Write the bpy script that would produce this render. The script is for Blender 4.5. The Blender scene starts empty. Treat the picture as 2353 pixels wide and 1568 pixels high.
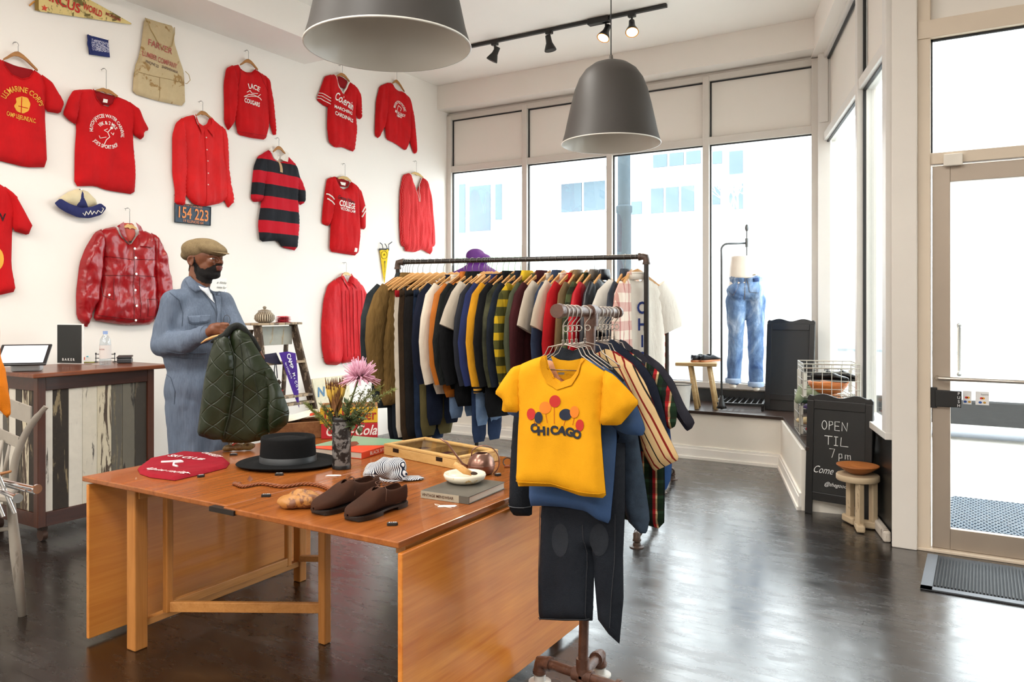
import bpy, bmesh, math, random
import numpy as np
from mathutils import Vector as V, Matrix, noise as mn
from mathutils.geometry import delaunay_2d_cdt
random.seed(7)
sc = bpy.context.scene
COL = sc.collection
PI = math.pi
# ---------------------------------------------------------------- camera
YAW = math.radians(31.2)
F, CX, HY, EYE = 1784.0, 1176.5, 702.0, 1.5
cd = bpy.data.cameras.new('camera'); cam = bpy.data.objects.new('camera', cd); COL.objects.link(cam)
cam.location = (0, 0, EYE); cam.rotation_euler = (PI/2, 0, YAW)
cd.sensor_width = 36; cd.lens = 36*F/2353; cd.shift_y = -(784-HY)/2353; cd.clip_start = .05; cd.clip_end = 300
sc.camera = cam
# ---------------------------------------------------------------- world and exposure
w = bpy.data.worlds.new('world'); sc.world = w; w.use_nodes = True
bg = w.node_tree.nodes['Background']; bg.inputs[0].default_value = (.93, .965, 1, 1); bg.inputs[1].default_value = 6.5
vs = sc.view_settings; vs.view_transform = 'Standard'; vs.look = 'None'; vs.gamma = 1; vs.use_curve_mapping = False
vs.exposure = 0.48
def area(name, loc, rot, sx, sy, power, color=(1, 1, 1), spread=180, portal=False):
    l = bpy.data.lights.new(name, 'AREA'); l.shape = 'RECTANGLE'; l.size = sx; l.size_y = sy; l.energy = power; l.color = color
    l.spread = math.radians(spread); l.cycles.is_portal = portal
    o = bpy.data.objects.new(name, l); o.location = loc; o.rotation_euler = rot; COL.objects.link(o); return o
# fill lights added behind the camera for the shop's likely unseen ceiling lamps
for i, (x, y) in enumerate([(-4.4, -.3), (-1.6, -.3), (1.4, -.3), (-4.4, -3), (-1.6, -3), (1.4, -3)]):
    area('ceiling_fill_light', (x, y, 4.22), (0, 0, 0), 1.2, 1.2, 68, (1, .965, .92))
# unseen warm area light above the sales floor, shining straight down as fill
area('sales_floor_fill', (-3.2, 2.6, 4.2), (0, 0, 0), .5, 2.6, 62, (1, .95, .88))
# ---------------------------------------------------------------- projection helpers
fw = V((-math.sin(YAW), math.cos(YAW), 0)); rt = V((math.cos(YAW), math.sin(YAW), 0))
def at(x, y, D): return fw*D + rt*((x-CX)/F*D) + V((0, 0, EYE+(HY-y)/F*D))
def onz(x, y, z=0): return at(x, y, (EYE-z)*F/(y-HY))
def onX(x, y, X):
    t = (x-CX)/F; return at(x, y, X/(fw.x+rt.x*t))
def onY(x, y, Y):
    t = (x-CX)/F; return at(x, y, Y/(fw.y+rt.y*t))
def lin(h):
    if not isinstance(h, str): return tuple(h)[:3]
    h = h.lstrip('#'); c = [int(h[i:i+2], 16)/255 for i in (0, 2, 4)]
    return tuple(x/12.92 if x <= .04045 else ((x+.055)/1.055)**2.4 for x in c)
# ---------------------------------------------------------------- materials
MC = {}
class NT:
    def __init__(s, name):
        s.m = bpy.data.materials.new(name); s.m.use_nodes = True; s.n = s.m.node_tree.nodes; s.l = s.m.node_tree.links
        s.b = s.n['Principled BSDF']; s.tc = s.n.new('ShaderNodeTexCoord')
    def node(s, t, **k):
        x = s.n.new(t)
        for a, b in k.items(): setattr(x, a, b)
        return x
    def link(s, a, b): s.l.new(a, b)
    def math(s, op, a, b=None, c=None):
        x = s.node('ShaderNodeMath', operation=op)
        for i, v in enumerate((a, b, c)):
            if v is None: continue
            if isinstance(v, (int, float)): x.inputs[i].default_value = v
            else: s.link(v, x.inputs[i])
        return x.outputs[0]
    def mapping(s, scale=(1, 1, 1), rot=(0, 0, 0), loc=(0, 0, 0)):
        x = s.node('ShaderNodeMapping'); x.inputs['Scale'].default_value = scale; x.inputs['Rotation'].default_value = rot; x.inputs['Location'].default_value = loc
        s.link(s.tc.outputs['Object'], x.inputs[0]); return x.outputs[0]
    def noise(s, vec, scale, detail=3, rough=.55, dist=0):
        x = s.node('ShaderNodeTexNoise'); x.inputs['Scale'].default_value = scale; x.inputs['Detail'].default_value = detail
        x.inputs['Roughness'].default_value = rough; x.inputs['Distortion'].default_value = dist
        if vec is not None: s.link(vec, x.inputs['Vector'])
        return x.outputs[0]
    def ramp(s, fac, stops, interp='LINEAR'):
        x = s.node('ShaderNodeValToRGB'); r = x.color_ramp; r.interpolation = interp
        while len(r.elements) < len(stops): r.elements.new(.5)
        for e, (p, c) in zip(r.elements, stops):
            e.position = p; c = (c, c, c) if isinstance(c, (int, float)) else lin(c); e.color = (*c, 1)
        s.link(fac, x.inputs[0]); return x.outputs[0]
    def mix(s, fac, a, b, mode='MIX'):
        x = s.node('ShaderNodeMix', data_type='RGBA', blend_type=mode)
        for i, v in ((0, fac), (6, a), (7, b)):
            if isinstance(v, (int, float)): x.inputs[i].default_value = v
            elif isinstance(v, (tuple, list, str)): x.inputs[i].default_value = (*lin(v), 1)
            else: s.link(v, x.inputs[i])
        return x.outputs[2]
    def bump(s, h, strength=.3, dist=.01):
        x = s.node('ShaderNodeBump'); x.inputs['Strength'].default_value = strength; x.inputs['Distance'].default_value = dist
        s.link(h, x.inputs['Height']); s.link(x.outputs[0], s.b.inputs['Normal'])
    def set(s, color=None, rough=None, metal=0, spec=None, coat=0, sheen=0):
        if color is not None:
            if isinstance(color, (tuple, list, str)): s.b.inputs['Base Color'].default_value = (*lin(color), 1)
            else: s.link(color, s.b.inputs['Base Color'])
        if rough is not None:
            if isinstance(rough, (int, float)): s.b.inputs['Roughness'].default_value = rough
            else: s.link(rough, s.b.inputs['Roughness'])
        s.b.inputs['Metallic'].default_value = metal; s.b.inputs['Coat Weight'].default_value = coat
        if spec is not None: s.b.inputs['Specular IOR Level'].default_value = spec
        if sheen: s.b.inputs['Sheen Weight'].default_value = sheen
        return s.m
def plain(col, rough=.5, metal=0, var=.12, vs=6, bump=0, bs=60, coat=0, spec=None, key=None):
    k = ('p', str(col), rough, metal, var, vs, bump, bs, coat, spec)
    if k in MC: return MC[k]
    t = NT('plain'); c = lin(col); ob = t.tc.outputs['Object']
    n = t.noise(ob, vs, 3)
    cc = t.mix(n, tuple(min(1, x*(1+var)) for x in c), tuple(x*(1-var) for x in c))
    if bump: t.bump(t.noise(ob, bs, 3), bump, .004)
    MC[k] = t.set(cc, rough, metal, spec, coat); return MC[k]
def cloth(col, var=.1, bump=.25, rough=.85, wrinkle=.5, col2=None, sheen=.0, wave=0, ws=18):
    k = ('c', str(col), var, bump, rough, wrinkle, str(col2), sheen, wave, ws)
    if k in MC: return MC[k]
    t = NT('cloth'); c = lin(col); ob = t.tc.outputs['Object']
    n = t.noise(ob, 7, 4)
    a = tuple(min(1, x*(1+var)) for x in c); b = lin(col2) if col2 else tuple(x*(1-var) for x in c)
    cc = t.mix(t.ramp(n, [(.3, 0), (.7, 1)]), a, b)
    fine = t.noise(ob, 380, 2); wr = t.noise(t.mapping((1, 1, .4)), ws*.55, 3, .5, .25)
    h = t.math('ADD', t.math('MULTIPLY', fine, .06), t.math('MULTIPLY', wr, wrinkle))
    t.bump(h, min(1, bump*2.2), .05)
    MC[k] = t.set(cc, rough, 0, .25, 0, sheen); return MC[k]
AX = {'x': 0, 'y': 1, 'z': 2}
def bandfac(t, axis, period, off=0, vec=None):
    s = t.node('ShaderNodeSeparateXYZ'); t.link(vec if vec is not None else t.tc.outputs['Object'], s.inputs[0])
    return t.math('FRACT', t.math('DIVIDE', t.math('ADD', s.outputs[AX[axis]], off+100*period), period))
def stripes(axis, period, stops, off=0, rot=(0, 0, 0), bump=.2, rough=.85):
    k = ('s', axis, period, str(stops), off, rot)
    if k in MC: return MC[k]
    t = NT('striped_cloth'); vec = t.mapping((1, 1, 1), rot)
    c = t.ramp(bandfac(t, axis, period, off, vec), stops, 'CONSTANT')
    wr = t.noise(t.mapping((1, 1, .4)), 10, 3, .5, .25); t.bump(wr, bump, .05)
    c = t.mix(.25, c, t.mix(t.noise(t.tc.outputs['Object'], 9), '#ffffff', '#999999'), 'MULTIPLY')
    MC[k] = t.set(c, rough, 0, .2); return MC[k]
def plaid(ax1, ax2, p1, st1, p2, st2, mode='MULTIPLY', fac=.6):
    k = ('pl', ax1, ax2, p1, str(st1), p2, str(st2), mode)
    if k in MC: return MC[k]
    t = NT('plaid_cloth'); a = t.ramp(bandfac(t, ax1, p1), st1, 'CONSTANT'); b = t.ramp(bandfac(t, ax2, p2), st2, 'CONSTANT')
    c = t.mix(fac, a, b, mode); t.bump(t.noise(t.mapping((1, 1, .4)), 10, 3, .5, .25), .3, .05)
    MC[k] = t.set(c, .9, 0, .2); return MC[k]
def wood(c1, c2, axis='x', rough=.4, scale=1, coat=0, c3=None, contrast=(.3, .7), bump=.05):
    k = ('w', str(c1), str(c2), axis, rough, scale, coat, str(c3), contrast)
    if k in MC: return MC[k]
    t = NT('wood'); s = [14*scale]*3; s[AX[axis]] = .9*scale; s2 = [70*scale]*3; s2[AX[axis]] = 2.5*scale
    n = t.noise(t.mapping(tuple(s)), 1.6, 4, .6, 1.2); f = t.noise(t.mapping(tuple(s2)), 2.2, 3, .7)
    st = [(contrast[0], c1), (contrast[1], c2)] + ([(.9, c3)] if c3 else [])
    c = t.ramp(t.math('ADD', t.math('MULTIPLY', n, .62), t.math('MULTIPLY', f, .38)), st)
    if bump: t.bump(f, bump, .003)
    MC[k] = t.set(c, rough, 0, .4, coat); return MC[k]
def chipped(c1, c2, c3, scale=8, thresh=.5, rough=.7, stretch=(1, 1, .25)):
    k = ('ch', str(c1), str(c2), str(c3), scale, thresh, stretch)
    if k in MC: return MC[k]
    t = NT('worn_paint'); n = t.noise(t.mapping(stretch), scale, 6, .65, .6)
    a = t.mix(t.noise(t.tc.outputs['Object'], 20), c1, tuple(x*.8 for x in lin(c1)))
    b = t.mix(t.noise(t.tc.outputs['Object'], 35), c2, c3)
    f = t.ramp(n, [(thresh-.02, 0), (thresh+.02, 1)])
    c = t.mix(f, a, b); t.bump(f, .25, .002)
    MC[k] = t.set(c, rough); return MC[k]
def glow(col, strength):
    k = ('g', str(col), strength)
    if k in MC: return MC[k]
    t = NT('lamp_glow'); t.set(col, .5); t.b.inputs['Emission Color'].default_value = (*lin(col), 1); t.b.inputs['Emission Strength'].default_value = strength
    MC[k] = t.m; return t.m
def clear(tint=(.96, .985, .98), gloss=.06, rough=.0):
    k = ('cl', tint, gloss)
    if k in MC: return MC[k]
    m = bpy.data.materials.new('clear_glass'); m.use_nodes = True; n = m.node_tree.nodes; l = m.node_tree.links
    n.remove(n['Principled BSDF']); out = n['Material Output']
    a = n.new('ShaderNodeBsdfTransparent'); a.inputs[0].default_value = (*tint, 1)
    g = n.new('ShaderNodeBsdfGlossy'); g.inputs['Roughness'].default_value = .02
    fr = n.new('ShaderNodeLayerWeight'); fr.inputs[0].default_value = .12; mu = n.new('ShaderNodeMath'); mu.operation = 'MULTIPLY_ADD'
    mu.inputs[1].default_value = .25; mu.inputs[2].default_value = gloss
    x = n.new('ShaderNodeMixShader'); l.new(fr.outputs['Fresnel'], mu.inputs[0]); l.new(mu.outputs[0], x.inputs[0])
    l.new(a.outputs[0], x.inputs[1]); l.new(g.outputs[0], x.inputs[2]); l.new(x.outputs[0], out.inputs[0]); MC[k] = m; return m
# ---------------------------------------------------------------- objects
def tag(o, label=None, cat=None, group=None, kind=None):
    if label: o['label'] = label
    if cat: o['category'] = cat
    if group: o['group'] = group
    if kind: o['kind'] = kind
    return o
def thing(name, label, cat, loc=(0, 0, 0), rz=0, group=None):
    o = bpy.data.objects.new(name, None); COL.objects.link(o); o.empty_display_size = .1
    o.location = loc; o.rotation_euler = (0, 0, rz); return tag(o, label, cat, group)
def rootm(o):
    m = Matrix.Identity(4)
    while o is not None:
        m = (Matrix.Translation(o.location) @ o.rotation_euler.to_matrix().to_4x4()) @ m; o = o.parent
    return m
class MB:
    def __init__(s): s.v = []; s.f = []; s.mi = []; s.cur = 0
    def add(s, vs, fs):
        b = len(s.v); s.v += [V(x) for x in vs]; s.f += [tuple(b+i for i in f) for f in fs]; s.mi += [s.cur]*len(fs); return s
    def box(s, c, d, R=None, taper=1):
        x, y, z = d[0]/2, d[1]/2, d[2]/2; c = V(c); vs = []
        for sz in (-1, 1):
            k = taper if sz > 0 else 1
            for sx, sy in ((-1, -1), (1, -1), (1, 1), (-1, 1)):
                p = V((sx*x*k, sy*y*k, sz*z)); vs.append(c + (R @ p if R else p))
        return s.add(vs, [(3, 2, 1, 0), (4, 5, 6, 7), (0, 1, 5, 4), (1, 2, 6, 5), (2, 3, 7, 6), (3, 0, 4, 7)])
    def bar(s, a, b, w, t, up=(0, 0, 1)):
        a, b = V(a), V(b); d = b-a; L = d.length; d.normalize(); up = V(up)
        if abs(d.dot(up)) > .98: up = V((0, 1, 0)) if abs(d.y) < .9 else V((1, 0, 0))
        x = up.cross(d).normalized(); y = d.cross(x); R = Matrix((x, y, d)).transposed()
        return s.box((a+b)/2, (w, t, L), R)
    def rings(s, rs, cap=True, closed=True):
        n = len(rs[0]); vs = [p for r in rs for p in r]; fs = []
        for i in range(len(rs)-1):
            for j in range(n if closed else n-1):
                k = (j+1) % n; fs.append((i*n+j, i*n+k, (i+1)*n+k, (i+1)*n+j))
        if cap and closed: fs += [tuple(range(n))[::-1], tuple((len(rs)-1)*n+j for j in range(n))]
        return s.add(vs, fs)
    def cyl(s, a, b, r0, r1=None, n=16, cap=True):
        return s.tube([a, b], [r0, r0 if r1 is None else r1], n, cap)
    def tube(s, pts, r, n=8, cap=True, flat=1, up=None, closed=False):
        pts = [V(p) for p in pts]; m = len(pts); r = r if isinstance(r, (list, tuple)) else [r]*m
        T = []
        for i in range(m):
            a = pts[(i-1) % m] if (closed or i) else pts[0]; b = pts[(i+1) % m] if (closed or i < m-1) else pts[-1]
            T.append((b-a).normalized())
        u = V(up) if up else (V((0, 0, 1)) if abs(T[0].z) < .9 else V((1, 0, 0)))
        x = (u - T[0]*u.dot(T[0])).normalized(); rs = []
        for i in range(m):
            x = (x - T[i]*x.dot(T[i])); x = x.normalized() if x.length > 1e-6 else T[i].orthogonal().normalized(); y = T[i].cross(x)
            rs.append([pts[i] + x*(math.cos(2*PI*j/n)*r[i]*flat) + y*(math.sin(2*PI*j/n)*r[i]) for j in range(n)])
        if closed: rs.append(rs[0]); return s.rings(rs, False)
        return s.rings(rs, cap)
    def lathe(s, prof, c=(0, 0, 0), n=32, cap=True, axis=None):
        c = V(c); R = axis.to_track_quat('Z', 'Y').to_matrix() if axis is not None else Matrix.Identity(3)
        return s.rings([[c + R @ V((r*math.cos(2*PI*j/n), r*math.sin(2*PI*j/n), z)) for j in range(n)] for r, z in prof], cap)
    def ell(s, c, r, R=None, nu=16, nv=10):
        c = V(c); rs = []
        for i in range(1, nv):
            a = PI*i/nv
            row = [V((r[0]*math.sin(a)*math.cos(2*PI*j/nu), r[1]*math.sin(a)*math.sin(2*PI*j/nu), -r[2]*math.cos(a))) for j in range(nu)]
            rs.append([c + (R @ p if R else p) for p in row])
        return s.rings(rs, True)
    def prism(s, poly, fn, t0, t1):
        n = len(poly); a = [fn(u, v, t0) for u, v in poly]; b = [fn(u, v, t1) for u, v in poly]
        return s.add(a+b, [tuple(range(n))[::-1], tuple(range(n, 2*n))] + [(i, (i+1) % n, n+(i+1) % n, n+i) for i in range(n)])
    def obj(s, name, mat, parent=None, world=False, smooth=False, bevel=0, label=None, sub=0, solid=0, fix=True):
        me = bpy.data.meshes.new(name); vs = s.v
        if world and parent is not None:
            inv = rootm(parent).inverted(); vs = [inv @ v for v in vs]
        me.from_pydata([tuple(v) for v in vs], [], s.f)
        mats = mat if isinstance(mat, (list, tuple)) else [mat]
        for m in mats: me.materials.append(m)
        if len(mats) > 1: me.polygons.foreach_set('material_index', s.mi)
        if fix:
            bm = bmesh.new(); bm.from_mesh(me); bmesh.ops.recalc_face_normals(bm, faces=bm.faces); bm.to_mesh(me); bm.free()
        return mkobj(name, me, parent, smooth, bevel, label, sub, solid)
def mkobj(name, me, parent=None, smooth=False, bevel=0, label=None, sub=0, solid=0):
    if smooth:
        me.polygons.foreach_set('use_smooth', [True]*len(me.polygons))
        if smooth is not True: me.set_sharp_from_angle(angle=math.radians(smooth))
    o = bpy.data.objects.new(name, me); COL.objects.link(o)
    if parent is not None: o.parent = parent
    if label: o['label'] = label
    if solid:
        m = o.modifiers.new('s', 'SOLIDIFY'); m.thickness = solid; m.offset = 0
    if bevel:
        m = o.modifiers.new('b', 'BEVEL'); m.width = bevel; m.segments = 2; m.limit_method = 'ANGLE'
    if sub:
        m = o.modifiers.new('u', 'SUBSURF'); m.levels = m.render_levels = sub
    return o
def struct(name, mb, mat, **k): return tag(mb.obj(name, mat, **k), kind='structure')
def dup(root, loc=None, rz=None, label=None, group=None):
    r = root.copy(); COL.objects.link(r)
    if loc is not None: r.location = loc
    if rz is not None: r.rotation_euler = (0, 0, rz)
    if label: r['label'] = label
    if group: r['group'] = group
    for ch in list(root.children):
        c = ch.copy(); COL.objects.link(c); c.parent = r
        for g in ch.children:
            d = g.copy(); COL.objects.link(d); d.parent = c
    return r
# ---------------------------------------------------------------- cloth from outlines
def resample(poly, s, closed=True):
    out = []; n = len(poly)
    for i in range(n if closed else n-1):
        a = V(poly[i]).to_2d(); b = V(poly[(i+1) % n]).to_2d(); k = max(1, int(round((b-a).length/s)))
        out += [a.lerp(b, j/k) for j in range(k)]
    return out
def smoothpoly(poly, it=1):
    p = [V(q).to_2d() for q in poly]
    for _ in range(it):
        q = []
        for i in range(len(p)):
            a, b = p[i], p[(i+1) % len(p)]; q += [a.lerp(b, .14), a.lerp(b, .86)]
        p = q
    return p
class Sheet:
    """a piece of cloth: outline polygon, puffed up towards its middle, with soft folds"""
    def __init__(s, poly, T=.03, R=None, fold=.008, fs=(11, 2.5), seed=0, smooth=1, spacing=.025, base=0, tilt=None):
        s.p = smoothpoly(poly, smooth) if smooth else [V(q).to_2d() for q in poly]
        xs = [q.x for q in s.p]; ys = [q.y for q in s.p]; s.bb = (min(xs), min(ys), max(xs), max(ys))
        s.T = T; s.R = R or min(s.bb[2]-s.bb[0], s.bb[3]-s.bb[1])*.2; s.fold = fold; s.fs = fs; s.seed = seed; s.sp = spacing; s.base = base; s.tilt = tilt
        A = np.array([(q.x, q.y) for q in s.p]); s.A = A; s.B = np.roll(A, -1, 0)
    def dist(s, u, v):
        p = np.array((u, v)); d = s.B-s.A; L = (d*d).sum(1)+1e-12; t = np.clip(((p-s.A)*d).sum(1)/L, 0, 1)
        q = s.A+d*t[:, None]; return float(np.sqrt(((q-p)**2).sum(1)).min())
    def inside(s, u, v):
        a, b = s.A, s.B; c = (a[:, 1] > v) != (b[:, 1] > v)
        with np.errstate(divide='ignore', invalid='ignore'):
            x = (b[:, 0]-a[:, 0])*(v-a[:, 1])/(b[:, 1]-a[:, 1])+a[:, 0]
        return bool((c & (u < x)).sum() % 2)
    def h(s, u, v, d=None):
        if d is None: d = s.dist(u, v) if s.inside(u, v) else 0
        k = min(1, d/s.R); z = s.T*math.sqrt(max(0, 1-(1-k)**2))
        f = mn.noise((u*s.fs[0], v*s.fs[1], s.seed*3.7)) + .5*mn.noise((u*s.fs[0]*2.3, v*s.fs[1]*2.3, s.seed*1.9+5))
        z += f*s.fold*min(1, k*3); z = max(z, .12*s.T*min(1, k*4), .0014)
        return z + s.base + (s.tilt(u, v) if s.tilt else 0)
    def tri(s):
        b = resample([tuple(q) for q in s.p], s.sp*.8); n = len(b); pts = list(b); u0, v0, u1, v1 = s.bb; sp = s.sp; j = 0
        y = v0
        while y < v1:
            x = u0 + (sp/2 if j % 2 else 0)
            while x < u1:
                if s.inside(x, y) and s.dist(x, y) > sp*.45: pts.append(V((x, y)))
                x += sp
            y += sp*.866; j += 1
        r = delaunay_2d_cdt(pts, [(i, (i+1) % n) for i in range(n)], [], 1, 1e-7); return r[0], [tuple(f) for f in r[2]]
    def mesh(s, fn, back='flat', mb=None):
        mb = mb or MB(); vs, fs = s.tri(); m = len(vs)
        D = [s.dist(p.x, p.y) for p in vs]; D = [0 if d < 1e-5 else d for d in D]
        top = [fn(p.x, p.y, s.h(p.x, p.y, d)) for p, d in zip(vs, D)]
        mb.add(top, fs)
        if back != 'none':
            def hb(p, d):
                t = s.tilt(p.x, p.y) if s.tilt else 0
                if back == 'flat': return s.base + t
                return 2*(s.base+t) - s.h(p.x, p.y, d)
            mb.add([fn(p.x, p.y, hb(p, d)) for p, d in zip(vs, D)], [f[::-1] for f in fs])
        return mb
# ---------------------------------------------------------------- lettering
TX = {}
def textgeo(s, bold=0, shear=0, spacing=1):
    k = (s, bold, shear, spacing)
    if k in TX: return TX[k]
    c = bpy.data.curves.new('t', 'FONT'); c.body = s; c.align_x = 'CENTER'; c.align_y = 'CENTER'; c.offset = bold*.5; c.shear = shear; c.space_character = spacing; c.resolution_u = 3
    o = bpy.data.objects.new('t', c); COL.objects.link(o); bpy.context.view_layer.update()
    me = bpy.data.meshes.new_from_object(o.evaluated_get(bpy.context.evaluated_depsgraph_get()))
    vs = [(v.co.x, v.co.y) for v in me.vertices]; fs = [tuple(p.vertices) for p in me.polygons]
    bpy.data.objects.remove(o); bpy.data.curves.remove(c); bpy.data.meshes.remove(me); TX[k] = (vs, fs); return TX[k]
def text(mb, s, fn, c=(0, 0), size=.1, width=None, bold=0, shear=0, arc=0, rot=0, spacing=1, z=0):
    """adds lettering; fn(u,v,w) places it; arc = radius (+ arches up, - cups down) about c"""
    vs, fs = textgeo(s, bold, shear, spacing)
    if not vs: return mb
    xs = [a for a, b in vs]; sx = size
    if width: sx = width/(max(xs)-min(xs)+1e-9)
    out = []
    for x, y in vs:
        x *= sx; y *= size
        if arc:
            a = x/arc; r = arc+y; x, y = r*math.sin(a), r*math.cos(a)-arc
            if arc < 0: pass
        if rot: x, y = x*math.cos(rot)-y*math.sin(rot), x*math.sin(rot)+y*math.cos(rot)
        out.append(fn(c[0]+x, c[1]+y, z))
    return mb.add(out, fs)
# ---------------------------------------------------------------- one continuous surface grown over many volumes
def blob(prims, voxel=.006, smooth=4, name='b', fac=.5):
    mb = MB()
    for p in prims:
        if p[0] == 'e': mb.ell(p[1], p[2], p[3] if len(p) > 3 else None, 20, 14)
        elif p[0] == 'c':
            a, b, r0, r1 = V(p[1]), V(p[2]), p[3], p[4]; mb.cyl(a, b, r0, r1, 16); mb.ell(a, (r0,)*3, None, 16, 10); mb.ell(b, (r1,)*3, None, 16, 10)
        elif p[0] == 'r': mb.rings(p[1])
        elif p[0] == 't': mb.tube(p[1], p[2], 14, True, p[3] if len(p) > 3 else 1, p[4] if len(p) > 4 else None)
        elif p[0] == 'b': mb.box(p[1], p[2], p[3] if len(p) > 3 else None)
    me = bpy.data.meshes.new(name); me.from_pydata([tuple(v) for v in mb.v], [], mb.f)
    bm = bmesh.new(); bm.from_mesh(me); bmesh.ops.recalc_face_normals(bm, faces=bm.faces); bm.to_mesh(me); bm.free()
    o = bpy.data.objects.new(name, me); COL.objects.link(o)
    m = o.modifiers.new('r', 'REMESH'); m.mode = 'VOXEL'; m.voxel_size = voxel
    if smooth: q = o.modifiers.new('s', 'SMOOTH'); q.iterations = smooth; q.factor = fac
    bpy.context.view_layer.update()
    r = bpy.data.meshes.new_from_object(o.evaluated_get(bpy.context.evaluated_depsgraph_get()))
    bpy.data.objects.remove(o); bpy.data.meshes.remove(me); return r
def blobobj(name, prims, mat, parent=None, voxel=.006, smooth=4, world=False, wr=0, ws=(9, 9, 9), label=None, fac=.5, push=None):
    me = blob(prims, voxel, smooth, name, fac)
    if wr:
        for v, n in [(v, v.normal.copy()) for v in me.vertices]:
            k = mn.noise((v.co.x*ws[0], v.co.y*ws[1], v.co.z*ws[2])) + .5*mn.noise((v.co.x*ws[0]*2.1+3, v.co.y*ws[1]*2.1, v.co.z*ws[2]*2.1))
            v.co += n*k*wr
    if push:
        for v in me.vertices: push(v)
    if world and parent is not None: me.transform(rootm(parent).inverted())
    me.materials.clear(); me.materials.append(mat) if not isinstance(mat, (list, tuple)) else [me.materials.append(m) for m in mat]
    return mkobj(name, me, parent, True, label=label)
def arcpts(c, r, a0, a1, n, ax=(1, 0, 0), ay=(0, 0, 1)):
    c, ax, ay = V(c), V(ax), V(ay); return [c + ax*(r*math.cos(a0+(a1-a0)*i/n)) + ay*(r*math.sin(a0+(a1-a0)*i/n)) for i in range(n+1)]
# ================================================================ THE ROOM
XW, YF, CH = -5.95, 8.25, 4.30          # left wall, front window wall, ceiling
paint = plain('#f1ebe3', .75, var=.02, vs=2, bump=.05, bs=90)
paint2 = plain('#e9e3da', .7, var=.03, vs=2)
frame_m = plain('#cfc8bf', .45, var=.04, vs=5, bump=.04, bs=140)
frame_w = plain('#dcd8d2', .45, var=.04, vs=5)
gasket = plain('#15181a', .5)
glass = clear()
A2, B2 = V((-.45, 5.40)), V((-1.31, 8.25))   # side glazing runs between these
sd = (B2-A2).normalized(); sn = V((sd.y, -sd.x))  # outward normal of side glazing
def sp(s, z, o=0): q = A2+sd*s+sn*o; return V((q.x, q.y, z))
def sbox(mb, s0, s1, o0, o1, z0, z1):
    P = [sp(s0, z0, o0), sp(s1, z0, o0), sp(s1, z0, o1), sp(s0, z0, o1)]; Q = [V((p.x, p.y, z1)) for p in P]
    return mb.add(P+Q, [(3, 2, 1, 0), (4, 5, 6, 7), (0, 1, 5, 4), (1, 2, 6, 5), (2, 3, 7, 6), (3, 0, 4, 7)])
def bx(mb, x0, x1, y0, y1, z0, z1): return mb.box(((x0+x1)/2, (y0+y1)/2, (z0+z1)/2), (x1-x0, y1-y0, z1-z0))
SL = (B2-A2).length
# floor: dark scuffed strip boards running along X
t = NT('dark_floorboards'); ob = t.tc.outputs['Object']
br = t.node('ShaderNodeTexBrick'); br.offset = .37; br.inputs['Color1'].default_value = (.2, .2, .2, 1); br.inputs['Color2'].default_value = (.8, .8, .8, 1); br.inputs['Mortar'].default_value = (0, 0, 0, 1)
br.inputs['Scale'].default_value = 1; br.inputs['Mortar Size'].default_value = .003; br.inputs['Brick Width'].default_value = 1.3; br.inputs['Row Height'].default_value = .062
t.link(ob, br.inputs['Vector'])
gr = t.noise(t.mapping((1.2, 26, 1)), 2.4, 5, .65, .6); big = t.noise(t.mapping((.5, 1, 1)), 1.7, 4, .6, .4)
base = t.ramp(gr, [(.25, '#0b0604'), (.6, '#170e09'), (.85, '#2b1d15')])
base = t.mix(t.ramp(big, [(.50, 0), (.74, .62)]), base, '#605d5b')
base = t.mix(.5, base, t.ramp(br.outputs['Color'], [(0, .45), (1, 1.15)]), 'MULTIPLY')
base = t.mix(br.outputs['Fac'], base, '#0c0806')
ro = t.ramp(t.noise(t.mapping((1, 3, 1)), 3.5, 5, .7), [(.3, .16), (.75, .36)])
hh = t.math('ADD', t.math('MULTIPLY', br.outputs['Fac'], -1.0), t.math('MULTIPLY', t.noise(t.mapping((.8, 9, 1)), 3, 3), .9))
t.bump(hh, .10, .002); floor_m = t.set(base, ro, 0, .9, .3); t.b.inputs['Coat Roughness'].default_value = .3
struct('floor', MB().prism([(-5.95, -5), (5.5, -5), (5.5, 5.5), (-.45, 5.5), (-1.28, 8.25), (-5.95, 8.25)], lambda u, v, w: V((u, v, w)), -.06, 0), floor_m)
struct('ceiling', MB().prism([(-5.95, -5), (5.5, -5), (5.5, 5.53), (-.42, 5.53), (-1.25, 8.35), (-5.95, 8.35)], lambda u, v, w: V((u, v, w)), CH, CH+.1), paint)
struct('wall_left', bx(MB(), -6.1, XW, -5.0, 8.35, 0, CH+.05), paint)
struct('wall_back', bx(MB(), -6.1, 5.6, -5.15, -5.0, 0, CH+.05), paint)
struct('wall_right', bx(MB(), 5.5, 5.65, -5.0, 5.6, 0, CH+.05), paint)
# boxed soffit along the left wall and beam above the windows
struct('trim_1', bx(MB(), XW, -5.37, -5.0, 5.71, 3.975, CH), paint)
struct('trim_2', bx(MB(), XW, -1.2, 7.98, 8.25, 4.0, CH), paint)
m = MB(); sbox(m, -.1, SL+.02, -.16, .06, 3.98, CH); struct('trim_3', m, paint)
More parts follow.
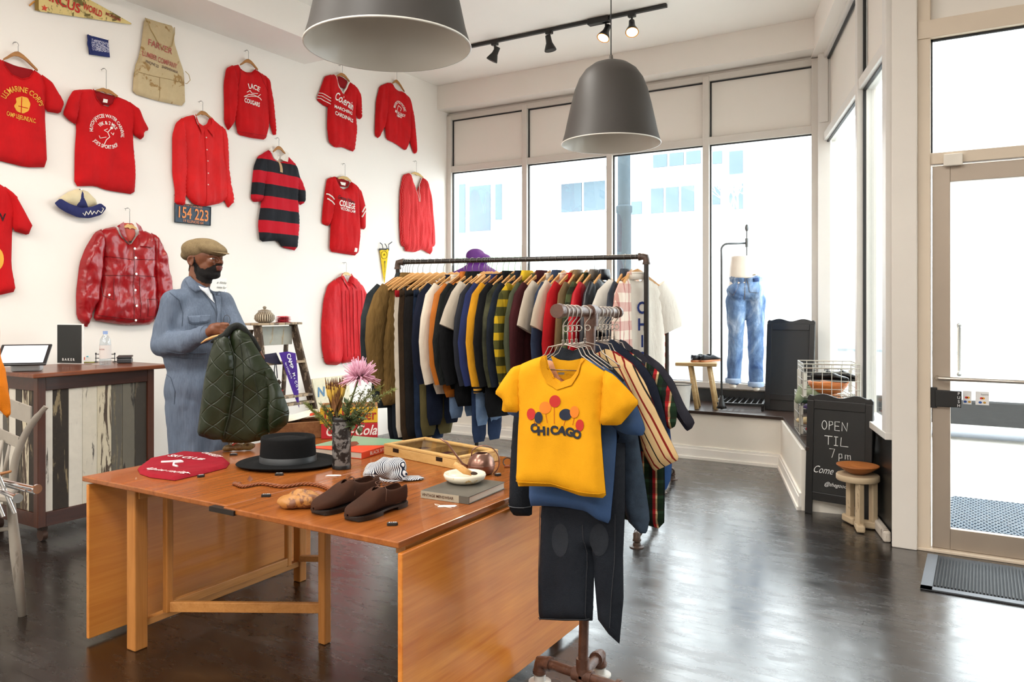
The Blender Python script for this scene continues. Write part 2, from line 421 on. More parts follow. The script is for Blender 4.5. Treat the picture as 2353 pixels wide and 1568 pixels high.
# front wall: closed panel above head, low wall below sill
m = MB(); bx(m, XW, -1.25, 8.25, 8.36, 3.93, CH); bx(m, XW, -1.25, 8.25, 8.4, 0, .66); struct('wall_front', m, paint)
def Xa(px, Y): return onY(px, 700, Y).x
fm = MB(); gk = MB(); gl = MB(); pn = MB()
mull = [XW+.035, Xa(1211, YF), Xa(1405, YF), Xa(1626, YF), Xa(1876, YF)]
for i, x in enumerate(mull): bx(fm, x-.035, x+.035, 8.18, 8.31, .66, 3.95)
bx(fm, XW, mull[-1]+.03, 8.17, 8.32, .62, .68); bx(fm, XW, mull[-1]+.03, 8.188, 8.302, 3.22, 3.30); bx(fm, XW, mull[-1]+.03, 8.188, 8.302, 3.90, 3.965)
struct('window_1', fm, frame_m, bevel=.004)
W1 = bpy.data.objects['window_1']
for a, b in zip(mull[:-1], mull[1:]):
    for z0, z1 in ((.68, 3.22), (3.30, 3.90)):
        x0, x1 = a+.035, b-.035
        bx(gk, x0, x0+.014, 8.22, 8.24, z0, z1); bx(gk, x1-.006, x1, 8.22, 8.24, z0, z1); bx(gk, x0, x1, 8.22, 8.24, z1-.014, z1); bx(gk, x0, x1, 8.22, 8.24, z0, z0+.006)
    g = MB(); bx(g, a+.035, b-.035, 8.243, 8.249, .68, 3.22); g.obj('pane', glass, W1)
    g = MB(); bx(g, a+.035, b-.035, 8.235, 8.25, 3.30, 3.90); g.obj('blind_panel', paint2, W1, label='white blanked-out upper panel')
gk.obj('gasket', gasket, W1)
# corner post and small boxes between front and side glazing
m = MB(); bx(m, mull[-1]+.035, -1.27, 8.12, 8.36, .45, CH); bx(m, mull[-1]+.05, -1.29, 8.10, 8.13, 3.3, 3.98); struct('trim_4', m, frame_w, bevel=.004)
# side glazing (angled)
fm = MB(); gk = MB()
def sS(px):
    t = (px-CX)/F; ax, ay = fw.x+rt.x*t, fw.y+rt.y*t   # point D*(ax,ay) = A2+sd*s
    D = (A2.x*sd.y-A2.y*sd.x)/(ax*sd.y-ay*sd.x); return (V((ax*D, ay*D))-A2).dot(sd)
sm = [.06, sS(1990), SL-.06]
for s_, hw in zip(sm, (.055, .04, .055)): sbox(fm, s_-hw, s_+hw, -.07, .066, .66, 4.01)
sbox(fm, .01, SL-.01, -.06, .06, 3.12, 3.20); sbox(fm, 0, SL, -.06, .06, 3.93, 4.0); sbox(fm, 0, SL, -.075, .07, .655, .70)
sbox(fm, 0, SL, -.02, .05, 0, .04)
struct('window_2', fm, frame_w, bevel=.004); W2 = bpy.data.objects['window_2']
for a, b in zip(sm[:-1], sm[1:]):
    a += .045; b -= .045
    for z0, z1 in ((.70, 3.12), (3.20, 3.93)):
        sbox(gk, b-.02, b, -.03, -.01, z0, z1); sbox(gk, a, b, -.03, -.01, z1-.015, z1)
    g = MB(); sbox(g, a, b, .0, .006, .70, 3.12); g.obj('pane', glass, W2)
    g = MB(); sbox(g, a, b, .0, .012, 3.20, 3.93); g.obj('blind_panel', paint2, W2, label='white blanked-out upper panel')
gk.obj('gasket', gasket, W2)
m = MB(); sbox(m, 0, SL, -.025, .05, .02, .66); struct('wall_side', m, plain('#1b1c1b', .35, var=.2))
m = MB(); sbox(m, .04, .80, -.075, -.03, .0, .07); struct('baseboard_side', m, chipped('#d8cfc2', '#8a7a68', '#5b4a3c', 9, .62), bevel=.012)
# door wall at Y = 5.41
m = MB(); bx(m, -.48, -.34, 5.34, 5.52, 0, CH); struct('trim_5', m, plain('#e3ddd4', .5, var=.03), bevel=.006)
YD = 5.41
fm = MB(); gk = MB()
bx(fm, -.345, -.27, YD-.04, YD+.07, 0, CH); bx(fm, -.34, 4.29, YD-.03, YD+.08, 2.36, 2.43); bx(fm, -.34, 4.29, YD-.05, YD+.06, 3.13, 3.24)
bx(fm, -.34, 4.29, YD-.03, YD+.08, 3.9, CH-.001); bx(fm, .80, .88, YD-.04, YD+.07, 0, CH); bx(fm, .87, 4.29, YD-.034, YD+.064, .001, .12)
for x in (2.0, 3.15, 4.25): bx(fm, x-.04, x+.04, YD-.04, YD+.07, 0, CH)
bx(fm, -.345, .88, YD-.055, YD+.1, 0, .018)
struct('window_3', fm, plain('#d9c9b4', .5, var=.04), bevel=.004); W3 = bpy.data.objects['window_3']
for x0, x1 in ((-.27, .80), (.88, 1.96), (2.04, 3.11), (3.19, 4.21)):
    g = MB(); bx(g, x0, x1, YD+.01, YD+.016, 2.43, 3.13); g.obj('pane', glass, W3)
    bx(gk, x0, x1, YD-.005, YD+.01, 3.115, 3.13); bx(gk, x0, x0+.01, YD-.005, YD+.01, 2.43, 3.13)
    g = MB(); bx(g, x0, x1, YD+.01, YD+.03, 3.24, 3.9); g.obj('blind_panel', paint2, W3, label='plain panel above the door glass')
    if x0 > .5:
        g = MB(); bx(g, x0, x1, YD+.01, YD+.016, .12, 2.36); g.obj('pane', glass, W3)
gk.obj('gasket', gasket, W3)
struct('wall_door', bx(MB(), 4.29, 5.6, YD, YD+.12, 0, CH), paint)
# the glass entrance door
dm = plain('#a89a8b', .42, metal=.35, var=.05)
m = MB(); bx(m, -.262, -.165, YD-.01, YD+.035, .02, 2.35); bx(m, .69, .785, YD-.01, YD+.035, .02, 2.35); bx(m, -.165, .69, YD-.01, YD+.035, .02, .145); bx(m, -.165, .69, YD-.01, YD+.035, 2.25, 2.35)
dr = struct('door_1', m, dm, bevel=.003)
g = MB(); bx(g, -.165, .69, YD+.008, YD+.014, .145, 2.25); g.obj('pane', glass, dr)
g = MB(); g.tube([(-.235, YD-.01, 1.06), (-.235, YD-.075, 1.06), (-.22, YD-.09, 1.06), (.74, YD-.09, 1.06), (.755, YD-.075, 1.06), (.755, YD-.01, 1.06)], .013, 10); g.obj('push_bar', plain('#b9b2a8', .25, .9), dr, smooth=True)
g = MB(); g.tube([(-.12, YD+.03, 1.08), (-.12, YD+.09, 1.08), (-.12, YD+.1, 1.1), (-.12, YD+.1, 1.36), (-.12, YD+.09, 1.38), (-.12, YD+.03, 1.38)], .013, 10); g.obj('pull_handle', plain('#c9c9c9', .2, .9), dr, smooth=True)
g = MB(); bx(g, -.275, -.235, YD-.03, YD+.0, .875, 1.0); bx(g, -.245, -.105, YD-.045, YD-.012, .885, .985); lk = g.obj('push_paddle', plain('#141414', .4), dr, bevel=.004)
g = MB()
for i, ch in enumerate('PUSH'): text(g, ch, lambda u, v, w: V((u, YD-.047, v)), (-.12, .97-.024*i), .024, bold=.01)
g.obj('lettering', plain('#e8e8e8', .5), lk)
for k, (x0, x1) in enumerate(((-.10, -.055), (-.035, .035))):
    g = MB(); bx(g, x0, x1, YD+.004, YD+.0075, .905, .985); st = g.obj('payment_sticker', plain('#ededed', .4), dr)
    xm = (x0+x1)/2; g = MB()
    if k: text(g, 'Square', lambda u, v, w: V((u, YD+.003, v)), (xm+.012, .968), .014); g.obj('lettering', plain('#444444', .5), st)
    for c, cx_, cz_, w_ in (('#e03020', xm-.004, .945, .008), ('#f0a020', xm+.006, .945, .008), ('#2050a0', xm-.01, .92, .009), ('#c09030', xm+.012, .92, .008)):
        g = MB(); g.prism([(cx_+w_*math.cos(a), cz_+w_*.8*math.sin(a)) for a in [i*PI/6 for i in range(12)]], lambda u, v, w: V((u, YD+w, v)), .002, .004); g.obj('card_mark', plain(c, .5), st)
g = MB(); bx(g, -.2, -.1, YD-.06, YD-.03, 2.34, 2.41); g.obj('door_contact', plain('#e6dfd2', .5), dr, bevel=.004, label='small cream contact box')
# low ledge across the display windows
lp = [(-5.95, 7.42), (-1.59, 7.42), (-1.13, 5.95), (-.66, 6.02), (-1.335, 8.25), (-5.95, 8.25)]
flat = lambda u, v, w: V((u, v, w))
struct('wall_ledge', MB().prism(lp, flat, 0, .445), plain('#e8e2d6', .55, var=.02))
lt = [(-5.95, 7.385), (-1.565, 7.385), (-1.095, 5.915), (-.645, 5.985), (-1.335, 8.25), (-5.95, 8.25)]
struct('trim_6', MB().prism(lt, flat, .445, .475), wood('#1d120c', '#3a281f', 'x', .3), bevel=.004)
bdir = (V((-1.13, 5.95))-V((-1.59, 7.42))).normalized(); bn = V((bdir.y, -bdir.x))
if bn.x > 0: bn = -bn
for (h0, h1, o) in ((0, .10, .022), (.10, .125, .016), (.0, .025, .034)):
    m = MB(); q0, q1 = V((-1.59, 7.42)), V((-1.13, 5.95))
    bx(m, -5.95, -1.6, 7.42-o, 7.42, h0, h1)
    P = [q0+V((0, -o*.8)), q0+V((0, .02)), q1, q1+bn*o, q0+bn*o]
    m.prism([(p.x, p.y) for p in P], flat, h0, h1)
    struct('baseboard_front' if h0 == 0 and h1 == .10 else ('trim_7' if h1 == .125 else 'trim_8'), m, plain('#f0ece4', .5, var=.02))
m = MB(); bx(m, -5.95, mull[-1], 8.2, 8.25, .475, .60); struct('baseboard_window', m, plain('#2c2e2e', .5, var=.1))
# floor mat at the door
m = MB()
fl = lambda u, v, w: V((u, v, w))
bx(m, -.28, .95, 4.62, 5.28, .0, .008); mt = m.obj('door_mat', plain('#3f4246', .8), None, bevel=.004)
tag(mt, 'dark grey ribbed rubber mat on the floor inside the glass door', 'mat')
m = MB(); n = 70
for i in range(n):
    x = -.215+(1.10*i/(n-1)); bx(m, x-.0035, x+.0035, 4.68, 5.22, .008, .017)
m.obj('ribs', plain('#1e2022', .7), mt)
m = MB(); bx(m, -.28, -.225, 4.62, 5.28, .008, .011); bx(m, -.28, .95, 4.62, 4.67, .008, .011); m.obj('edging', plain('#6a6f76', .6), mt)
# ---------------------------------------------------------------- pendants and track lights
shade_o = plain('#3d3935', .5, var=.05); shade_i = plain('#e9e6dc', .22, var=.02)
prof = [(0.004, .47), (.05, .466), (.10, .448), (.145, .415), (.18, .365), (.205, .30), (.225, .22), (.243, .14), (.26, .06), (.278, 0)]
def pendant(c, label):
    t = thing('pendant_lamp', label, 'lamp', c, group='grey dome pendant lamps')
    MB().lathe(prof, n=64, cap=False).obj('shade', shade_o, t, smooth=True)
    inner = [(max(.002, r-.006), z-.004) for r, z in prof]; inner[-1] = (.274, .0005)
    m = MB().lathe(inner, n=64, cap=False); m.obj('shade_lining', shade_i, t, smooth=True, label='glossy white inside of the shade')
    MB().lathe([(.274, 0), (.278, 0), (.279, .003), (.278, .006)], n=64, cap=False).obj('rim', plain('#e4e0d6', .3), t, smooth=True)
    MB().cyl((0, 0, .465), (0, 0, CH-c[2]), .0035, n=8).obj('cord', plain('#141414', .5), t)
    MB().lathe([(.01, .50), (.014, .47), (.016, .462)], n=16).obj('cap', plain('#5b5650', .5), t, smooth=True)
    MB().lathe([(.06, CH-c[2]-.02), (.06, CH-c[2])], n=24).obj('ceiling_rose', plain('#dddddd', .5), t)
    m = MB(); m.ell((0, 0, .30), (.035, .035, .05)); m.cyl((0, 0, .33), (0, 0, .44), .02, n=12); m.obj('bulb', plain('#d8d5cb', .3), t, smooth=True)
p2_ = at(1404, 332, 4.36); pendant((p2_.x, p2_.y, p2_.z), 'grey dome pendant lamp hanging in front of the display windows')
p1_ = at(892, 109, 2.60); pendant((p1_.x, p1_.y, p1_.z), 'large grey dome pendant lamp hanging nearest, above the table')
tr = thing('track_light', 'long black ceiling lighting track with two lit and two dark spots', 'light', (-3.5, 6.9, CH))
blk = plain('#161616', .4)
bx(MB(), -2.0, 1.0, -.018, .018, -.035, -.002).obj('track', blk, tr, bevel=.003)
bx(MB(), .2, .42, -.035, .035, -.06, -.002).obj('track_connector', blk, tr, bevel=.004)
def spot(px, py, on, aim):
    q = onY(px, py, 6.9); x = q.x+3.5; a = V(aim).normalized(); h = V((x, 0, -.15))
    m = MB(); bx(m, x-.035, x+.035, -.02, .02, -.06, -.03); m.cyl((x, 0, -.05), (x, 0, -.13), .01, n=8)
    s_ = m.obj('spot_mount', blk, tr); m = MB()
    m.lathe([(.028, -.075), (.03, -.03), (.033, .0), (.058, .06), (.062, .075), (.060, .078)], h, 24, True, a); m.obj('spot_head', blk, s_, smooth=40)
    m = MB().lathe([(.005, .079), (.052, .079)], h, 24, True, a); m.obj('spot_lens', glow('#ffe0a0', 22) if on else plain('#333333', .3), s_)
    if on:
        m = MB().lathe([(.055, .0785), (.0635, .081), (.055, .084)], h, 24, False, a); m.obj('spot_ring', plain('#c98a3a', .3, .5), s_)
        l = bpy.data.lights.new('spot_glow', 'SPOT'); l.energy = 60; l.spot_size = 1.4; l.color = (1, .82, .6); l.shadow_soft_size = .05
        o = bpy.data.objects.new('spot_glow', l); COL.objects.link(o); o.location = V((-3.5, 6.9, CH))+h+a*.1; o.rotation_euler = a.to_track_quat('-Z', 'Y').to_euler()
spot(1137, 100, False, (-.5, -.1, -1)); spot(1262, 90, False, (.15, .1, -1)); spot(1392, 60, True, (-.15, -.55, -1)); spot(1452, 50, True, (.25, -.55, -1))
# ---------------------------------------------------------------- the street outside
conc = plain('#cfccc6', .9, var=.06, vs=3, bump=.1, bs=30)
struct('floor_outside', bx(MB(), -14, 14, 8.45, 10.6, -.16, -.06), conc)
m = MB(); m.prism([(-.3, 5.53), (14, 5.53), (14, 8.45), (-1.22, 8.45)], flat, -.16, -.06); struct('floor_entry', m, conc)
struct('floor_street', bx(MB(), -60, 60, 10.6, 24, -.3, -.22), plain('#7d8186', .9, var=.15, vs=4))
struct('floor_far_pavement', bx(MB(), -60, 60, 24, 27, -.3, -.1), conc)
m = MB()   # expanded metal entrance grate
nx, ny = 56, 36
for i in range(nx):
    for j in range(ny):
        x = -.2+.035*i+(.0175 if j % 2 else 0); y = 5.62+.045*j
        m.bar((x-.017, y, -.045), (x, y+.022, -.045), .007, .012); m.bar((x, y+.022, -.045), (x+.017, y, -.045), .007, .012)
tag(m.obj('metal_grate', plain('#8f9aa6', .35, .7), None), 'expanded metal grate lying outside the glass door', 'grate')
tag(bx(MB(), -.25, 1.80, 5.58, 7.25, -.06, -.052).obj('grate_tray', plain('#c9cdd2', .6), None), 'flat pale tray under the metal grate outside the door', 'tray')
# white van parked at the kerb
van = thing('white_van', 'white van parked at the kerb outside the door', 'van', (.2, 11.2, -.28))
body = [(-3.0, .35), (-3.02, 1.2), (-2.95, 2.2), (-2.7, 2.35), (2.2, 2.35), (2.7, 1.5), (3.3, 1.25), (3.4, .9), (3.4, .35)]
vf = lambda u, v, w: V((u, w*(1 if v < 1.2 else 1-.06*(v-1.2)), v))
MB().prism(body, vf, -.95, .95).obj('body', plain('#eef0f2', .25, coat=.4), van, bevel=.05)
bx(MB(), -3.0, 3.38, -.975, .975, .42, .70).obj('lower_cladding', plain('#14171a', .5), van, bevel=.02)
bx(MB(), -2.9, 2.0, -.97, .97, 1.22, 1.25).obj('side_moulding', plain('#9aa4ab', .3), van)
bx(MB(), -1.0, -.99, -.965, .965, .7, 2.2).obj('door_seam', plain('#565c60', .5), van)
bx(MB(), .9, 1.9, -.955, .955, 1.5, 2.1).obj('side_window', plain('#6f8794', .1), van)
for sx in (-2.0, 2.3):
    for sy in (-.85, .85): MB().cyl((sx, sy-.1, .33), (sx, sy+.1, .33), .33, n=24).obj('wheel', plain('#1b1b1b', .7), van)
# steel column on the pavement
q = onz(1434, 1050, -.06); cxp = at(1434, 700, 11.0)
m = MB(); m.lathe([(.17, 0), (.17, .3), (.10, .35), (.10, 3.1), (.115, 3.12), (.115, 3.2), (.09, 3.22), (.085, 8)], (cxp.x, cxp.y, -.3), 20)
tag(m.obj('street_column', plain('#4a555c', .8, var=.25, vs=20, spec=0), None, smooth=40), 'grey round lamp column on the street outside the window', 'column')
# building across the street
YB = 27.0
bld = thing('office_building', 'pale office building across the street seen through the windows', 'building', (-14, YB, -.1))
bwm = plain('#dfe3e6', .8, var=.04); bgm = plain('#62717a', .9, var=.2, vs=.6, spec=0)
bx(MB(), -24, 26, 0, 8, 0, 7.6).obj('wall', bwm, bld)
def bwin(x0, y0, x1, y1, n=1, o=-.05):
    a = onY(x0, y0, YB+o); b = onY(x1, y1, YB+o); f = MB(); X0, X1 = a.x+14, b.x+14; Z0, Z1 = b.z+.1, a.z+.1
    bx(f, X0-.03, X1+.03, o-.06, .0, Z0-.05, Z1+.05); fr = f.obj('window_frame', plain('#f2f4f5', .6), bld)
    for i in range(n):
        w_ = (X1-X0)/n; bx(MB(), X0+w_*i+.05, X0+w_*(i+1)-.05, o-.12, o-.062, Z0, Z1).obj('window_glass', bgm, fr)
for a in ((1056, 425, 1074, 535), (1080, 430, 1132, 530), (1139, 425, 1158, 505), (1290, 425, 1395, 482, 2), (1450, 465, 1480, 492), (1495, 435, 1600, 485, 3), (1500, 358, 1615, 376, 3), (1636, 350, 1664, 376), (1636, 430, 1660, 470), (1674, 350, 1712, 480)): bwin(*a)
a = onY(1222, 400, YB); b = onY(1410, 400, YB); bx(MB(), a.x+14, b.x+14, -1.3, 0, a.z, a.z+.35).obj('canopy', plain('#c9d0d4', .7), bld)
for i, (px0, px1, py) in enumerate(((1055, 1200, 570), (1560, 1612, 738))):
    a = onY(px0, py, YB-2); b = onY(px1, py, YB-2)
    bx(MB(), a.x, b.x, YB-2.2, YB-1.8, -.1, a.z).obj('hedge', plain('#8e9c86', .9, var=.3, vs=8, bump=.6, bs=20), None)
    tag(bpy.context.scene.objects[-1] if False else [o for o in COL.objects if o.name.startswith('hedge')][-1], ('long low clipped hedge before the office building, by the left window' if i == 0 else 'short clipped hedge before the office building, beside the column'), 'hedge')
# bare street tree
tp = at(1690, 700, 20.0); t = thing('bare_tree', 'bare leafless street tree across the street', 'tree', (tp.x, tp.y, -.2))
m = MB(); rnd = random.Random(3)
def branch(p, d, L, r, k):
    q = p+d*L; m.cyl(p, q, r, r*.7, 6)
    if k:
        for _ in range(3):
            e = (d+V((rnd.uniform(-.7, .7), rnd.uniform(-.7, .7), rnd.uniform(-.1, .6)))).normalized(); branch(q, e, L*.72, r*.6, k-1)
m.cyl((0, 0, 0), (0, 0, 2.9), .09, .07, 8); tr_ = m.obj('trunk', plain('#b9b4ac', .9), t); m = MB(); branch(V((0, 0, 2.85)), V((0, 0, 1)), .75, .05, 4); m.obj('branches', plain('#d8d4cc', .9), t)
# ================================================================ THE TABLE AND WHAT LIES ON IT
TZ = .74
teak = wood('#7d4014', '#a5602a', 'y', .26, .7, .15, '#b97539'); teakx = wood('#9a4a14', '#c4702c', 'y', .33, .6, .1, '#d88a42')
oak = wood('#a06428', '#c48444', 'z', .45, 1); oaky = wood('#a86c30', '#cc9050', 'y', .45, 1)
tb = thing('drop_leaf_table', 'teak gateleg table with one leaf up and two leaves hanging, covered in goods', 'table', (-2.5, 2.6, 0))
def T_(mb, x0, x1, y0, y1, z0, z1): return bx(mb, x0+2.5, x1+2.5, y0-2.6, y1-2.6, z0, z1)
T_(MB(), -3.42, -2.452, 1.96, 3.32, TZ-.022, TZ).obj('tabletop', teak, tb, bevel=.004)
T_(MB(), -2.448, -1.60, 1.94, 3.32, TZ-.022, TZ).obj('tabletop', teak, tb, bevel=.004)
T_(MB(), -1.605, -1.585, 1.94, 3.30, .03, TZ-.035).obj('drop_leaf', wood('#b8621c', '#dc9040', 'y', .32, .55, .1, '#e8a658'), tb, bevel=.004)
T_(MB(), -3.405, -3.385, 1.97, 3.30, .02, TZ-.035).obj('drop_leaf', wood('#b86a28', '#d48c3e', 'y', .35, .5, .1, '#dc9c50'), tb, bevel=.004)
T_(MB(), -1.66, -1.62, 2.0, 3.25, TZ-.06, TZ-.023).obj('rail', oaky, tb)
T_(MB(), -3.20, -3.12, 2.04, 3.04, TZ-.08, TZ-.023).obj('rail', oaky, tb)
for (x, y, s) in ((-3.16, 2.055, .062), (-3.18, 3.02, .05), (-2.50, 2.52, .042), (-3.11, 2.17, .034), (-3.12, 2.88, .03), (-2.02, 2.06, .05) if False else (-1.70, 3.20, .05)):
    T_(MB(), x-s/2, x+s/2, y-s/2, y+s/2, .13 if s < .035 else 0, TZ-.024).obj('leg', oak, tb, bevel=.006)
def bar_(p, q, w, t, name): m = MB(); m.bar(V(p)-V((-2.5, 2.6, 0)), V(q)-V((-2.5, 2.6, 0)), w, t); return m.obj(name, oaky, tb, bevel=.003)
bar_((-3.17, 2.08, .10), (-3.18, 3.0, .10), .035, .03, 'stretcher'); bar_((-3.115, 2.17, .155), (-3.12, 2.88, .155), .025, .04, 'gate_rail')
bar_((-3.11, 2.17, .155), (-2.52, 2.51, .155), .022, .045, 'gate_rail'); bar_((-3.11, 2.17, TZ-.05), (-2.5, 2.52, TZ-.05), .022, .04, 'gate_rail')
bar_((-3.16, 3.0, .13), (-3.02, 3.08, .13), .03, .03, 'stretcher')
m = MB(); T_(m, -2.52, -2.38, 1.932, 1.962, TZ-.024, TZ-.006); m.obj('hinge', plain('#2a211b', .5, .4), tb)
def recton(o, a, b, z):
    O, A, B = onz(*o, z), onz(*a, z), onz(*b, z); u = A-O; L = u.length; u.normalize(); v = B-O; v -= u*v.dot(u); W = v.length; v.normalize(); return O, u, v, L, W
def rbox(mb, O, u, v, x0, x1, y0, y1, z0, z1):
    pts = [O+u*x+v*y for x, y in ((x0, y0), (x1, y0), (x1, y1), (x0, y1))]
    lo = [V((p.x, p.y, z0)) for p in pts]; hi = [V((p.x, p.y, z1)) for p in pts]
    return mb.add(lo+hi, [(3, 2, 1, 0), (4, 5, 6, 7), (0, 1, 5, 4), (1, 2, 6, 5), (2, 3, 7, 6), (3, 0, 4, 7)])
def uvp(O, u, v, z): return lambda a, b, w: V((O.x, O.y, 0)) + V((u.x, u.y, 0))*a + V((v.x, v.y, 0))*b + V((0, 0, z+w))
# folded red tee
pp = [(316, 1080), (342, 1060), (425, 1043), (470, 1046), (512, 1052), (528, 1066), (520, 1077), (470, 1090), (402, 1106), (345, 1099), (322, 1091)]
O = onz(420, 1075, TZ); poly = [((onz(*p, TZ)-O).x, (onz(*p, TZ)-O).y) for p in pp]
ft = thing('folded_tee', 'dark red folded t-shirt with white ski club print at the left of the table', 'shirt', (O.x, O.y, TZ+.001))
S = Sheet(poly, T=.016, R=.022, fold=.004, fs=(8, 8), seed=2, spacing=.016, smooth=0)
fn = lambda u, v, w: V((u, v, w)); S.mesh(fn).obj('shirt_body', cloth('#8e0c20', .12), ft, smooth=60)
S2 = Sheet([(a*.98, b*.98-.004) for a, b in poly], T=.022, R=.04, fold=.003, spacing=.03, base=-.0); m = MB()
d1 = (onz(500, 1060, TZ)-onz(410, 1050, TZ)).to_2d(); an = math.atan2(d1.y, d1.x)
def onS(S, dz=.003): return lambda u, v, w: V((u, v, S.h(u, v)+dz))
q = onz(428, 1061, TZ)-O; text(m, 'SKI CLUB', onS(S), (q.x, q.y), .055, bold=.02, rot=an)
q = onz(486, 1054, TZ)-O; text(m, 'UNIVERSITY', onS(S), (q.x, q.y), .045, bold=.02, rot=an-.25, width=.15)
q = onz(375, 1090, TZ)-O; text(m, 'Alpine racing', onS(S), (q.x+.02, q.y), .05, shear=.4, rot=an)
m.obj('lettering', plain('#f0e9e6', .8), ft, fix=False)
m = MB(); q = onz(402, 1072, TZ)-O; m.tube([V((q.x+x, q.y+y, S.h(q.x+x, q.y+y)+.004)) for x, y in ((-.06, -.03), (-.02, .0), (.0, .03), (.03, .02), (.02, -.02), (.06, -.05), (.09, -.05))], .005, 6); m.obj('printed_figure', plain('#f0e9e6', .8), ft)
# price tags
def ptag(px, py, s, lab, ang=.1):
    P = onz(px, py, TZ); t = thing('price_tag', lab, 'price tag', (P.x, P.y, TZ), YAW+ang)
    w_ = .038 if len(s) > 3 else .032; MB().prism([(-w_/2, -.006), (-w_/2+.004, -.009), (w_/2-.006, -.009), (w_/2, 0), (w_/2-.006, .009), (-w_/2+.004, .009), (-w_/2, .006)], flat, .0005, .010).obj('tag_block', plain('#141414', .45), t, bevel=.001)
    m = MB(); text(m, s, lambda u, v, w: V((u, v, .0112)), (0, 0), .014, bold=.02); m.obj('lettering', plain('#e8e8e8', .6), t)
ptag(462, 1097, '$60', 'black price tag reading 60 beside the folded red tee', .5); ptag(537, 1047, '$225', 'black price tag reading 225 beside the carved figure')
ptag(642, 1093, '$120', 'black price tag reading 120 in front of the black hat'); ptag(612, 1142, '$150', 'black price tag reading 150 left of the leather bag')
ptag(902, 1208, '$150', 'black price tag reading 150 in front of the brown shoes'); ptag(1145, 1093, '', 'blank black price tag beside the watering can') if False else ptag(1145, 1094, '$75', 'small black price tag beside the watering can', .6)
# carved figure
P = onz(549, 1037, TZ); t = thing('carved_figure', 'small mottled brown carved wooden figure lying left of the black hat', 'carving', (P.x, P.y, TZ), YAW+.25)
blobobj('carved_body', [('e', (-.05, 0, .018), (.03, .017, .018)), ('e', (0, 0, .021), (.045, .02, .02)), ('e', (.045, 0, .023), (.03, .02, .022)), ('e', (.07, 0, .025), (.012, .014, .013)), ('c', (-.07, 0, .014), (-.03, .004, .02), .012, .014)], chipped('#6b4a22', '#a88c54', '#3a2814', 30, .5, .4, (1, 1, 1)), t, .004, 2)
m = MB(); m.tube([(-.03, -.012, .034), (-.02, 0, .042), (-.012, .012, .036)], .006, 6); m.obj('red_mark', plain('#b8402a', .6), t)
# black hat
P = onz(662, 1068, TZ); t = thing('black_hat', 'black wide-brimmed felt hat with flat crown and ribbon band on the table', 'hat', (P.x, P.y, TZ+.001), YAW)
felt = plain('#111213', .95, var=.1, bump=.3, bs=300, spec=.2)
def hr(r, z, k=1.0, n=56, dz=0, ky=.92): return [V((r*1.06*math.cos(2*PI*j/n), r*ky*math.sin(2*PI*j/n), z+dz*math.cos(4*PI*j/n))) for j in range(n)]
MB().rings([hr(.122, .012, ky=.9), hr(.15, .004), hr(.19, .002), hr(.224, .012, dz=-.004), hr(.227, .015, dz=-.004), hr(.224, .018, dz=-.004), hr(.19, .008), hr(.15, .010), hr(.126, .018, ky=.9)], False).obj('brim', felt, t, smooth=True)
MB().rings([hr(.126, .006), hr(.125, .02), hr(.123, .06), hr(.120, .10), hr(.120, .128), hr(.116, .136), hr(.110, .134), hr(.104, .124), hr(.09, .120), hr(.06, .128), hr(.03, .134), hr(.004, .135)], True).obj('crown', felt, t, smooth=True)
MB().rings([hr(.1265, .014), hr(.1255, .045), hr(.1235, .046)], False).obj('band', plain('#23272a', .5, var=.1), t, smooth=True)
# vase
P = onz(785, 1077, TZ); t = thing('bark_vase', 'tall dark cylindrical vase with rough white scratched sides', 'vase', (P.x, P.y, TZ))
MB().lathe([(.040, .001), (.043, .006), (.043, .24), (.037, .24), (.037, .15)], n=32).obj('vase_body', chipped('#1c1c1c', '#8f8f8c', '#4a4a4a', 26, .52, .5, (1, 1, 1)), t, smooth=40)
MB().lathe([(.0435, .002), (.044, .018), (.0435, .019)], n=32, cap=False).obj('base_band', plain('#101010', .4), t, smooth=True)
MB().lathe([(.0435, .222), (.0445, .23), (.0445, .242), (.037, .243)], n=32, cap=False).obj('rim_band', plain('#161616', .4), t, smooth=True)
vx, vy = P.x, P.y; rnd = random.Random(5)
def vt(name, lab, cat): return thing(name, lab, cat, (vx, vy, TZ+.20), YAW)
def curve(p0, p1, bow, n=8):
    p0, p1, b = V(p0), V(p1), V(bow); return [p0.lerp(p1, i/n)+b*math.sin(PI*i/n) for i in range(n+1)]
def leaf(mb, p, d, L, W, up=(0, 0, 1)):
    d = V(d).normalized(); s = d.cross(V(up)).normalized()*W; nrm = s.cross(d).normalized()*W*.3; p = V(p)
    return mb.add([p, p+d*L*.4+s, p+d*L, p+d*L*.4-s, p+d*L*.45-nrm], [(0, 1, 4), (1, 2, 4), (2, 3, 4), (3, 0, 4)])
# protea
f = vt('protea_flower', 'yellow and brown protea flower in the dark vase, left of the pink one', 'flower')
MB().tube(curve((-.01, 0, -.12), (-.025, -.01, .11), (0, 0, 0)), .006, 8).obj('stem', plain('#5c5230', .7), f)
m = MB(); m2 = MB()
for i in range(46):
    a = rnd.uniform(0, 2*PI); k = rnd.uniform(.25, 1); b = V((-.027, -.01, .10)); tip = b+V((.052*k*math.cos(a), .04*k*math.sin(a), .105+rnd.uniform(-.02, .012)))
    mid = b.lerp(tip, .5)+V((.012*math.cos(a), .012*math.sin(a), 0)); m.tube([b+V((.015*k*math.cos(a), .015*math.sin(a), 0)), mid, tip], [.006, .0055, .0015], 5); m2.tube([mid.lerp(tip, .65), tip+V((0, 0, .012))], [.004, .001], 4)
m.obj('petals', plain('#c9a440', .7, var=.3, vs=40), f, smooth=True); m2.obj('petal_tips', plain('#6b4326', .8), f)
m = MB()
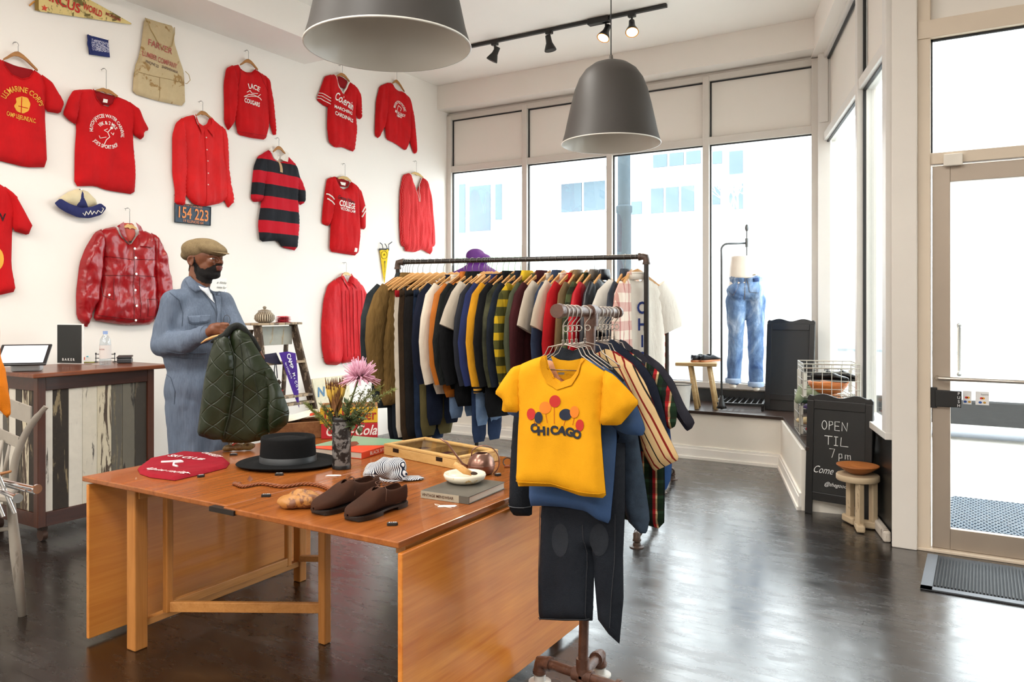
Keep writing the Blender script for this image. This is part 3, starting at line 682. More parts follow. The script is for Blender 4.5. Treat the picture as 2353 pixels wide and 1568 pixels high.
for i in range(22):
    a = 2*PI*i/22; p = V((-.025+.016*math.cos(a), -.01+.016*math.sin(a), .06+.012*(i % 4))); leaf(m, p, (.25*math.cos(a), .25*math.sin(a), 1), .095, .012, (math.cos(a), math.sin(a), 0))
m.obj('bracts', plain('#7a5530', .7, var=.3, vs=40), f)
f = vt('chrysanthemum', 'pink spidery chrysanthemum bloom rising from the dark vase', 'flower')
MB().tube(curve((.01, 0, -.12), (.078, .0, .215), (-.015, 0, 0)), .004, 8).obj('stem', plain('#55622c', .7), f)
m = MB(); c0 = V((.082, 0, .222))
for i in range(230):
    z = rnd.uniform(-.25, 1); a = rnd.uniform(0, 2*PI); s_ = math.sqrt(max(0, 1-z*z)); d = V((s_*math.cos(a)+.12, s_*math.sin(a), z)).normalized(); L = .075 if rnd.random() < .75 else .095
    if z < 0: L = .1
    tip = c0+d*L+V((0, 0, -.012 if z < .3 else .01)); m.tube([c0+d*.012, c0+d*L*.55, tip], [.0022, .003, .0018], 4)
m.obj('petals', plain('#d9a3b8', .6, var=.15, vs=50), f, smooth=True)
def sprig(lab, tips, col, kind, cat='foliage', name='leafy_sprig'):
    f = vt(name, lab, cat); st = MB(); lf = MB()
    for (p1, bow) in tips:
        C = curve((rnd.uniform(-.02, .02), rnd.uniform(-.02, .02), -.1), p1, bow, 14); st.tube(C, .0022, 5)
        for i in range(5, 15):
            p = C[min(i, 14)]; d0 = (C[min(i+1, 14)]-C[i-1]).normalized()
            for _ in range(16 if kind == 'fern' else (5 if kind == 'berry' else 2)):
                d = (d0*rnd.uniform(.2, 1)+V((rnd.uniform(-1, 1), rnd.uniform(-1, 1), rnd.uniform(-.6, 1)))).normalized(); pp_ = p+d0*rnd.uniform(-.012, .012)
                if kind == 'fern': lf.tube([pp_, pp_+d*rnd.uniform(.012, .026)], [.0012, .0006], 4)
                elif kind == 'berry': q = pp_+d*rnd.uniform(.012, .04); st.tube([pp_, q], .0007, 4); lf.ell(q, (.0035,)*3, None, 6, 4)
                else: leaf(lf, pp_, d, rnd.uniform(.035, .065), rnd.uniform(.009, .016))
    st.obj('stem', plain('#5a5a30', .7), f); lf.obj('leaves', plain(col, .6, var=.3, vs=30), f)
sprig('feathery green fern sprig leaning left out of the dark vase', [((-.16, -.02, .10), (0, 0, .02)), ((-.13, .02, .06), (0, 0, .02))], '#6f7c34', 'fern')
sprig('olive fern plume reaching right out of the dark vase', [((.24, .0, .165), (-.02, 0, .04)), ((.17, .02, .17), (-.02, 0, .03))], '#7c8440', 'fern')
sprig('bushy dark green fern in the middle of the dark vase', [((-.08, -.03, .09), (0, 0, .02)), ((.05, -.04, .12), (0, 0, .01)), ((-.05, .02, .13), (0, 0, 0)), ((.02, .03, .10), (0, 0, 0))], '#566633', 'fern')
sprig('fine wispy green spray below the pink bloom', [((.12, -.03, .12), (0, 0, .01)), ((.15, .0, .09), (0, 0, .01)), ((.09, .02, .15), (0, 0, 0)), ((.17, -.02, .13), (0, 0, .01)), ((.06, -.03, .14), (0, 0, .0)), ((.13, .03, .17), (0, 0, .0))], '#7f8a5c', 'berry')
sprig('dark leafy eucalyptus stems at the rim of the vase', [((.08, -.03, .05), (0, 0, .03)), ((.03, -.03, .10), (0, 0, 0)), ((.09, -.02, .0), (0, 0, .05)), ((-.06, 0, .08), (0, 0, 0))], '#4f5f3c', 'leaf')
# wooden crate with records and cloth
O, u, v, L, W_ = recton((612, 1014), (768, 1003), (700, 968), TZ)
O, A = onz(612, 1016, TZ), onz(772, 1004, TZ); u = (A-O).normalized(); v = V((-u.y, u.x, 0)); L = (A-O).length; W_ = .26
t = thing('wooden_crate', 'old wooden crate packed with printed cloths behind the black hat', 'crate', (O.x, O.y, TZ)); cw = wood('#6e4426', '#9c6f46', 'x', .65, .8)
Oc = V((O.x, O.y, 0))
for nm, a in (('crate_front', (0, L, 0, .015, .001, .095)), ('crate_back', (0, L, W_-.015, W_, .001, .095)), ('crate_end', (0, .02, .015, W_-.015, .001, .105)), ('crate_end', (L-.02, L, .015, W_-.015, .001, .105)), ('crate_bottom', (.02, L-.02, .015, W_-.015, .001, .012))):
    m = MB(); rbox(m, O, u, v, *a[:4], TZ+a[4], TZ+a[5]); m.obj(nm, cw, t, world=True, bevel=.003)
cols = ['#a81f24', '#e3d7bf', '#5a3a22', '#d9c8a4', '#b9472a', '#e8ddc8', '#403024', '#dccba8', '#c63a26', '#ece2d0']
kinds = ['red', 'cream', 'dark brown', 'straw', 'rust', 'ivory', 'black-brown', 'sand', 'scarlet', 'off-white']
for i in range(10):
    m = MB(); Q = []
    S = Sheet([(-.16, -.08), (.17, -.085), (.18, .07), (.0, .085), (-.17, .08)], T=.010, R=.02, fold=.004, seed=i, spacing=.03, base=0)
    th = math.radians(24-1.5*i); ya = .16*math.sin(i*2.3); uu, vv = u*math.cos(ya)+v*math.sin(ya), v*math.cos(ya)-u*math.sin(ya); o_ = Oc+u*(L*.36+i*.013)+v*(W_*.5)+V((0, 0, TZ+.075+.0055*i))
    ax = uu*math.cos(th)+V((0, 0, math.sin(th))); nz = V((0, 0, math.cos(th)))-uu*math.sin(th)
    bend = lambda a, b, w, o_=o_, ax=ax, nz=nz, vv=vv: o_+ax*a+vv*b+nz*(w-.9*max(0, a-.03)**2*3)
    f = S.mesh(bend); sh = f.obj('folded_cloth', cloth(cols[i], .15), None, smooth=60)
    tag(sh, f'{kinds[i]} printed cloth in the fanned pile sticking out of the wooden crate', 'cloth', 'printed cloths in the wooden crate')
# soda crates
def soda(px0, px1, yb, zb, zt, lab, col, txt, tc, nm, script=False, off=0, grp=None):
    A, B = onz(px0, yb, TZ), onz(px1, yb-4, TZ); u = (B-A).normalized(); v = V((-u.y, u.x, 0)); L = (B-A).length
    t = thing(nm, lab, 'crate', (A.x, A.y, zb)); pm = chipped(col, col, '#5a3520', 12, .72)
    for n_, a in (('crate_front', (0, L, 0, .012)), ('crate_back', (0, L, .24, .252)), ('crate_end', (0, .014, .012, .24)), ('crate_end', (L-.014, L, .012, .24))):
        m = MB(); rbox(m, A, u, v, *a, zb+.001, zt); m.obj(n_, pm if n_ == 'crate_front' else wood('#8a5a34', '#b98a5a', 'x', .6), t, world=True, bevel=.002)
    m = MB()
    for k in range(1, 5): rbox(m, A, u, v, L*k/5-.003, L*k/5+.003, .012, .24, zb+.01, zt-.01)
    m.obj('dividers', wood('#8a5a34', '#b98a5a', 'x', .6), t, world=True)
    m = MB(); text(m, txt, lambda a, b, w: A+u*a-v*.0015+V((0, 0, b-A.z+zb)), (L*.52, (zt-zb)*.5), (zt-zb)*.95, bold=.03, shear=.35 if script else 0, width=L*.9); m.obj('lettering', plain(tc, .6), t, world=True)
soda(738, 868, 1010, TZ, TZ+.085, 'red soda crate with white script, under the yellow crate', '#c3202a', 'Coca-Cola', '#f2e8e2', 'soda_crate', True)
soda(735, 868, 1010, TZ+.086, TZ+.175, 'yellow soda crate with red letters, stacked on the red crate', '#e2b223', 'Dr Pepper', '#a02018', 'soda_crate')
# Black Ivy book
def book(lab, o, a, b, z0, th, cover, spine_txt=None, tcol='#ffffff', col2=None, name='book', spine_on='front'):
    O, u, v, L, W = recton(o, a, b, z0+th); t = thing(name, lab, 'book', (O.x, O.y, z0))
    m = MB(); rbox(m, O, u, v, .003, L-.003, .003, W-.003, z0+.0035, z0+th-.0035); m.obj('pages', stripes('z', .002, [(0, '#e8e0d0'), (.5, '#c9bfae')], bump=0), t, world=True)
    m = MB(); rbox(m, O, u, v, 0, L, 0, W, z0+.0005, z0+.0035); rbox(m, O, u, v, 0, L, 0, W, z0+th-.0035, z0+th); rbox(m, O, u, v, 0, L, -.002, .002, z0+.0005, z0+th)
    m.obj('cover', cover, t, world=True, bevel=.001)
    if spine_txt:
        for tx, c, s_, wd in spine_txt:
            m = MB(); text(m, tx, lambda p, q, w: O+u*p-v*.0048+V((0, 0, q-th/2)), (L*c, 0), s_, bold=.02); m.obj('lettering', plain(tcol, .5), t, world=True)
    return t, O, u, v, L, W
t, O, u, v, L, W_ = book('orange and green hardback book with black ivy on the spine', (831, 1040), (929, 1012), (738, 1019), TZ, .034, plain('#d8452a', .35, var=.05), [('BLACK IVY', .33, .026, .1), ('A REVOLT IN STYLE', .76, .011, .1)])
f = uvp(O, u, v, TZ+.034); m = MB(); m.prism([(L*.55, .006), (L-.004, .006), (L-.004, W_-.006), (.03, W_-.006), (L*.3, W_*.55), (L*.42, W_*.3)], f, .0003, .0012); m.obj('cover_panel', plain('#7ea68a', .35), t, world=True)
m = MB(); S = [(L*.35+.09*math.cos(a)*(1+.2*math.sin(3*a)), W_*.55+.05*math.sin(a)) for a in [i*PI/12 for i in range(24)]]; m.prism(S, f, .0014, .0022); m.obj('cover_picture', plain('#6b3328', .4, var=.3, vs=30), t, world=True)
# glass-topped display case
zt = TZ+.045
O, u, v, L, W_ = recton((882, 1025), (1049, 1058), (960, 1006), zt)
t = thing('display_case', 'shallow wooden display case with glass lid holding small accessories', 'display case', (O.x, O.y, TZ)); pw = wood('#b98a48', '#dcb778', 'x', .45, 1)
for nm, a in (('case_front', (0, L, 0, .014)), ('case_back', (0, L, W_-.014, W_)), ('case_side', (0, .014, .014, W_-.014)), ('case_side', (L-.014, L, .014, W_-.014))):
    m = MB(); rbox(m, O, u, v, *a, TZ+.001, zt); m.obj(nm, pw, t, world=True, bevel=.002)
m = MB(); rbox(m, O, u, v, .014, L-.014, .014, W_-.014, TZ+.001, TZ+.006); m.obj('case_bottom', plain('#4a1820', .8), t, world=True)
for a in ((.0, L, .0, .028), (.0, L, W_-.028, W_), (.0, .028, .028, W_-.028), (L-.028, L, .028, W_-.028)):
    m = MB(); rbox(m, O, u, v, *a, zt+.001, zt+.012); m.obj('lid_frame', pw, t, world=True, bevel=.002)
m = MB(); rbox(m, O, u, v, .02, L-.02, .02, W_-.02, zt+.004, zt+.007); m.obj('lid_glass', clear((.97, .98, .97), .01), t, world=True)
for k in (.18, .78):
    m = MB(); rbox(m, O, u, v, L*k-.022, L*k+.022, -.002, 0, TZ+.024, TZ+.043); m.obj('latch', plain('#2a2018', .5, .5), t, world=True)
for k in (.36, .68):
    m = MB(); rbox(m, O, u, v, L*k-.002, L*k+.002, .014, W_-.014, TZ+.006, zt-.008); m.obj('divider', pw, t, world=True)
rnd = random.Random(11)
for i in range(8):
    P = O+u*(L*(.1+.11*i))+v*(W_*rnd.uniform(.2, .85)); c = ['#c9b48a', '#b03024', '#3b2c24', '#d8d4cc', '#c2692a', '#7a8a9a', '#d8a020', '#3a5a8a'][i]; nmt = ['straw', 'red', 'dark brown', 'silver-white', 'orange', 'grey', 'golden', 'blue'][i]; m = MB()
    pts = arcpts((P.x, P.y, TZ+.012), rnd.uniform(.010, .016), 0, 2*PI, 12, (1, 0, 0), (0, 1, 0))[:-1]; m.tube(pts, .003, 6, closed=True)
    tag(m.obj('ring_trinket', plain(c, .3, .6), None, smooth=True), f'small {nmt} ring-shaped trinket lying inside the glass-topped display case', 'trinket', 'trinkets in the display case')
for i in range(6):
    P = O+u*(L*(.16+.14*i))+v*(W_*(.35+.3*(i % 2))); m = MB(); m.ell((P.x, P.y, TZ+.014), (.032, .016, .008))
    tag(m.obj('folded_tie', plain(['#7a1c22', '#2a2c40', '#8a1f2a', '#4a2018', '#9a2a2a', '#30201c'][i], .7), None, smooth=True), 'small '+['crimson', 'slate blue', 'bright red', 'chestnut', 'scarlet', 'near-black'][i]+' rolled accessory lying inside the glass-topped display case', 'accessory', 'rolled accessories in the display case')
# watering can
P = onz(1106, 1089, TZ); t = thing('watering_can', 'small round copper watering can with long thin spout and hoop handle', 'watering can', (P.x, P.y, TZ), YAW)
cop = plain('#8d6a5c', .28, .75, var=.2); s = .062
MB().lathe([(.02, .001), (.05, .004), (.060, .025), (.062, .045), (.055, .068), (.038, .088), (.028, .094), (.026, .094), (.036, .086), (.05, .06)], n=32, cap=True).obj('can_body', cop, t, smooth=True)
MB().tube([(-.055, 0, .03), (-.085, 0, .045), (-.115, 0, .085), (-.155, 0, .14), (-.185, 0, .158)], [.006, .005, .0045, .004, .0035], 10).obj('spout', cop, t, smooth=True)
MB().tube([(-.045, 0, .078)]+arcpts((.01, 0, .055), .072, PI*.75, -PI*.45, 18)+[(.045, 0, .02)], .0028, 8).obj('hoop_handle', cop, t, smooth=True)
MB().lathe([(.0625, .040), (.0632, .042), (.0625, .044)], n=32, cap=False).obj('seam', cop, t)
# menswear book, bowl and brushes
t, O, u, v, L, W_ = book('grey hardback book lying flat under the alabaster bowl', (968, 1127), (1078, 1142), (1048, 1094), TZ, .030, plain('#57534a', .5, var=.3, vs=14), [('VINTAGE MENSWEAR', .30, .014, .1), ('MILLER & SONS', .72, .009, .1)] if False else [('VINTAGE MENSWEAR', .36, .015, .1)], '#4a2c1c')
m = MB(); rbox(m, O, u, v, .0, L*.80, -.0035, -.002, TZ+.001, TZ+.029); m.obj('spine_label', plain('#a39a86', .6), t, world=True)
P = onz(1068, 1108, TZ+.031); t = thing('alabaster_bowl', 'cream alabaster bowl standing on the grey book', 'bowl', (P.x, P.y, TZ+.0305), YAW)
MB().lathe([(.02, .001), (.062, .003), (.082, .016), (.088, .03), (.085, .038), (.079, .038), (.074, .028), (.055, .018), (.02, .015), (.002, .015)], n=40).obj('bowl_body', chipped('#efe6cf', '#d9b87a', '#c69a50', 9, .6, .3, (1, 1, 1)), t, smooth=True)
tag(MB().tube([P+rt*(-.045)+V((0, 0, .075)), P+rt*.0+V((0, 0, .045)), P+rt*.03+V((0, 0, .034))], [.009, .011, .007], 8, flat=1.3).obj('wooden_scoop', wood('#c08a4a', '#e0b070', 'x', .5), None, smooth=True), 'pale wooden scoop with charred end lying in the alabaster bowl', 'scoop')
m = MB(); m.ell(P+rt*.034+V((0, 0, .036)), (.022, .012, .007)); tag(m.obj('charred_bundle', plain('#3b2a1e', .9), None, smooth=True), 'charred dark wood chip in the alabaster bowl', 'wood chip')
# white swing tag, paper scrap, keys
P = onz(1027, 1165, TZ); t = thing('swing_tag', 'white swing tag with string near the right table edge', 'tag', (P.x, P.y, TZ), YAW)
MB().prism([(-.035, -.006), (-.028, .012), (.03, .014), (.038, .004), (.03, -.008), (-.028, -.012)], flat, .001, .003).obj('card', plain('#f1eee6', .8), t)
MB().tube([(-.033, 0, .004), (-.045, .015, .003), (-.05, .03, .003), (-.035, .02, .003), (-.01, -.015, .004), (.02, -.028, .003)], .001, 5).obj('string', plain('#e0d8c8', .8), t)
P = onz(767, 1094, TZ); t = tag(MB().prism([(-.035, -.012), (-.03, .008), (.0, .014), (.03, .01), (.034, -.003), (.01, -.012)], lambda a, b, w: P+rt*a+fw*b+V((0, 0, w)), .001, .0025).obj('paper_scrap', plain('#f2efe9', .8), None), 'blank white paper label beside the foot of the vase', 'paper')
P = onz(1166, 1075, TZ); t = thing('key_fob', 'small dark keyring at the right edge of the table', 'keyring', (P.x, P.y, TZ), YAW)
MB().tube(arcpts((0, 0, .026), .02, 0, 2*PI, 16, (1, 0, .0), (0, .3, .95))[:-1], .0025, 6, closed=True).obj('ring', plain('#30302e', .3, .8), t)
MB().box((0, .0, .006), (.03, .02, .01)).obj('fob', plain('#8a4a24', .5), t, bevel=.002)
# leather bag with braided strap
P = onz(697, 1166, TZ); t = thing('leather_pouch', 'tan leather pouch lying beside the brown shoes', 'pouch', (P.x, P.y, TZ), YAW)
blobobj('pouch_body', [('e', (0, 0, .026), (.085, .05, .03)), ('e', (-.04, -.005, .022), (.06, .045, .026)), ('e', (.05, .0, .022), (.05, .04, .026)), ('e', (-.01, .01, .045), (.045, .03, .024))], chipped('#b07838', '#5a3222', '#80502a', 16, .50, .5, (1, 1, 1)), t, .005, 3, wr=.005, ws=(28, 28, 28), push=lambda v: setattr(v.co, 'z', max(v.co.z, .0008)))
lm = plain('#84461c', .5, var=.25, vs=40)
pth = [onz(*p, TZ+.008) for p in ((540, 1112), (560, 1118), (600, 1112), (650, 1118), (700, 1112), (740, 1118), (762, 1132), (755, 1148), (735, 1152))]
st = thing('braided_strap', 'braided brown leather strap snaking behind the tan pouch', 'strap', tuple(pth[0]))
def spl(P, n=10):
    out = []
    for i in range(len(P)-1):
        a, b, c, d = P[max(i-1, 0)], P[i], P[i+1], P[min(i+2, len(P)-1)]
        for k in range(n):
            s_ = k/n; out.append(.5*((2*b)+(c-a)*s_+(2*a-5*b+4*c-d)*s_*s_+(3*b-a-3*c+d)*s_**3))
    return out+[P[-1]]
sp_ = spl(pth)
for k in range(3):
    m = MB(); m.tube([p+fw*(.010*math.sin(i*1.1+k*2.09))+V((0, 0, .004*math.cos(i*1.1+k*2.09))) for i, p in enumerate(sp_)], .0036, 6); m.obj('strand', lm, st, world=True, smooth=True)
m = MB(); m.tube([p+fw*.02+V((0, 0, .0)) for p in sp_[:-8]], .0035, 6); m.obj('strand', lm, st, world=True, smooth=True)
m = MB(); m.ell(pth[0], (.012, .012, .009)); m.ell(pth[0]+rt*.018, (.008, .01, .008)); leaf(m, onz(575, 1108, TZ+.012), (-.3, .2, .5), .03, .012); m.obj('knot', plain('#6b3a1c', .6), st, world=True, smooth=True)
# shoes
def shoe(name, lab, loc, rz, mat, lin_, sole, laces=None, L=.29, grp=None, heelcol=None, low=False, tall=1):
    t = thing(name, lab, 'shoe', loc, rz, grp)
    X = [0, .012, .03, .055, .085, .115, .145, .175, .205, .235, .262, .28, .289, .2925]
    Wd = [.006, .024, .031, .034, .034, .034, .037, .043, .047, .047, .041, .028, .014, .004]
    H = [.060, .082, .088, .086, .082, .082, .086, .076, .062, .052, .045, .038, .031, .026]; A0 = [1.0, .85, .95, 1.0, .95, .8, .32, .0, .0, .0, .0, .0, .0, .0]
    if low: H = [h*.82 for h in H]; A0 = [.9, .85, .95, 1.05, 1.1, 1.15, .9, .25, 0, 0, 0, 0, 0, 0]
    H = [.018+(h-.018)*tall for h in H]; k = L/.29; rs = []
    Q_ = spl([V((x, w_, h)) for x, w_, h in zip(X, Wd, H)], 3); A0 = [float(np.interp(q.x, X, A0)) if q.x < .176 else (0. if not low else float(np.interp(q.x, X, A0))) for q in Q_]; A0 = [0. if a < .05 else a for a in A0]; X, Wd, H = [q.x for q in Q_], [q.y for q in Q_], [q.z for q in Q_]
    for x, w_, h, a0 in zip(X, Wd, H, A0):
        r = []; zc = .018; n = 20
        for j in range(n+1):
            a = a0+(2*PI-2*a0)*j/n if a0 else 2*PI*j/n
            sx, cz = math.sin(a), math.cos(a); sx = 0. if abs(sx) < 1e-9 else sx; zz = (h-zc)*.5
            y = w_*math.copysign(abs(sx)**.75, sx); z = zc+zz+zz*math.copysign(abs(cz)**.8, cz)
            r.append(V((x*k, y*k, z*k)))
        rs.append(r)
    up = MB().rings(rs, False, False).obj('upper', mat, t, smooth=True, solid=.003)
    b_ = bmesh.new(); b_.from_mesh(up.data); bmesh.ops.remove_doubles(b_, verts=b_.verts, dist=2e-5); b_.to_mesh(up.data); b_.free()
    def so(z0, z1, x0, x1, g, nm, mt_):
        P = []; xs = [x for x in X if x0 <= x <= x1]
        top = [(x*k, (np.interp(x, X, Wd)+g)*k) for x in xs]; P = top+[(x, -y) for x, y in reversed(top)]
        MB().prism(P, lambda a, b, w: V((a, b, w)), z0, z1).obj(nm, mt_, t, bevel=.001)
    so(.012 if not low else .002, .020, 0, .2925, .004, 'sole', sole); so(.0005, .014, 0, .075, .003, 'heel', heelcol or sole)
    if not low: so(.0008, .012, .15, .28, .002, 'forefoot', sole)
    MB().ell((.065*k, 0, .024), (.058*k, .026*k, .006)).obj('insole', lin_, t, smooth=True)
    if laces:
        m = MB()
        for i in range(4):
            x = .125+.018*i; z = (.092-.011*i)*tall; m.tube([(x*k, -.018, z-.004), (x*k, 0, z+.004), (x*k, .018, z-.002)], .0022, 5)
        for sgn in (-1, 1):
            m.tube(arcpts((.118*k, sgn*.018, .088*tall), .016, 0, 2*PI, 10, (1, 0, 0), (0, sgn*.8, .35)), .0015, 5); m.tube([(.12*k, 0, .095*tall), (.13*k, sgn*.03, .075*tall), (.15*k, sgn*.046, .05)], .0014, 5)
        m.obj('laces', laces, t, smooth=True)
        MB().tube([(.04*k, -.03, .088*tall*.98), (.01, 0, .084*tall), (.04*k, .03, .088*tall*.98)], .0012, 4).obj('heel_seam', mat, t)
    return t
sued = cloth('#3a2114', .2, .1, .95, .2); soleb = plain('#1c1512', .4)
def pshoe(heel, toe, name, lab, L=.30):
    a, b = onz(*heel, TZ), onz(*toe, TZ); d = b-a; rz = math.atan2(d.y, d.x); return (a.x, a.y, TZ), rz, d.length
l, r_, L = pshoe((930, 1160), (800, 1200), '', ''); shoe('brown_shoe', 'dark brown suede lace-up shoe, the nearer of the pair on the table', l, r_, sued, plain('#7a4526', .8), soleb, plain('#5a3622', .6), L=max(.27, min(L, .31)), grp='brown suede shoes on the table', tall=1.15)
l2, r2, L2 = pshoe((868, 1146), (722, 1185), '', ''); shoe('brown_shoe', 'dark brown suede lace-up shoe, the farther of the pair, against the tan pouch', l2, r2, sued, plain('#7a4526', .8), soleb, plain('#5a3622', .6), L=max(.27, min(L2, .31)), grp='brown suede shoes on the table', tall=1.15)
# striped cap
P = onz(890, 1105, TZ); t = thing('striped_hat', 'crumpled navy and white striped engineer cap on the table', 'hat', (P.x, P.y, TZ), YAW)
sm_ = stripes('x', .006, [(0, '#e6e6e6'), (.5, '#232a3c')], rot=(0, .3, .6)); sm2 = stripes('z', .006, [(0, '#e6e6e6'), (.5, '#232a3c')], rot=(.5, .3, 0))
blobobj('cap_crown', [('e', (-.03, .02, .045), (.07, .05, .045)), ('e', (.03, .01, .05), (.055, .05, .045)), ('e', (.0, .03, .07), (.05, .035, .035)), ('e', (-.065, -.0, .025), (.035, .04, .026)), ('e', (.05, -.015, .03), (.045, .035, .03))], [sm_], t, .005, 3, wr=.012, ws=(16, 16, 16), push=lambda v: setattr(v.co, 'z', max(v.co.z, .0008)))
S = Sheet([(.06, -.02), (.10, -.03), (.145, -.01), (.16, .02), (.14, .05), (.09, .05), (.05, .04)], T=.008, R=.01, fold=0, spacing=.012, base=.006); S.mesh(fn).obj('cap_brim', sm_, t, smooth=True)
m = MB(); m.tube(arcpts((.03, -.02, .02), .06, PI*1.1, PI*1.9, 10, (1, 0, 0), (0, .9, .1)), .006, 6); m.obj('sweatband', sm2, t, smooth=True)
# ================================================================ THE LEFT WALL
XO = XW+.012
def wp(px, py, X=XO): return onX(px, py, X)
hw = wood('#8a5a2c', '#b98246', 'y', .4, 1); steel = plain('#8c8a86', .3, .9)
nail = plain('#6a6560', .3, .9)
def wall_hanger(hook, neck, pl, pr, lab, mat=None, thick=.012, drop=0):
    """flat arched hanger on the wall: px of hook top, neck, and both arm ends"""
    N = wp(*neck, XO+.03); A, B, H = wp(*pl, XO+.03), wp(*pr, XO+.03), wp(*hook, XO+.022)
    t = thing('clothes_hanger', lab, 'hanger', (N.x, N.y, N.z)); mat = mat or hw
    up = V((0, 0, 1)); poly = []
    for e in (A, B):
        poly.append([N.lerp(e, k)+up*((N-e).z*.0+.018*math.sin(PI*min(1, k*1.0))*(1-k)+.008) for k in (0, .25, .5, .75, 1)])
    top = list(reversed(poly[0]))+poly[1][1:]; th = [.010, .015, .019, .022, .026, .022, .019, .015, .010]
    rings = [[p+V((dx, 0, dz)) for dx, dz in ((-thick/2, -h), (thick/2, -h), (thick/2, h*.3), (0, h*.45), (-thick/2, h*.3))] for p, h in zip(top, th)]
    MB().rings(rings).obj('hanger_arms', mat, t, world=True, smooth=50)
    d = (B-A).normalized(); hz = H.z-N.z; r = .019; s = 1
    P = [N+up*.01, N+up*(hz-2.2*r)]+[N+V((0, 0, hz-r))+V((0, 1, 0))*(-r*math.cos(a)*1.0)*s+up*(r*math.sin(a)) for a in [-.7+i*(PI+1.1)/10 for i in range(11)]][::-1]
    P = [N+up*.01, N+up*(hz-2.6*r)]+[N+V((0, -r*.9, hz-r))+V((0, r*math.cos(a), r*math.sin(a))) for a in [-.5+i*(PI+.7)/10 for i in range(11)]]
    MB().tube(P, .0018, 6).obj('hook', steel, t, world=True, smooth=True)
    q = N+V((0, -r*.9, hz-.003)); MB().cyl((XW-.002, q.y, q.z), (XO+.04, q.y, q.z), .0016, n=8).obj('nail', nail, t, world=True)
    return t
class G:
    def __init__(s, name, lab, cat, base=(0, 0), grp=None):
        b = wp(*base); s.b = b; s.t = thing(name, lab, cat, (XO, b.y, b.z), group=grp); s.S = {}
    def uv(s, px, py): q = wp(px, py, XO+.03); return (q.y, q.z)
    def piece(s, nm, poly, mat, T=.042, base=.004, fold=.019, smooth=1, seed=0, fs=(9, 1.7), R=None, lab=None, sp=.019, back='flat', fn=None, key=None):
        S = Sheet([s.uv(*p) for p in poly], T=T, R=R, fold=fold, fs=fs, seed=seed, smooth=smooth, base=base, spacing=sp)
        o = S.mesh(lambda u, v, w: V((XO+w, u, v)), back).obj(nm, mat, s.t, world=True, smooth=70, label=lab); s.S[key or nm] = S; return o
    def on(s, key='shirt_body', dz=.004):
        S = s.S[key]; return lambda u, v, w: V((XO+S.h(u, v)+dz+w, u, v))
    def txt(s, st, c, h, mat, key='shirt_body', wpx=None, **k):
        q = s.uv(*c); sc_ = h*(wp(c[0], c[1]-1, XO+.03).z-wp(c[0], c[1], XO+.03).z); m = MB(); f = s.on(key)
        text(m, st, lambda u, v, w: f(u, v, w), q, sc_, width=(s.uv(c[0]+wpx/2, c[1])[0]-s.uv(c[0]-wpx/2, c[1])[0]) if wpx else None, **k)
        return m.obj('lettering', mat, s.t, world=True, fix=False)
    def line(s, pts, mat, r=.0022, key='shirt_body', nm='seam', closed=False, lift=.002, sub=6, n=5):
        P = []; f = s.on(key, lift); P0 = [s.uv(*p) for p in pts]; n0 = len(P0)
        for i in range(n0-1+(1 if closed else 0)):
            a, b = P0[i], P0[(i+1) % n0]
            for k in range(sub): P.append(f(a[0]+(b[0]-a[0])*k/sub, a[1]+(b[1]-a[1])*k/sub, 0))
        if not closed: P.append(f(*P0[-1], 0))
        return MB().tube(P, r, n, closed=closed).obj(nm, mat, s.t, world=True)
    def patch(s, poly, mat, nm, key='shirt_body', lift=.002, sp=.02, lab=None, smooth=0):
        S = Sheet([s.uv(*p) for p in poly], T=0, smooth=smooth, spacing=sp); vs, fs = S.tri(); f = s.on(key, lift)
        m = MB().add([f(p.x, p.y, 0) for p in vs], fs); return m.obj(nm, mat, s.t, world=True, smooth=70, label=lab)
    def disc(s, c, r, mat, nm, key='shirt_body', h=.003):
        q = s.uv(*c); p = s.on(key, 0)(*q, 0); return MB().cyl(p, p+V((h, 0, 0)), r, n=12).obj(nm, mat, s.t, world=True)
red = cloth('#c00f15', .1, .3, .85); redk = cloth('#8e0d14', .1, .2); wht = plain('#f0ebe2', .8); gold = plain('#e0a53a', .8); redo = cloth('#d3171a', .1, .3, .6)
# --- red tee, marine corps print
g = G('red_tshirt', 'red t-shirt with gold arched lettering, upper left on the wall', 'shirt', (50, 260))
g.piece('shirt_body', [(10, 137), (-20, 128), (-62, 150), (-58, 360), (0, 368), (64, 384), (113, 384), (107, 255), (114, 200), (100, 172), (84, 160), (72, 178), (54, 182), (30, 170), (16, 152)], red, seed=1)
g.piece('sleeve', [(96, 168), (123, 188), (137, 212), (151, 236), (141, 261), (107, 255), (104, 210)], red, T=.045, base=.012, seed=2)
g.piece('neck_back', [(10, 137), (40, 150), (84, 160), (72, 178), (54, 182), (26, 168)], redk, T=.012, base=.002, fold=0)
g.line([(10, 137), (16, 152), (30, 170), (54, 181), (72, 177), (84, 160)], red, .004, nm='collar_rib')
g.txt('U.S.MARINE CORPS', (48, 207), 18, gold, arc=.135, bold=.025, wpx=112); g.txt('CAMP LEJEUNE,N.C.', (45, 271), 14, gold, bold=.03, wpx=66, rot=-.1)
g.patch([(48, 222), (60, 226), (66, 240), (62, 256), (50, 262), (36, 256), (30, 244), (36, 236), (34, 226)], gold, 'print_emblem', smooth=1); g.line([(40, 244), (60, 250)], red, .003, nm='emblem_line'); g.line([(48, 224), (46, 262)], red, .003, nm='emblem_line')
wall_hanger((36, 97), (42, 124), (8, 138), (86, 163), 'wooden hanger holding the gold-lettered red t-shirt, upper left')
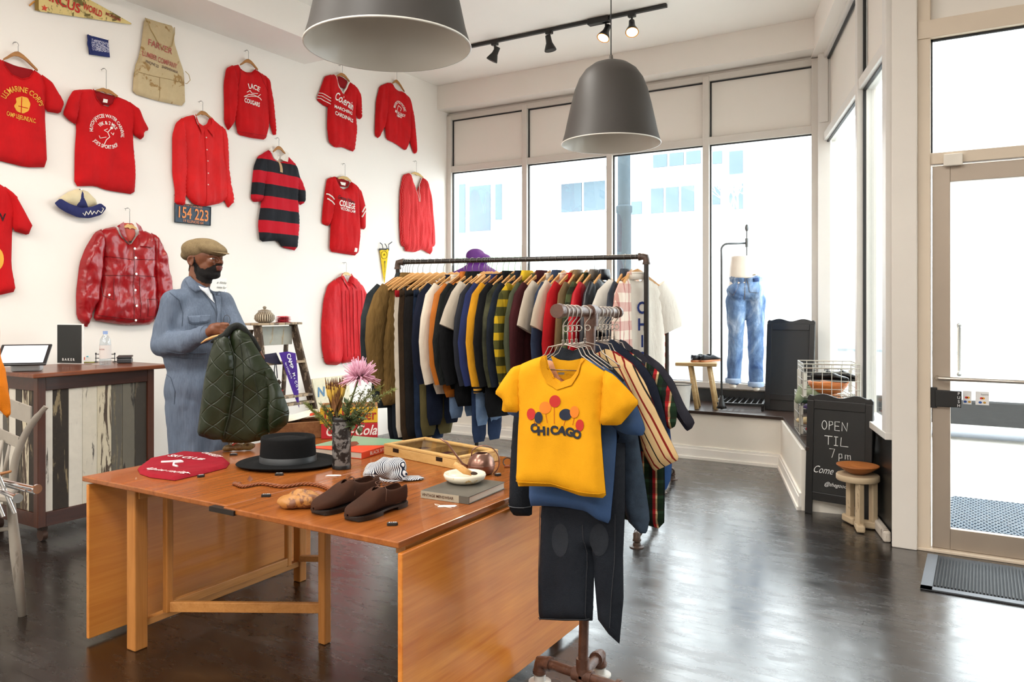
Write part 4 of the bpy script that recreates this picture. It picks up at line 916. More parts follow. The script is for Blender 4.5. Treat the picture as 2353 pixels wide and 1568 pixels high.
# --- Hutch Jaycee tee
g = G('red_tshirt', 'red t-shirt with white circular runner print, left part of the wall', 'shirt', (240, 330))
g.piece('shirt_body', [(218, 204), (190, 205), (172, 208), (166, 228), (180, 290), (176, 345), (175, 428), (223, 427), (250, 437), (313, 447), (316, 400), (309, 309), (318, 270), (316, 247), (298, 231), (271, 220), (264, 238), (251, 246), (236, 240), (225, 226)], red, seed=3)
g.piece('sleeve', [(190, 205), (171, 207), (160, 225), (147, 261), (160, 275), (177, 286), (184, 250)], red, T=.045, base=.012, seed=4)
g.piece('sleeve', [(298, 231), (319, 247), (332, 275), (344, 299), (336, 301), (327, 322), (309, 309), (304, 270)], red, T=.045, base=.012, seed=5, key='s2')
g.piece('neck_back', [(218, 204), (245, 214), (271, 220), (262, 242), (236, 240)], redk, T=.012, base=.002, fold=0)
g.line([(218, 204), (225, 227), (236, 241), (251, 246), (263, 239), (271, 220)], red, .004, nm='collar_rib'); g.patch([(237, 227), (247, 229), (246, 237), (236, 235)], wht, 'neck_label', 'neck_back', .02)
g.txt('HUTCH JAYCEE WATER CARNIVAL', (244, 268), 11.5, wht, arc=.128, bold=.03, wpx=122); g.txt('10K & 2 MILE', (245, 284), 11, wht, arc=.09, bold=.03, wpx=44); g.txt("JOE'S SPORT SHOP", (241, 339), 12, wht, arc=-.13, bold=.03, wpx=60)
g.line([(250, 297), (243, 305), (247, 316), (240, 322), (236, 332)], wht, .003, nm='print_runner'); g.line([(243, 305), (236, 300), (243, 297)], wht, .0025, nm='print_runner'); g.line([(250, 306), (256, 311), (258, 306)], wht, .0025, nm='print_runner'); g.line([(240, 316), (228, 318), (226, 312)], wht, .0025, nm='print_runner'); g.disc((252, 295), .011, wht, 'print_runner_head')
wall_hanger((240, 158), (244, 210), (222, 209), (270, 223), 'wire-necked wooden hanger holding the circular-print red t-shirt')
# --- lower left tee
g = G('red_tshirt', 'red t-shirt cut off by the left picture edge, below the gold-lettered one', 'shirt', (10, 560))
g.piece('shirt_body', [(0, 420), (-40, 410), (-80, 440), (-80, 680), (0, 679), (41, 670), (30, 610), (32, 530), (38, 480), (30, 440)], red, seed=6)
g.piece('sleeve', [(10, 425), (38, 446), (58, 482), (77, 518), (68, 541), (32, 530), (28, 470)], red, T=.045, base=.012, seed=7)
g.txt('W', (-2, 500), 26, plain('#2a1016', .8), bold=.03); g.patch([(-16+22*math.cos(a), 596+30*math.sin(a)) for a in [i*PI/10 for i in range(20)]], gold, 'print_disc')
# --- circus pennant
g = G('circus_pennant', 'yellow pennant with red circus lettering at the very top left', 'pennant', (150, 10))
g.piece('pennant_body', [(92, 24), (306, 55), (306, 52), (240, 14), (92, -66)], chipped('#e9d08a', '#4a3a20', '#8a7a38', 12, .56, .8, (1, 1, 1)), T=.006, fold=.002, smooth=0, R=.02)
g.piece('header_band', [(84, 22), (93, 24), (93, -68), (84, -68)], plain('#8a6a2a', .8), T=.007, base=.005, fold=0, smooth=0, R=.02, sp=.03)
g.txt('CIRCUS', (142, 2), 30, plain('#c22a20', .7), 'pennant_body', bold=.05, wpx=92, rot=-.10); g.txt('WORLD', (216, 23), 21, plain('#c22a20', .7), 'pennant_body', bold=.05, wpx=44, rot=-.12); g.txt('MUSEUM', (263, 38), 10, plain('#8a2a18', .7), 'pennant_body', bold=.04, wpx=34, rot=-.12)
g.patch([(105, 9), (108, 15), (114, 16), (109, 19), (110, 25), (105, 21), (99, 22), (102, 17), (98, 12), (104, 14)], plain('#d0452a', .7), 'print_star', 'pennant_body')
a, b = wp(68, 13), wp(96, -2); MB().tube([a, a+(b-a)*.3+V((0, 0, .012)), b], .006, 8).obj('pennant_stick', plain('#c98a3a', .5), g.t, world=True)
# --- bandana
g = G('navy_bandana', 'folded navy bandana with white paisley pinned to the wall', 'bandana', (230, 120))
nv = cloth('#2b3468', .15); g.piece('bandana_cloth', [(204, 78), (253, 91), (257, 131), (209, 124)], nv, T=.012, smooth=0, R=.015, fold=.004)
pz = NT('paisley_print'); v_ = pz.node('ShaderNodeTexVoronoi', feature='DISTANCE_TO_EDGE'); v_.inputs['Scale'].default_value = 105; pz.link(pz.tc.outputs['Object'], v_.inputs['Vector'])
pz.set(pz.ramp(v_.outputs['Distance'], [(.0, '#3a4272'), (.16, '#d8d8e2')], 'CONSTANT'), .85)
g.patch([(212, 88), (252, 98), (254, 121), (214, 115)], pz.m, 'paisley_panel', 'bandana_cloth', .003); g.line([(206, 79), (206, 100), (211, 123)], nv, .006, 'bandana_cloth', 'fold_edge')
for p in ((212, 83), (250, 92)): g.disc(p, .003, plain('#cccccc', .2, .9), 'pin', 'bandana_cloth', .014)
# --- apron
g = G('canvas_apron', 'stained canvas work apron with faded red lumber lettering on the wall', 'apron', (370, 200))
can = chipped('#c9b48c', '#a98a58', '#8c6a3c', 7, .60, .9, (1, 1, 1)); g.piece('apron_body', [(336, 39), (370, 50), (403, 59), (405, 98), (415, 130), (427, 166), (430, 244), (370, 232), (309, 214), (311, 172), (320, 140), (328, 105)], can, T=.02, R=.04, smooth=1, seed=9, fold=.012)
fr_ = plain('#a85a50', .9); g.txt('FARVER', (368, 108), 20, fr_, 'apron_body', bold=.03, wpx=56, rot=-.08); g.txt('LUMBER COMPANY', (368, 138), 17, fr_, 'apron_body', bold=.03, wpx=80, rot=-.08); g.txt('PHONE 22', (350, 147), 9, plain('#5c4a44', .9), 'apron_body', wpx=32, rot=-.08, bold=.02); g.txt('SHIPSHEWANA', (391, 160), 9, plain('#5c4a44', .9), 'apron_body', wpx=36, rot=-.08, bold=.02)
st_ = plain('#9a8258', .9); g.line([(318, 165), (340, 172), (370, 178), (426, 190)], st_, .0025, 'apron_body'); g.line([(368, 178), (368, 231)], st_, .002, 'apron_body')
g.line([(337, 40), (345, 66), (360, 92), (378, 116), (395, 105), (404, 62)], plain('#b39a68', .9), .0035, 'apron_body', 'neck_tape', lift=.006)
a = [wp(*p, XO+.03) for p in ((426, 164), (434, 172), (437, 184), (430, 192), (426, 192))]; MB().tube(a, .003, 6).obj('waist_tie', plain('#b39a68', .9), g.t, world=True)
a = [wp(*p, XO+.03) for p in ((322, 128), (312, 150), (309, 172), (316, 168))]; MB().tube(a, .003, 6).obj('waist_tie', plain('#b39a68', .9), g.t, world=True)
# --- bucket hat
g = G('bucket_hat', 'navy and cream panelled bucket hat pinned to the wall', 'hat', (186, 480))
g.piece('crown_panel', [(186, 432), (160, 441), (138, 457), (142, 466), (190, 480), (228, 470), (224, 458), (206, 440)], cloth('#d9cba6', .1), T=.045, R=.09, fold=.002, smooth=0, sp=.02, key='c')
g.piece('crown_stripe', [(184, 434), (177, 455), (174, 476), (205, 481), (200, 462), (190, 436)], cloth('#2b3060', .1), T=.035, R=.05, base=.02, fold=.002, smooth=0, sp=.02, key='d')
g.piece('brim', [(124, 467), (138, 456), (158, 468), (185, 478), (210, 476), (230, 467), (244, 478), (232, 494), (205, 502), (178, 500), (150, 488), (134, 478)], cloth('#2b3060', .1), T=.012, R=.03, base=.035, fold=.002, smooth=1, sp=.02)
g.line([(187, 490), (192, 496), (195, 486), (200, 494), (205, 484), (208, 494), (213, 486), (218, 492), (222, 484), (230, 490), (235, 480), (231, 478)], plain('#e8e4d8', .8), .003, 'brim', 'embroidery', sub=4, lift=.003); g.disc((185, 436), .005, plain('#dddddd', .2, .9), 'pin', 'd', .01)
# --- LACE COUGARS sweatshirt
g = G('red_sweatshirt', 'red raglan sweatshirt with white leaping big cat print', 'sweatshirt', (578, 250))
g.piece('sleeve', [(540, 148), (524, 156), (518, 190), (519, 240), (519, 280), (528, 300), (538, 288), (545, 250), (548, 200)], red, T=.045, base=.004, seed=10)
g.piece('sleeve', [(604, 165), (622, 185), (629, 215), (636, 260), (639, 309), (631, 310), (624, 285), (618, 250), (612, 210)], red, T=.045, base=.004, seed=11)
g.piece('shirt_body', [(549, 148), (534, 152), (530, 170), (543, 212), (544, 279), (549, 309), (581, 317), (613, 321), (621, 291), (620, 234), (620, 190), (612, 174), (590, 159), (580, 167), (568, 167), (556, 160)], red, seed=12, base=.012)
g.line([(549, 148), (556, 160), (568, 167), (580, 167), (590, 159)], red, .005, nm='collar_rib'); g.line([(546, 302), (580, 309), (614, 313)], redk, .002, nm='hem_seam')
g.line([(550, 152), (548, 185), (544, 212)], redk, .0018, nm='raglan_seam'); g.line([(592, 162), (602, 190), (618, 215)], redk, .0018, nm='raglan_seam')
g.txt('LACE', (579, 201), 16, wht, arc=.2, bold=.04, wpx=26); g.txt('COUGARS', (575, 237), 14, wht, bold=.04, wpx=35, rot=-.04)
g.line([(557, 223), (568, 218), (580, 219), (592, 226), (597, 231)], wht, .004, nm='print_cat'); g.line([(560, 224), (574, 222), (588, 223), (594, 218)], wht, .003, nm='print_cat'); g.line([(563, 213), (570, 209), (575, 215), (588, 216)], wht, .0035, nm='print_cat')
wall_hanger((574, 118), (571, 140), (552, 150), (592, 161), 'wooden hanger holding the red sweatshirt with the leaping cat')
# --- red button shirt
g = G('red_dress_shirt', 'red long-sleeved button shirt with long collar points, above the licence plate', 'shirt', (470, 400))
g.piece('sleeve', [(425, 268), (408, 282), (400, 310), (400, 360), (400, 399), (406, 437), (405, 468), (427, 473), (430, 440), (432, 380), (428, 320)], redo, T=.045, base=.004, seed=13)
g.piece('sleeve', [(505, 285), (520, 296), (527, 320), (529, 383), (533, 420), (541, 464), (528, 479), (517, 455), (514, 400)], redo, T=.045, base=.004, seed=14)
g.piece('shirt_body', [(450, 263), (428, 268), (412, 278), (420, 310), (427, 380), (429, 446), (446, 469), (472, 475), (510, 467), (526, 454), (524, 400), (517, 320), (516, 294), (500, 280), (485, 268), (478, 285), (466, 290), (456, 285)], redo, seed=15, base=.012, fold=.016, fs=(14, 3))
g.patch([(450, 261), (446, 275), (459, 311), (471, 292), (458, 282)], redo, 'collar_point', lift=.012); g.patch([(485, 268), (484, 286), (472, 296), (487, 318), (494, 284)], redo, 'collar_point', lift=.012)
g.patch([(466, 292), (474, 294), (481, 470), (472, 473)], redo, 'placket', lift=.004)
for p in ((469, 317), (470, 345), (471, 371), (473, 399), (474, 425)): g.disc(p, .006, plain('#d8b8b0', .3), 'button', h=.008)
g.line([(403, 448), (428, 452)], redk, .002, 'sleeve', 'cuff_seam')
wall_hanger((460, 232), (466, 260), (452, 266), (484, 272), 'wooden hanger holding the red button shirt with long collar points')
# --- licence plate
g = G('license_plate', 'dark blue licence plate with orange numbers 154 223 on the wall', 'licence plate', (446, 490))
g.piece('plate', [(405, 466), (489, 475), (488, 519), (405, 511)], plain('#22384c', .5, var=.3, vs=30), T=.004, R=.01, fold=0, smooth=0, sp=.06)
og = plain('#e08a4a', .6); g.txt('154 223', (447, 493), 36, og, 'plate', wpx=68, bold=.03, rot=-.03); g.txt('LAND OF LINCOLN', (447, 473), 8, og, 'plate', wpx=42, rot=-.06); g.txt('19 ILLINOIS 64', (447, 510), 9, og, 'plate', wpx=46, rot=-.03)
g.line([(406, 467), (488, 476), (487, 518), (406, 510)], plain('#16242f', .4), .004, 'plate', 'plate_rim', True)
# --- rugby shirt
g = G('rugby_shirt', 'black and red striped rugby shirt with white collar', 'shirt', (640, 470))
zb = wp(640, 470).z; rg = stripes('z', .235, [(0, '#c31a2a'), (.5, '#24262b')], off=zb-2.905)
g.piece('sleeve', [(612, 350), (596, 359), (587, 382), (583, 420), (580, 455), (586, 464), (606, 463), (611, 420), (616, 380)], rg, T=.05, base=.004, seed=16)
g.piece('sleeve', [(668, 365), (686, 385), (694, 410), (704, 440), (704, 466), (692, 472), (684, 440), (676, 400)], rg, T=.045, base=.004, seed=17)
g.piece('shirt_body', [(622, 343), (606, 352), (600, 370), (606, 420), (602, 470), (595, 515), (600, 556), (640, 553), (650, 568), (684, 577), (690, 515), (686, 460), (688, 410), (682, 378), (664, 358), (652, 372), (640, 372), (628, 362)], rg, seed=18, base=.014, T=.055, fold=.014)
cr = cloth('#e9e1d6', .05); g.patch([(625, 338), (617, 346), (637, 371), (645, 362), (630, 352)], cr, 'collar', lift=.014); g.patch([(656, 346), (665, 353), (657, 373), (642, 363), (652, 356)], cr, 'collar', lift=.014)
g.patch([(637, 366), (643, 367), (643, 398), (637, 396)], cloth('#c9a880', .1), 'placket', lift=.006)
wall_hanger((634, 316), (641, 340), (627, 350), (655, 354), 'wooden hanger holding the striped rugby shirt')
# --- marching cardinals v-neck
g = G('red_vneck_tee', 'red v-neck t-shirt with white trim and script lettering, below the pendant', 'shirt', (790, 290))
rs_ = red
g.piece('sleeve', [(766, 170), (750, 175), (741, 200), (731, 228), (745, 240), (760, 248), (768, 220), (768, 190)], rs_, T=.045, base=.004, seed=19, key='s1')
g.piece('sleeve', [(806, 186), (820, 200), (829, 220), (832, 274), (825, 272), (818, 255), (812, 220)], rs_, T=.045, base=.004, seed=20, key='s2')
g.piece('shirt_body', [(772, 170), (756, 174), (752, 190), (756, 235), (754, 290), (758, 326), (772, 339), (790, 338), (817, 350), (822, 300), (818, 259), (822, 215), (818, 198), (804, 186), (798, 204), (790, 216), (780, 200)], rs_, seed=21, base=.012, T=.055)
g.piece('neck_back', [(772, 170), (790, 176), (804, 186), (796, 204), (780, 198)], redk, T=.012, base=.002, fold=0)
g.line([(772, 171), (780, 199), (790, 215), (798, 203), (804, 187)], wht, .010, nm='collar_trim')
for k in range(3): g.line([(732+2*k, 225-6*k), (747+2*k, 235-6*k), (761+1.5*k, 241-6*k)], wht, .004, 's1', 'sleeve_stripe'); g.line([(831, 262-7*k), (826, 262-7*k)], wht, .004, 's2', 'sleeve_stripe')
g.txt('Colerain', (786, 234), 28, wht, shear=.3, bold=.03, wpx=42, rot=-.25); g.txt('MARCHING', (784, 254), 10, wht, bold=.04, wpx=40, rot=-.1); g.txt('CARDINALS', (786, 270), 12, wht, bold=.04, wpx=42, rot=-.12)
wall_hanger((786, 150), (787, 172), (773, 176), (803, 188), 'wooden hanger holding the red v-neck t-shirt')
# --- brooklyn sweatshirt
g = G('red_sweatshirt', 'red sweatshirt with small white arched college print, nearest the window corner', 'sweatshirt', (915, 280))
g.piece('sleeve', [(893, 190), (876, 197), (868, 230), (866, 270), (865, 311), (873, 318), (887, 290), (893, 250)], red, T=.045, base=.004, seed=22)
g.piece('sleeve', [(932, 212), (946, 228), (953, 260), (957, 310), (960, 352), (954, 353), (945, 325), (940, 270)], red, T=.045, base=.004, seed=23)
g.piece('shirt_body', [(903, 190), (890, 190), (884, 205), (888, 250), (887, 290), (890, 320), (912, 330), (935, 347), (944, 323), (946, 282), (948, 240), (942, 222), (928, 210), (919, 209), (908, 201)], red, seed=24, base=.012)
g.txt('BROOKLYN POLYTECHNIC', (914, 236), 9, wht, arc=.10, bold=.03, wpx=36); g.txt('METALLURGY', (915, 262), 9, wht, bold=.03, wpx=24, rot=-.1); g.txt('1867', (914, 268), 8, wht, bold=.03, wpx=14)
g.line([(908, 253), (913, 243), (920, 250), (917, 256)], wht, .003, nm='print_figure')
wall_hanger((910, 162), (912, 187), (902, 192), (929, 211), 'wooden hanger holding the sweatshirt nearest the window corner')
# --- leather jacket
g = G('leather_jacket', 'shiny red leather jacket with snap buttons hanging above the counter', 'jacket', (300, 640))
lea = NT('red_leather'); ob = lea.tc.outputs['Object']; n1 = lea.noise(lea.mapping((1, 1, .6)), 7, 3, .5, .4)
lea.bump(n1, .45, .05); lea.set(lea.mix(lea.noise(ob, 14, 3), '#ae0a14', '#7c0610'), .28, 0, .55); lea = lea.m; leak = plain('#5e0810', .4)
g.piece('sleeve', [(240, 525), (222, 534), (200, 570), (187, 605), (179, 673), (180, 730), (204, 755), (212, 730), (228, 680), (240, 600)], lea, T=.07, base=.004, seed=25, fold=.022, fs=(12, 9))
g.piece('sleeve', [(350, 533), (366, 545), (383, 584), (396, 648), (394, 700), (388, 745), (362, 742), (354, 650), (348, 580)], lea, T=.07, base=.004, seed=26, fold=.022, fs=(12, 9))
g.piece('shirt_body', [(268, 520), (240, 526), (228, 540), (238, 597), (233, 660), (222, 700), (216, 736), (256, 743), (298, 748), (352, 746), (362, 700), (358, 620), (360, 560), (350, 538), (334, 530), (318, 540), (302, 564), (285, 552), (274, 538)], lea, seed=27, base=.02, T=.065, fold=.018, fs=(12, 7))
g.patch([(283, 510), (267, 520), (275, 545), (299, 568), (288, 540), (284, 522)], lea, 'collar', lift=.018); g.patch([(310, 511), (318, 530), (312, 566), (342, 570), (334, 545), (322, 520)], lea, 'collar', lift=.018)
g.piece('lining', [(283, 512), (311, 513), (316, 540), (302, 560), (288, 545)], plain('#c04a3a', .6), T=.02, base=.006, fold=0)
g.txt('LEATHER', (299, 556), 5, plain('#2d5a54', .5), 'lining', wpx=14, bold=.06)
for ln in ([(302, 566), (299, 620), (298, 680), (299, 747)], [(238, 590), (270, 594), (298, 598)], [(305, 597), (356, 598)], [(235, 633), (270, 634), (297, 634)], [(306, 634), (356, 637)], [(221, 725), (260, 730), (298, 734), (352, 733)], [(311, 638), (313, 700), (313, 728)], [(330, 688), (332, 728), (354, 728), (354, 688), (330, 688)], [(234, 640), (232, 680), (252, 690), (252, 640)]): g.line(ln, leak, .0022)
for y in (572, 593, 630, 667, 703, 736): g.disc((303, y), .009, plain('#c9c4b0', .2, .9), 'snap_button', h=.008)
g.disc((243, 678), .009, plain('#c9c4b0', .2, .9), 'snap_button', h=.008)
wall_hanger((291, 478), (298, 522), (285, 523), (313, 527), 'light wooden hanger holding the red leather jacket', wood('#c99a52', '#e0b878', 'y', .5))
# --- football tee
g = G('red_football_tee', 'red tee with white sleeve stripes and college print, in front of no window', 'shirt', (790, 500)) if False else G('red_football_tee', 'red long tee with white-striped sleeves and black and white college print', 'shirt', (790, 500))
g.piece('sleeve', [(768, 406), (755, 411), (750, 440), (745, 480), (743, 514), (760, 520), (768, 490), (770, 440)], red, T=.045, base=.004, seed=28, key='s1')
g.piece('sleeve', [(812, 418), (831, 434), (838, 460), (843, 482), (842, 528), (828, 524), (824, 480)], red, T=.045, base=.004, seed=29, key='s2')
g.piece('shirt_body', [(771, 405), (760, 410), (758, 430), (764, 470), (762, 520), (760, 578), (790, 583), (823, 588), (828, 540), (827, 480), (827, 440), (820, 424), (809, 417), (802, 432), (792, 437), (779, 428)], red, seed=30, base=.012, T=.055)
g.piece('neck_back', [(771, 405), (790, 411), (809, 417), (801, 430), (781, 428)], redk, T=.012, base=.002, fold=0); g.patch([(781, 418), (794, 420), (793, 427), (784, 425)], wht, 'neck_label', 'neck_back', .02)
g.line([(771, 406), (779, 428), (792, 437), (802, 432), (809, 418)], red, .005, nm='collar_rib')
for k in (0, 11): g.line([(750, 446+k), (760, 452+k), (769, 462+k)], wht, .008, 's1', 'sleeve_stripe'); g.line([(843, 470+k), (836, 476+k), (829, 488+k)], wht, .008, 's2', 'sleeve_stripe')
g.txt('George Williams', (790, 460), 12, plain('#2a2024', .8), wpx=40, bold=.02, shear=.2, rot=-.12); g.txt('COLLEGE', (792, 472), 19, wht, wpx=38, bold=.05, rot=-.05); g.txt('VICTORIA CAMP', (794, 484), 9, wht, wpx=38, bold=.03, rot=-.05); g.patch([(809, 570), (816, 571), (816, 580), (809, 579)], wht, 'hem_label')
wall_hanger((790, 376), (793, 410), (777, 411), (806, 417), 'thin pale hanger holding the red long tee with striped sleeves', wood('#b9924c', '#d8b878', 'y', .5))
# --- tunic
g = G('red_tunic', 'red pinstriped tunic with white-trimmed split neck, beside the window', 'tunic', (960, 500))
tn = stripes('y', .013, [(0, '#cf2026'), (.8, '#e06a66')], bump=.35)
g.piece('sleeve', [(944, 397), (929, 402), (922, 440), (921, 515), (924, 564), (938, 570), (944, 500), (946, 440)], tn, T=.05, base=.004, seed=31)
g.piece('sleeve', [(975, 407), (986, 418), (993, 450), (999, 520), (1002, 566), (988, 570), (982, 500), (978, 440)], tn, T=.05, base=.004, seed=32)
g.piece('shirt_body', [(944, 397), (934, 402), (933, 430), (936, 500), (930, 577), (955, 580), (972, 573), (994, 587), (994, 520), (986, 450), (985, 420), (973, 406), (966, 425), (959, 440), (951, 420)], tn, seed=33, base=.012, T=.055, fold=.02, fs=(20, 3))
for a_ in ([(946, 400), (950, 420), (956, 442), (958, 464)], [(972, 408), (966, 424), (961, 442), (961, 464)]): g.line(a_, wht, .0035, nm='neck_trim')
wall_hanger((954, 370), (957, 400), (946, 400), (972, 409), 'thin hanger holding the red pinstriped tunic', wood('#b9924c', '#d8b878', 'y', .5))
# --- red quilted jacket
g = G('red_work_jacket', 'red quilted jacket hanging low on the wall, left of the clothes rack', 'jacket', (800, 740))
qj = cloth('#cc1a22', .1, .4, .6, ws=26)
g.piece('sleeve', [(775, 641), (757, 655), (747, 690), (742, 745), (743, 800), (751, 838), (782, 840), (789, 815), (790, 740), (785, 680)], qj, T=.07, base=.004, seed=34, fold=.016)
g.piece('sleeve', [(815, 642), (834, 655), (848, 690), (859, 735), (853, 775), (843, 800), (832, 760), (826, 700)], qj, T=.07, base=.004, seed=35, fold=.016)
g.piece('shirt_body', [(786, 634), (772, 642), (768, 670), (774, 740), (778, 800), (784, 836), (812, 832), (840, 828), (846, 770), (838, 700), (834, 660), (822, 644), (806, 634), (800, 650), (795, 655), (789, 646)], qj, seed=36, base=.02, T=.065, fold=.014)
for x in (777, 786, 794, 812, 822, 831): g.line([(x, 668), (x+2, 740), (x+5, 820)], redk, .0022, nm='quilt_seam')
g.line([(801, 648), (803, 740), (806, 832)], redk, .004, nm='zip'); g.patch([(786, 628), (780, 640), (794, 668), (799, 652)], qj, 'collar', lift=.014); g.patch([(806, 628), (802, 650), (812, 666), (817, 644)], qj, 'collar', lift=.014); g.line([(744, 822), (770, 826), (786, 822)], redk, .003, 'sleeve', 'cuff_rib')
wall_hanger((792, 603), (796, 630), (786, 634), (808, 636), 'pale wooden hanger holding the red quilted jacket', wood('#c9a868', '#e0c898', 'y', .5))
# --- yellow pennant
g = G('yellow_pennant', 'small yellow pennant with black vertical lettering beside the rack', 'pennant', (887, 610))
g.piece('pennant_body', [(876, 573), (897, 573), (887.5, 651), (886.5, 651)], cloth('#e5c021', .05), T=.004, R=.01, fold=.001, smooth=0)
g.piece('header_band', [(875, 571), (898, 571), (898, 576), (875, 576)], plain('#20202a', .7), T=.005, R=.01, fold=0, smooth=0, base=.004)
bk = plain('#20202a', .8)
for i, ch in enumerate('MANCHESTER'): g.txt(ch, (887, 602+4.6*i), 6.5-.38*i, bk, 'pennant_body', rot=-PI/2, bold=.04, wpx=None)
g.line([(886+7*math.cos(a), 586+9*math.sin(a)) for a in [i*PI/8 for i in range(16)]], bk, .0022, 'pennant_body', 'printed_ring', True, sub=1); g.line([(884, 588), (886, 583), (888, 588), (884, 585), (888, 585)], bk, .002, 'pennant_body', 'printed_crest', sub=1)
for pts in ([(880, 572), (878, 562), (873, 558)], [(893, 572), (893, 562), (901, 556)], [(890, 572), (888, 566), (884, 560)]): MB().tube([wp(*p, XO+.015) for p in pts], .006, 6, flat=.3).obj('ribbon', bk, g.t, world=True)
# --- paper notice behind the man
g = G('paper_notice', 'small handwritten paper notice on the wall behind the man', 'notice', (512, 665))
g.piece('paper', [(486, 640), (525, 640), (525, 692), (486, 692)], plain('#f3f1ea', .8), T=.002, R=.01, fold=0, smooth=0, sp=.06)
for k, s_ in enumerate(('a little', 'note for', 'thanks')): g.txt(s_, (512, 650+11*k), 8, plain('#4a4f4a', .8), 'paper', shear=.4, wpx=22, rot=-.05)
# ================================================================ THE LONG PIPE RACK
pipe = plain('#3b3836', .35, .75, var=.25, vs=30, bump=.2, bs=120); pipeb = chipped('#4a3a30', '#6a4a38', '#33302c', 18, .55, .4, (1, 1, 1))
R1, R2, RZ_ = V((-3.71, 4.49, 0)), V((-1.885, 4.815, 0)), 1.82
def elbow(mb, c, d1, d2, r=.021):
    c, d1, d2 = V(c), V(d1), V(d2); mb.tube([c+d1*.045, c+d1*.022, c+(d1+d2)*.004, c+d2*.022, c+d2*.045], [r*1.1, r*1.05, r*1.15, r*1.05, r*1.1], 14)
    mb.cyl(c+d1*.038, c+d1*.052, r*1.25, n=14); mb.cyl(c+d2*.038, c+d2*.052, r*1.25, n=14)
def flange(mb, c, r=.045): mb.lathe([(r, 0), (r, .006), (r*.55, .01), (r*.5, .03), (r*.42, .032)], c, 20)
def pipe_rack(name, lab, A, B, z, foot=.30, n_up=2):
    A, B = V(A), V(B); u = (B-A).normalized(); nrm = V((u.y, -u.x, 0)); t = thing(name, lab, 'clothes rack', (A.x, A.y, 0)); Z = V((0, 0, 1))
    MB().cyl(A+Z*z+u*.03, B+Z*z-u*.03, .0165, n=16).obj('rail', pipe, t, world=True, smooth=40)
    for P, s in ((A, 1), (B, -1)):
        m = MB(); elbow(m, P+Z*z, u*s, -Z); m.obj('elbow_fitting', pipeb, t, world=True, smooth=40)
        MB().cyl(P+Z*(z-.04), P+Z*.10, .0165, n=16).obj('post', pipe, t, world=True, smooth=40)
        m = MB(); m.tube([P+nrm*foot+Z*.08, P-nrm*foot+Z*.08], .0165, 14); m.cyl(P+nrm*.035+Z*.08, P-nrm*.035+Z*.08, .023, n=14); m.cyl(P+Z*.07, P+Z*.13, .023, n=14); m.obj('foot_pipe', pipe, t, world=True, smooth=40)
        for k in (-1, 1):
            m = MB(); e = P+nrm*foot*k; elbow(m, e+Z*.08, -nrm*k, -Z*.8); flange(m, e); m.cyl(e+Z*.01, e+Z*.06, .016, n=12); m.obj('floor_flange', pipeb, t, world=True, smooth=40)
    return t, u, nrm
pipe_rack('pipe_clothes_rack', 'long dark pipe rack packed with hanging clothes', R1, R2, RZ_)
bu = (R2-R1).normalized(); BA = math.atan2(bu.y, bu.x)
def onbar(px, A=R1, B=R2):
    t = (px-CX)/F; ax, ay = fw.x+rt.x*t, fw.y+rt.y*t; d = B-A; D = (A.x*d.y-A.y*d.x)/(ax*d.y-ay*d.x); return V((ax*D, ay*D, 0))
# hanger mesh shared by all wooden hangers on the rack (local: x along bar, -y towards the shop, z down from the bar)
hl = wood('#c08a4c', '#e2b47a', 'y', .4, 1); hd = wood('#7a4a26', '#a8703c', 'y', .4, 1); hcache = {}
def hanger_on(pos, rz, lab, mat=hl, z=RZ_, r=.0165, grp='wooden hangers on the long rack'):
    t = thing('wooden_hanger', lab, 'hanger', (pos.x, pos.y, z), rz, grp)
    k = id(mat)
    if k not in hcache:
        pts = [(-.215, -.205), (-.15, -.165), (-.08, -.125), (-.03, -.10), (0, -.092), (.03, -.10), (.08, -.125), (.15, -.165), (.215, -.205)]; th = [.008, .013, .018, .024, .028, .024, .018, .013, .008]
        m = MB().rings([[V((dx, y, zz-h/2*.0+dz)) for dx, dz in ((-.007, -h), (.007, -h), (.007, h*.3), (0, h*.55), (-.007, h*.3))] for (y, zz), h in zip(pts, th)]); a = m.obj('hanger_arms', mat, t, smooth=50)
        m = MB(); m.cyl((0, -.17, -.178), (0, .17, -.178), .004, n=6); b = m.obj('trouser_bar', mat, t)
        P = [V((0, 0, -.09)), V((0, 0, -.045))]+[V((0, .021*math.cos(q), .0+.021*math.sin(q))) for q in [-.9+i*(PI+1.4)/10 for i in range(11)]]
        c = MB().tube(P, .0019, 6).obj('hook', steel, t, smooth=True); hcache[k] = (a, b, c)
    else:
        for s in hcache[k]: c = s.copy(); COL.objects.link(c); c.parent = t
    return t
def tubez(mb, path, a, b, n=12, wob=0, seed=0):
    """sleeve: path of (u,v), half width a[] in the garment plane, half thickness b[] along the bar"""
    P = [V((0, -u, v)) for u, v in path]; rs = []
    for i, p in enumerate(P):
        d = (P[min(i+1, len(P)-1)]-P[max(i-1, 0)]).normalized(); s = V((1, 0, 0)).cross(d).normalized()
        w_ = wob*mn.noise((i*1.3, seed, 0)); rs.append([p+s*(a[i]*(1+w_)*math.cos(2*PI*j/n)*(1+.12*mn.noise((i*.9, j*.9, seed))))+V((1, 0, 0))*(b[i]*math.sin(2*PI*j/n)*(1+.25*mn.noise((i*1.1, j*1.7, seed+9)))) for j in range(n)])
    return mb.rings(rs)
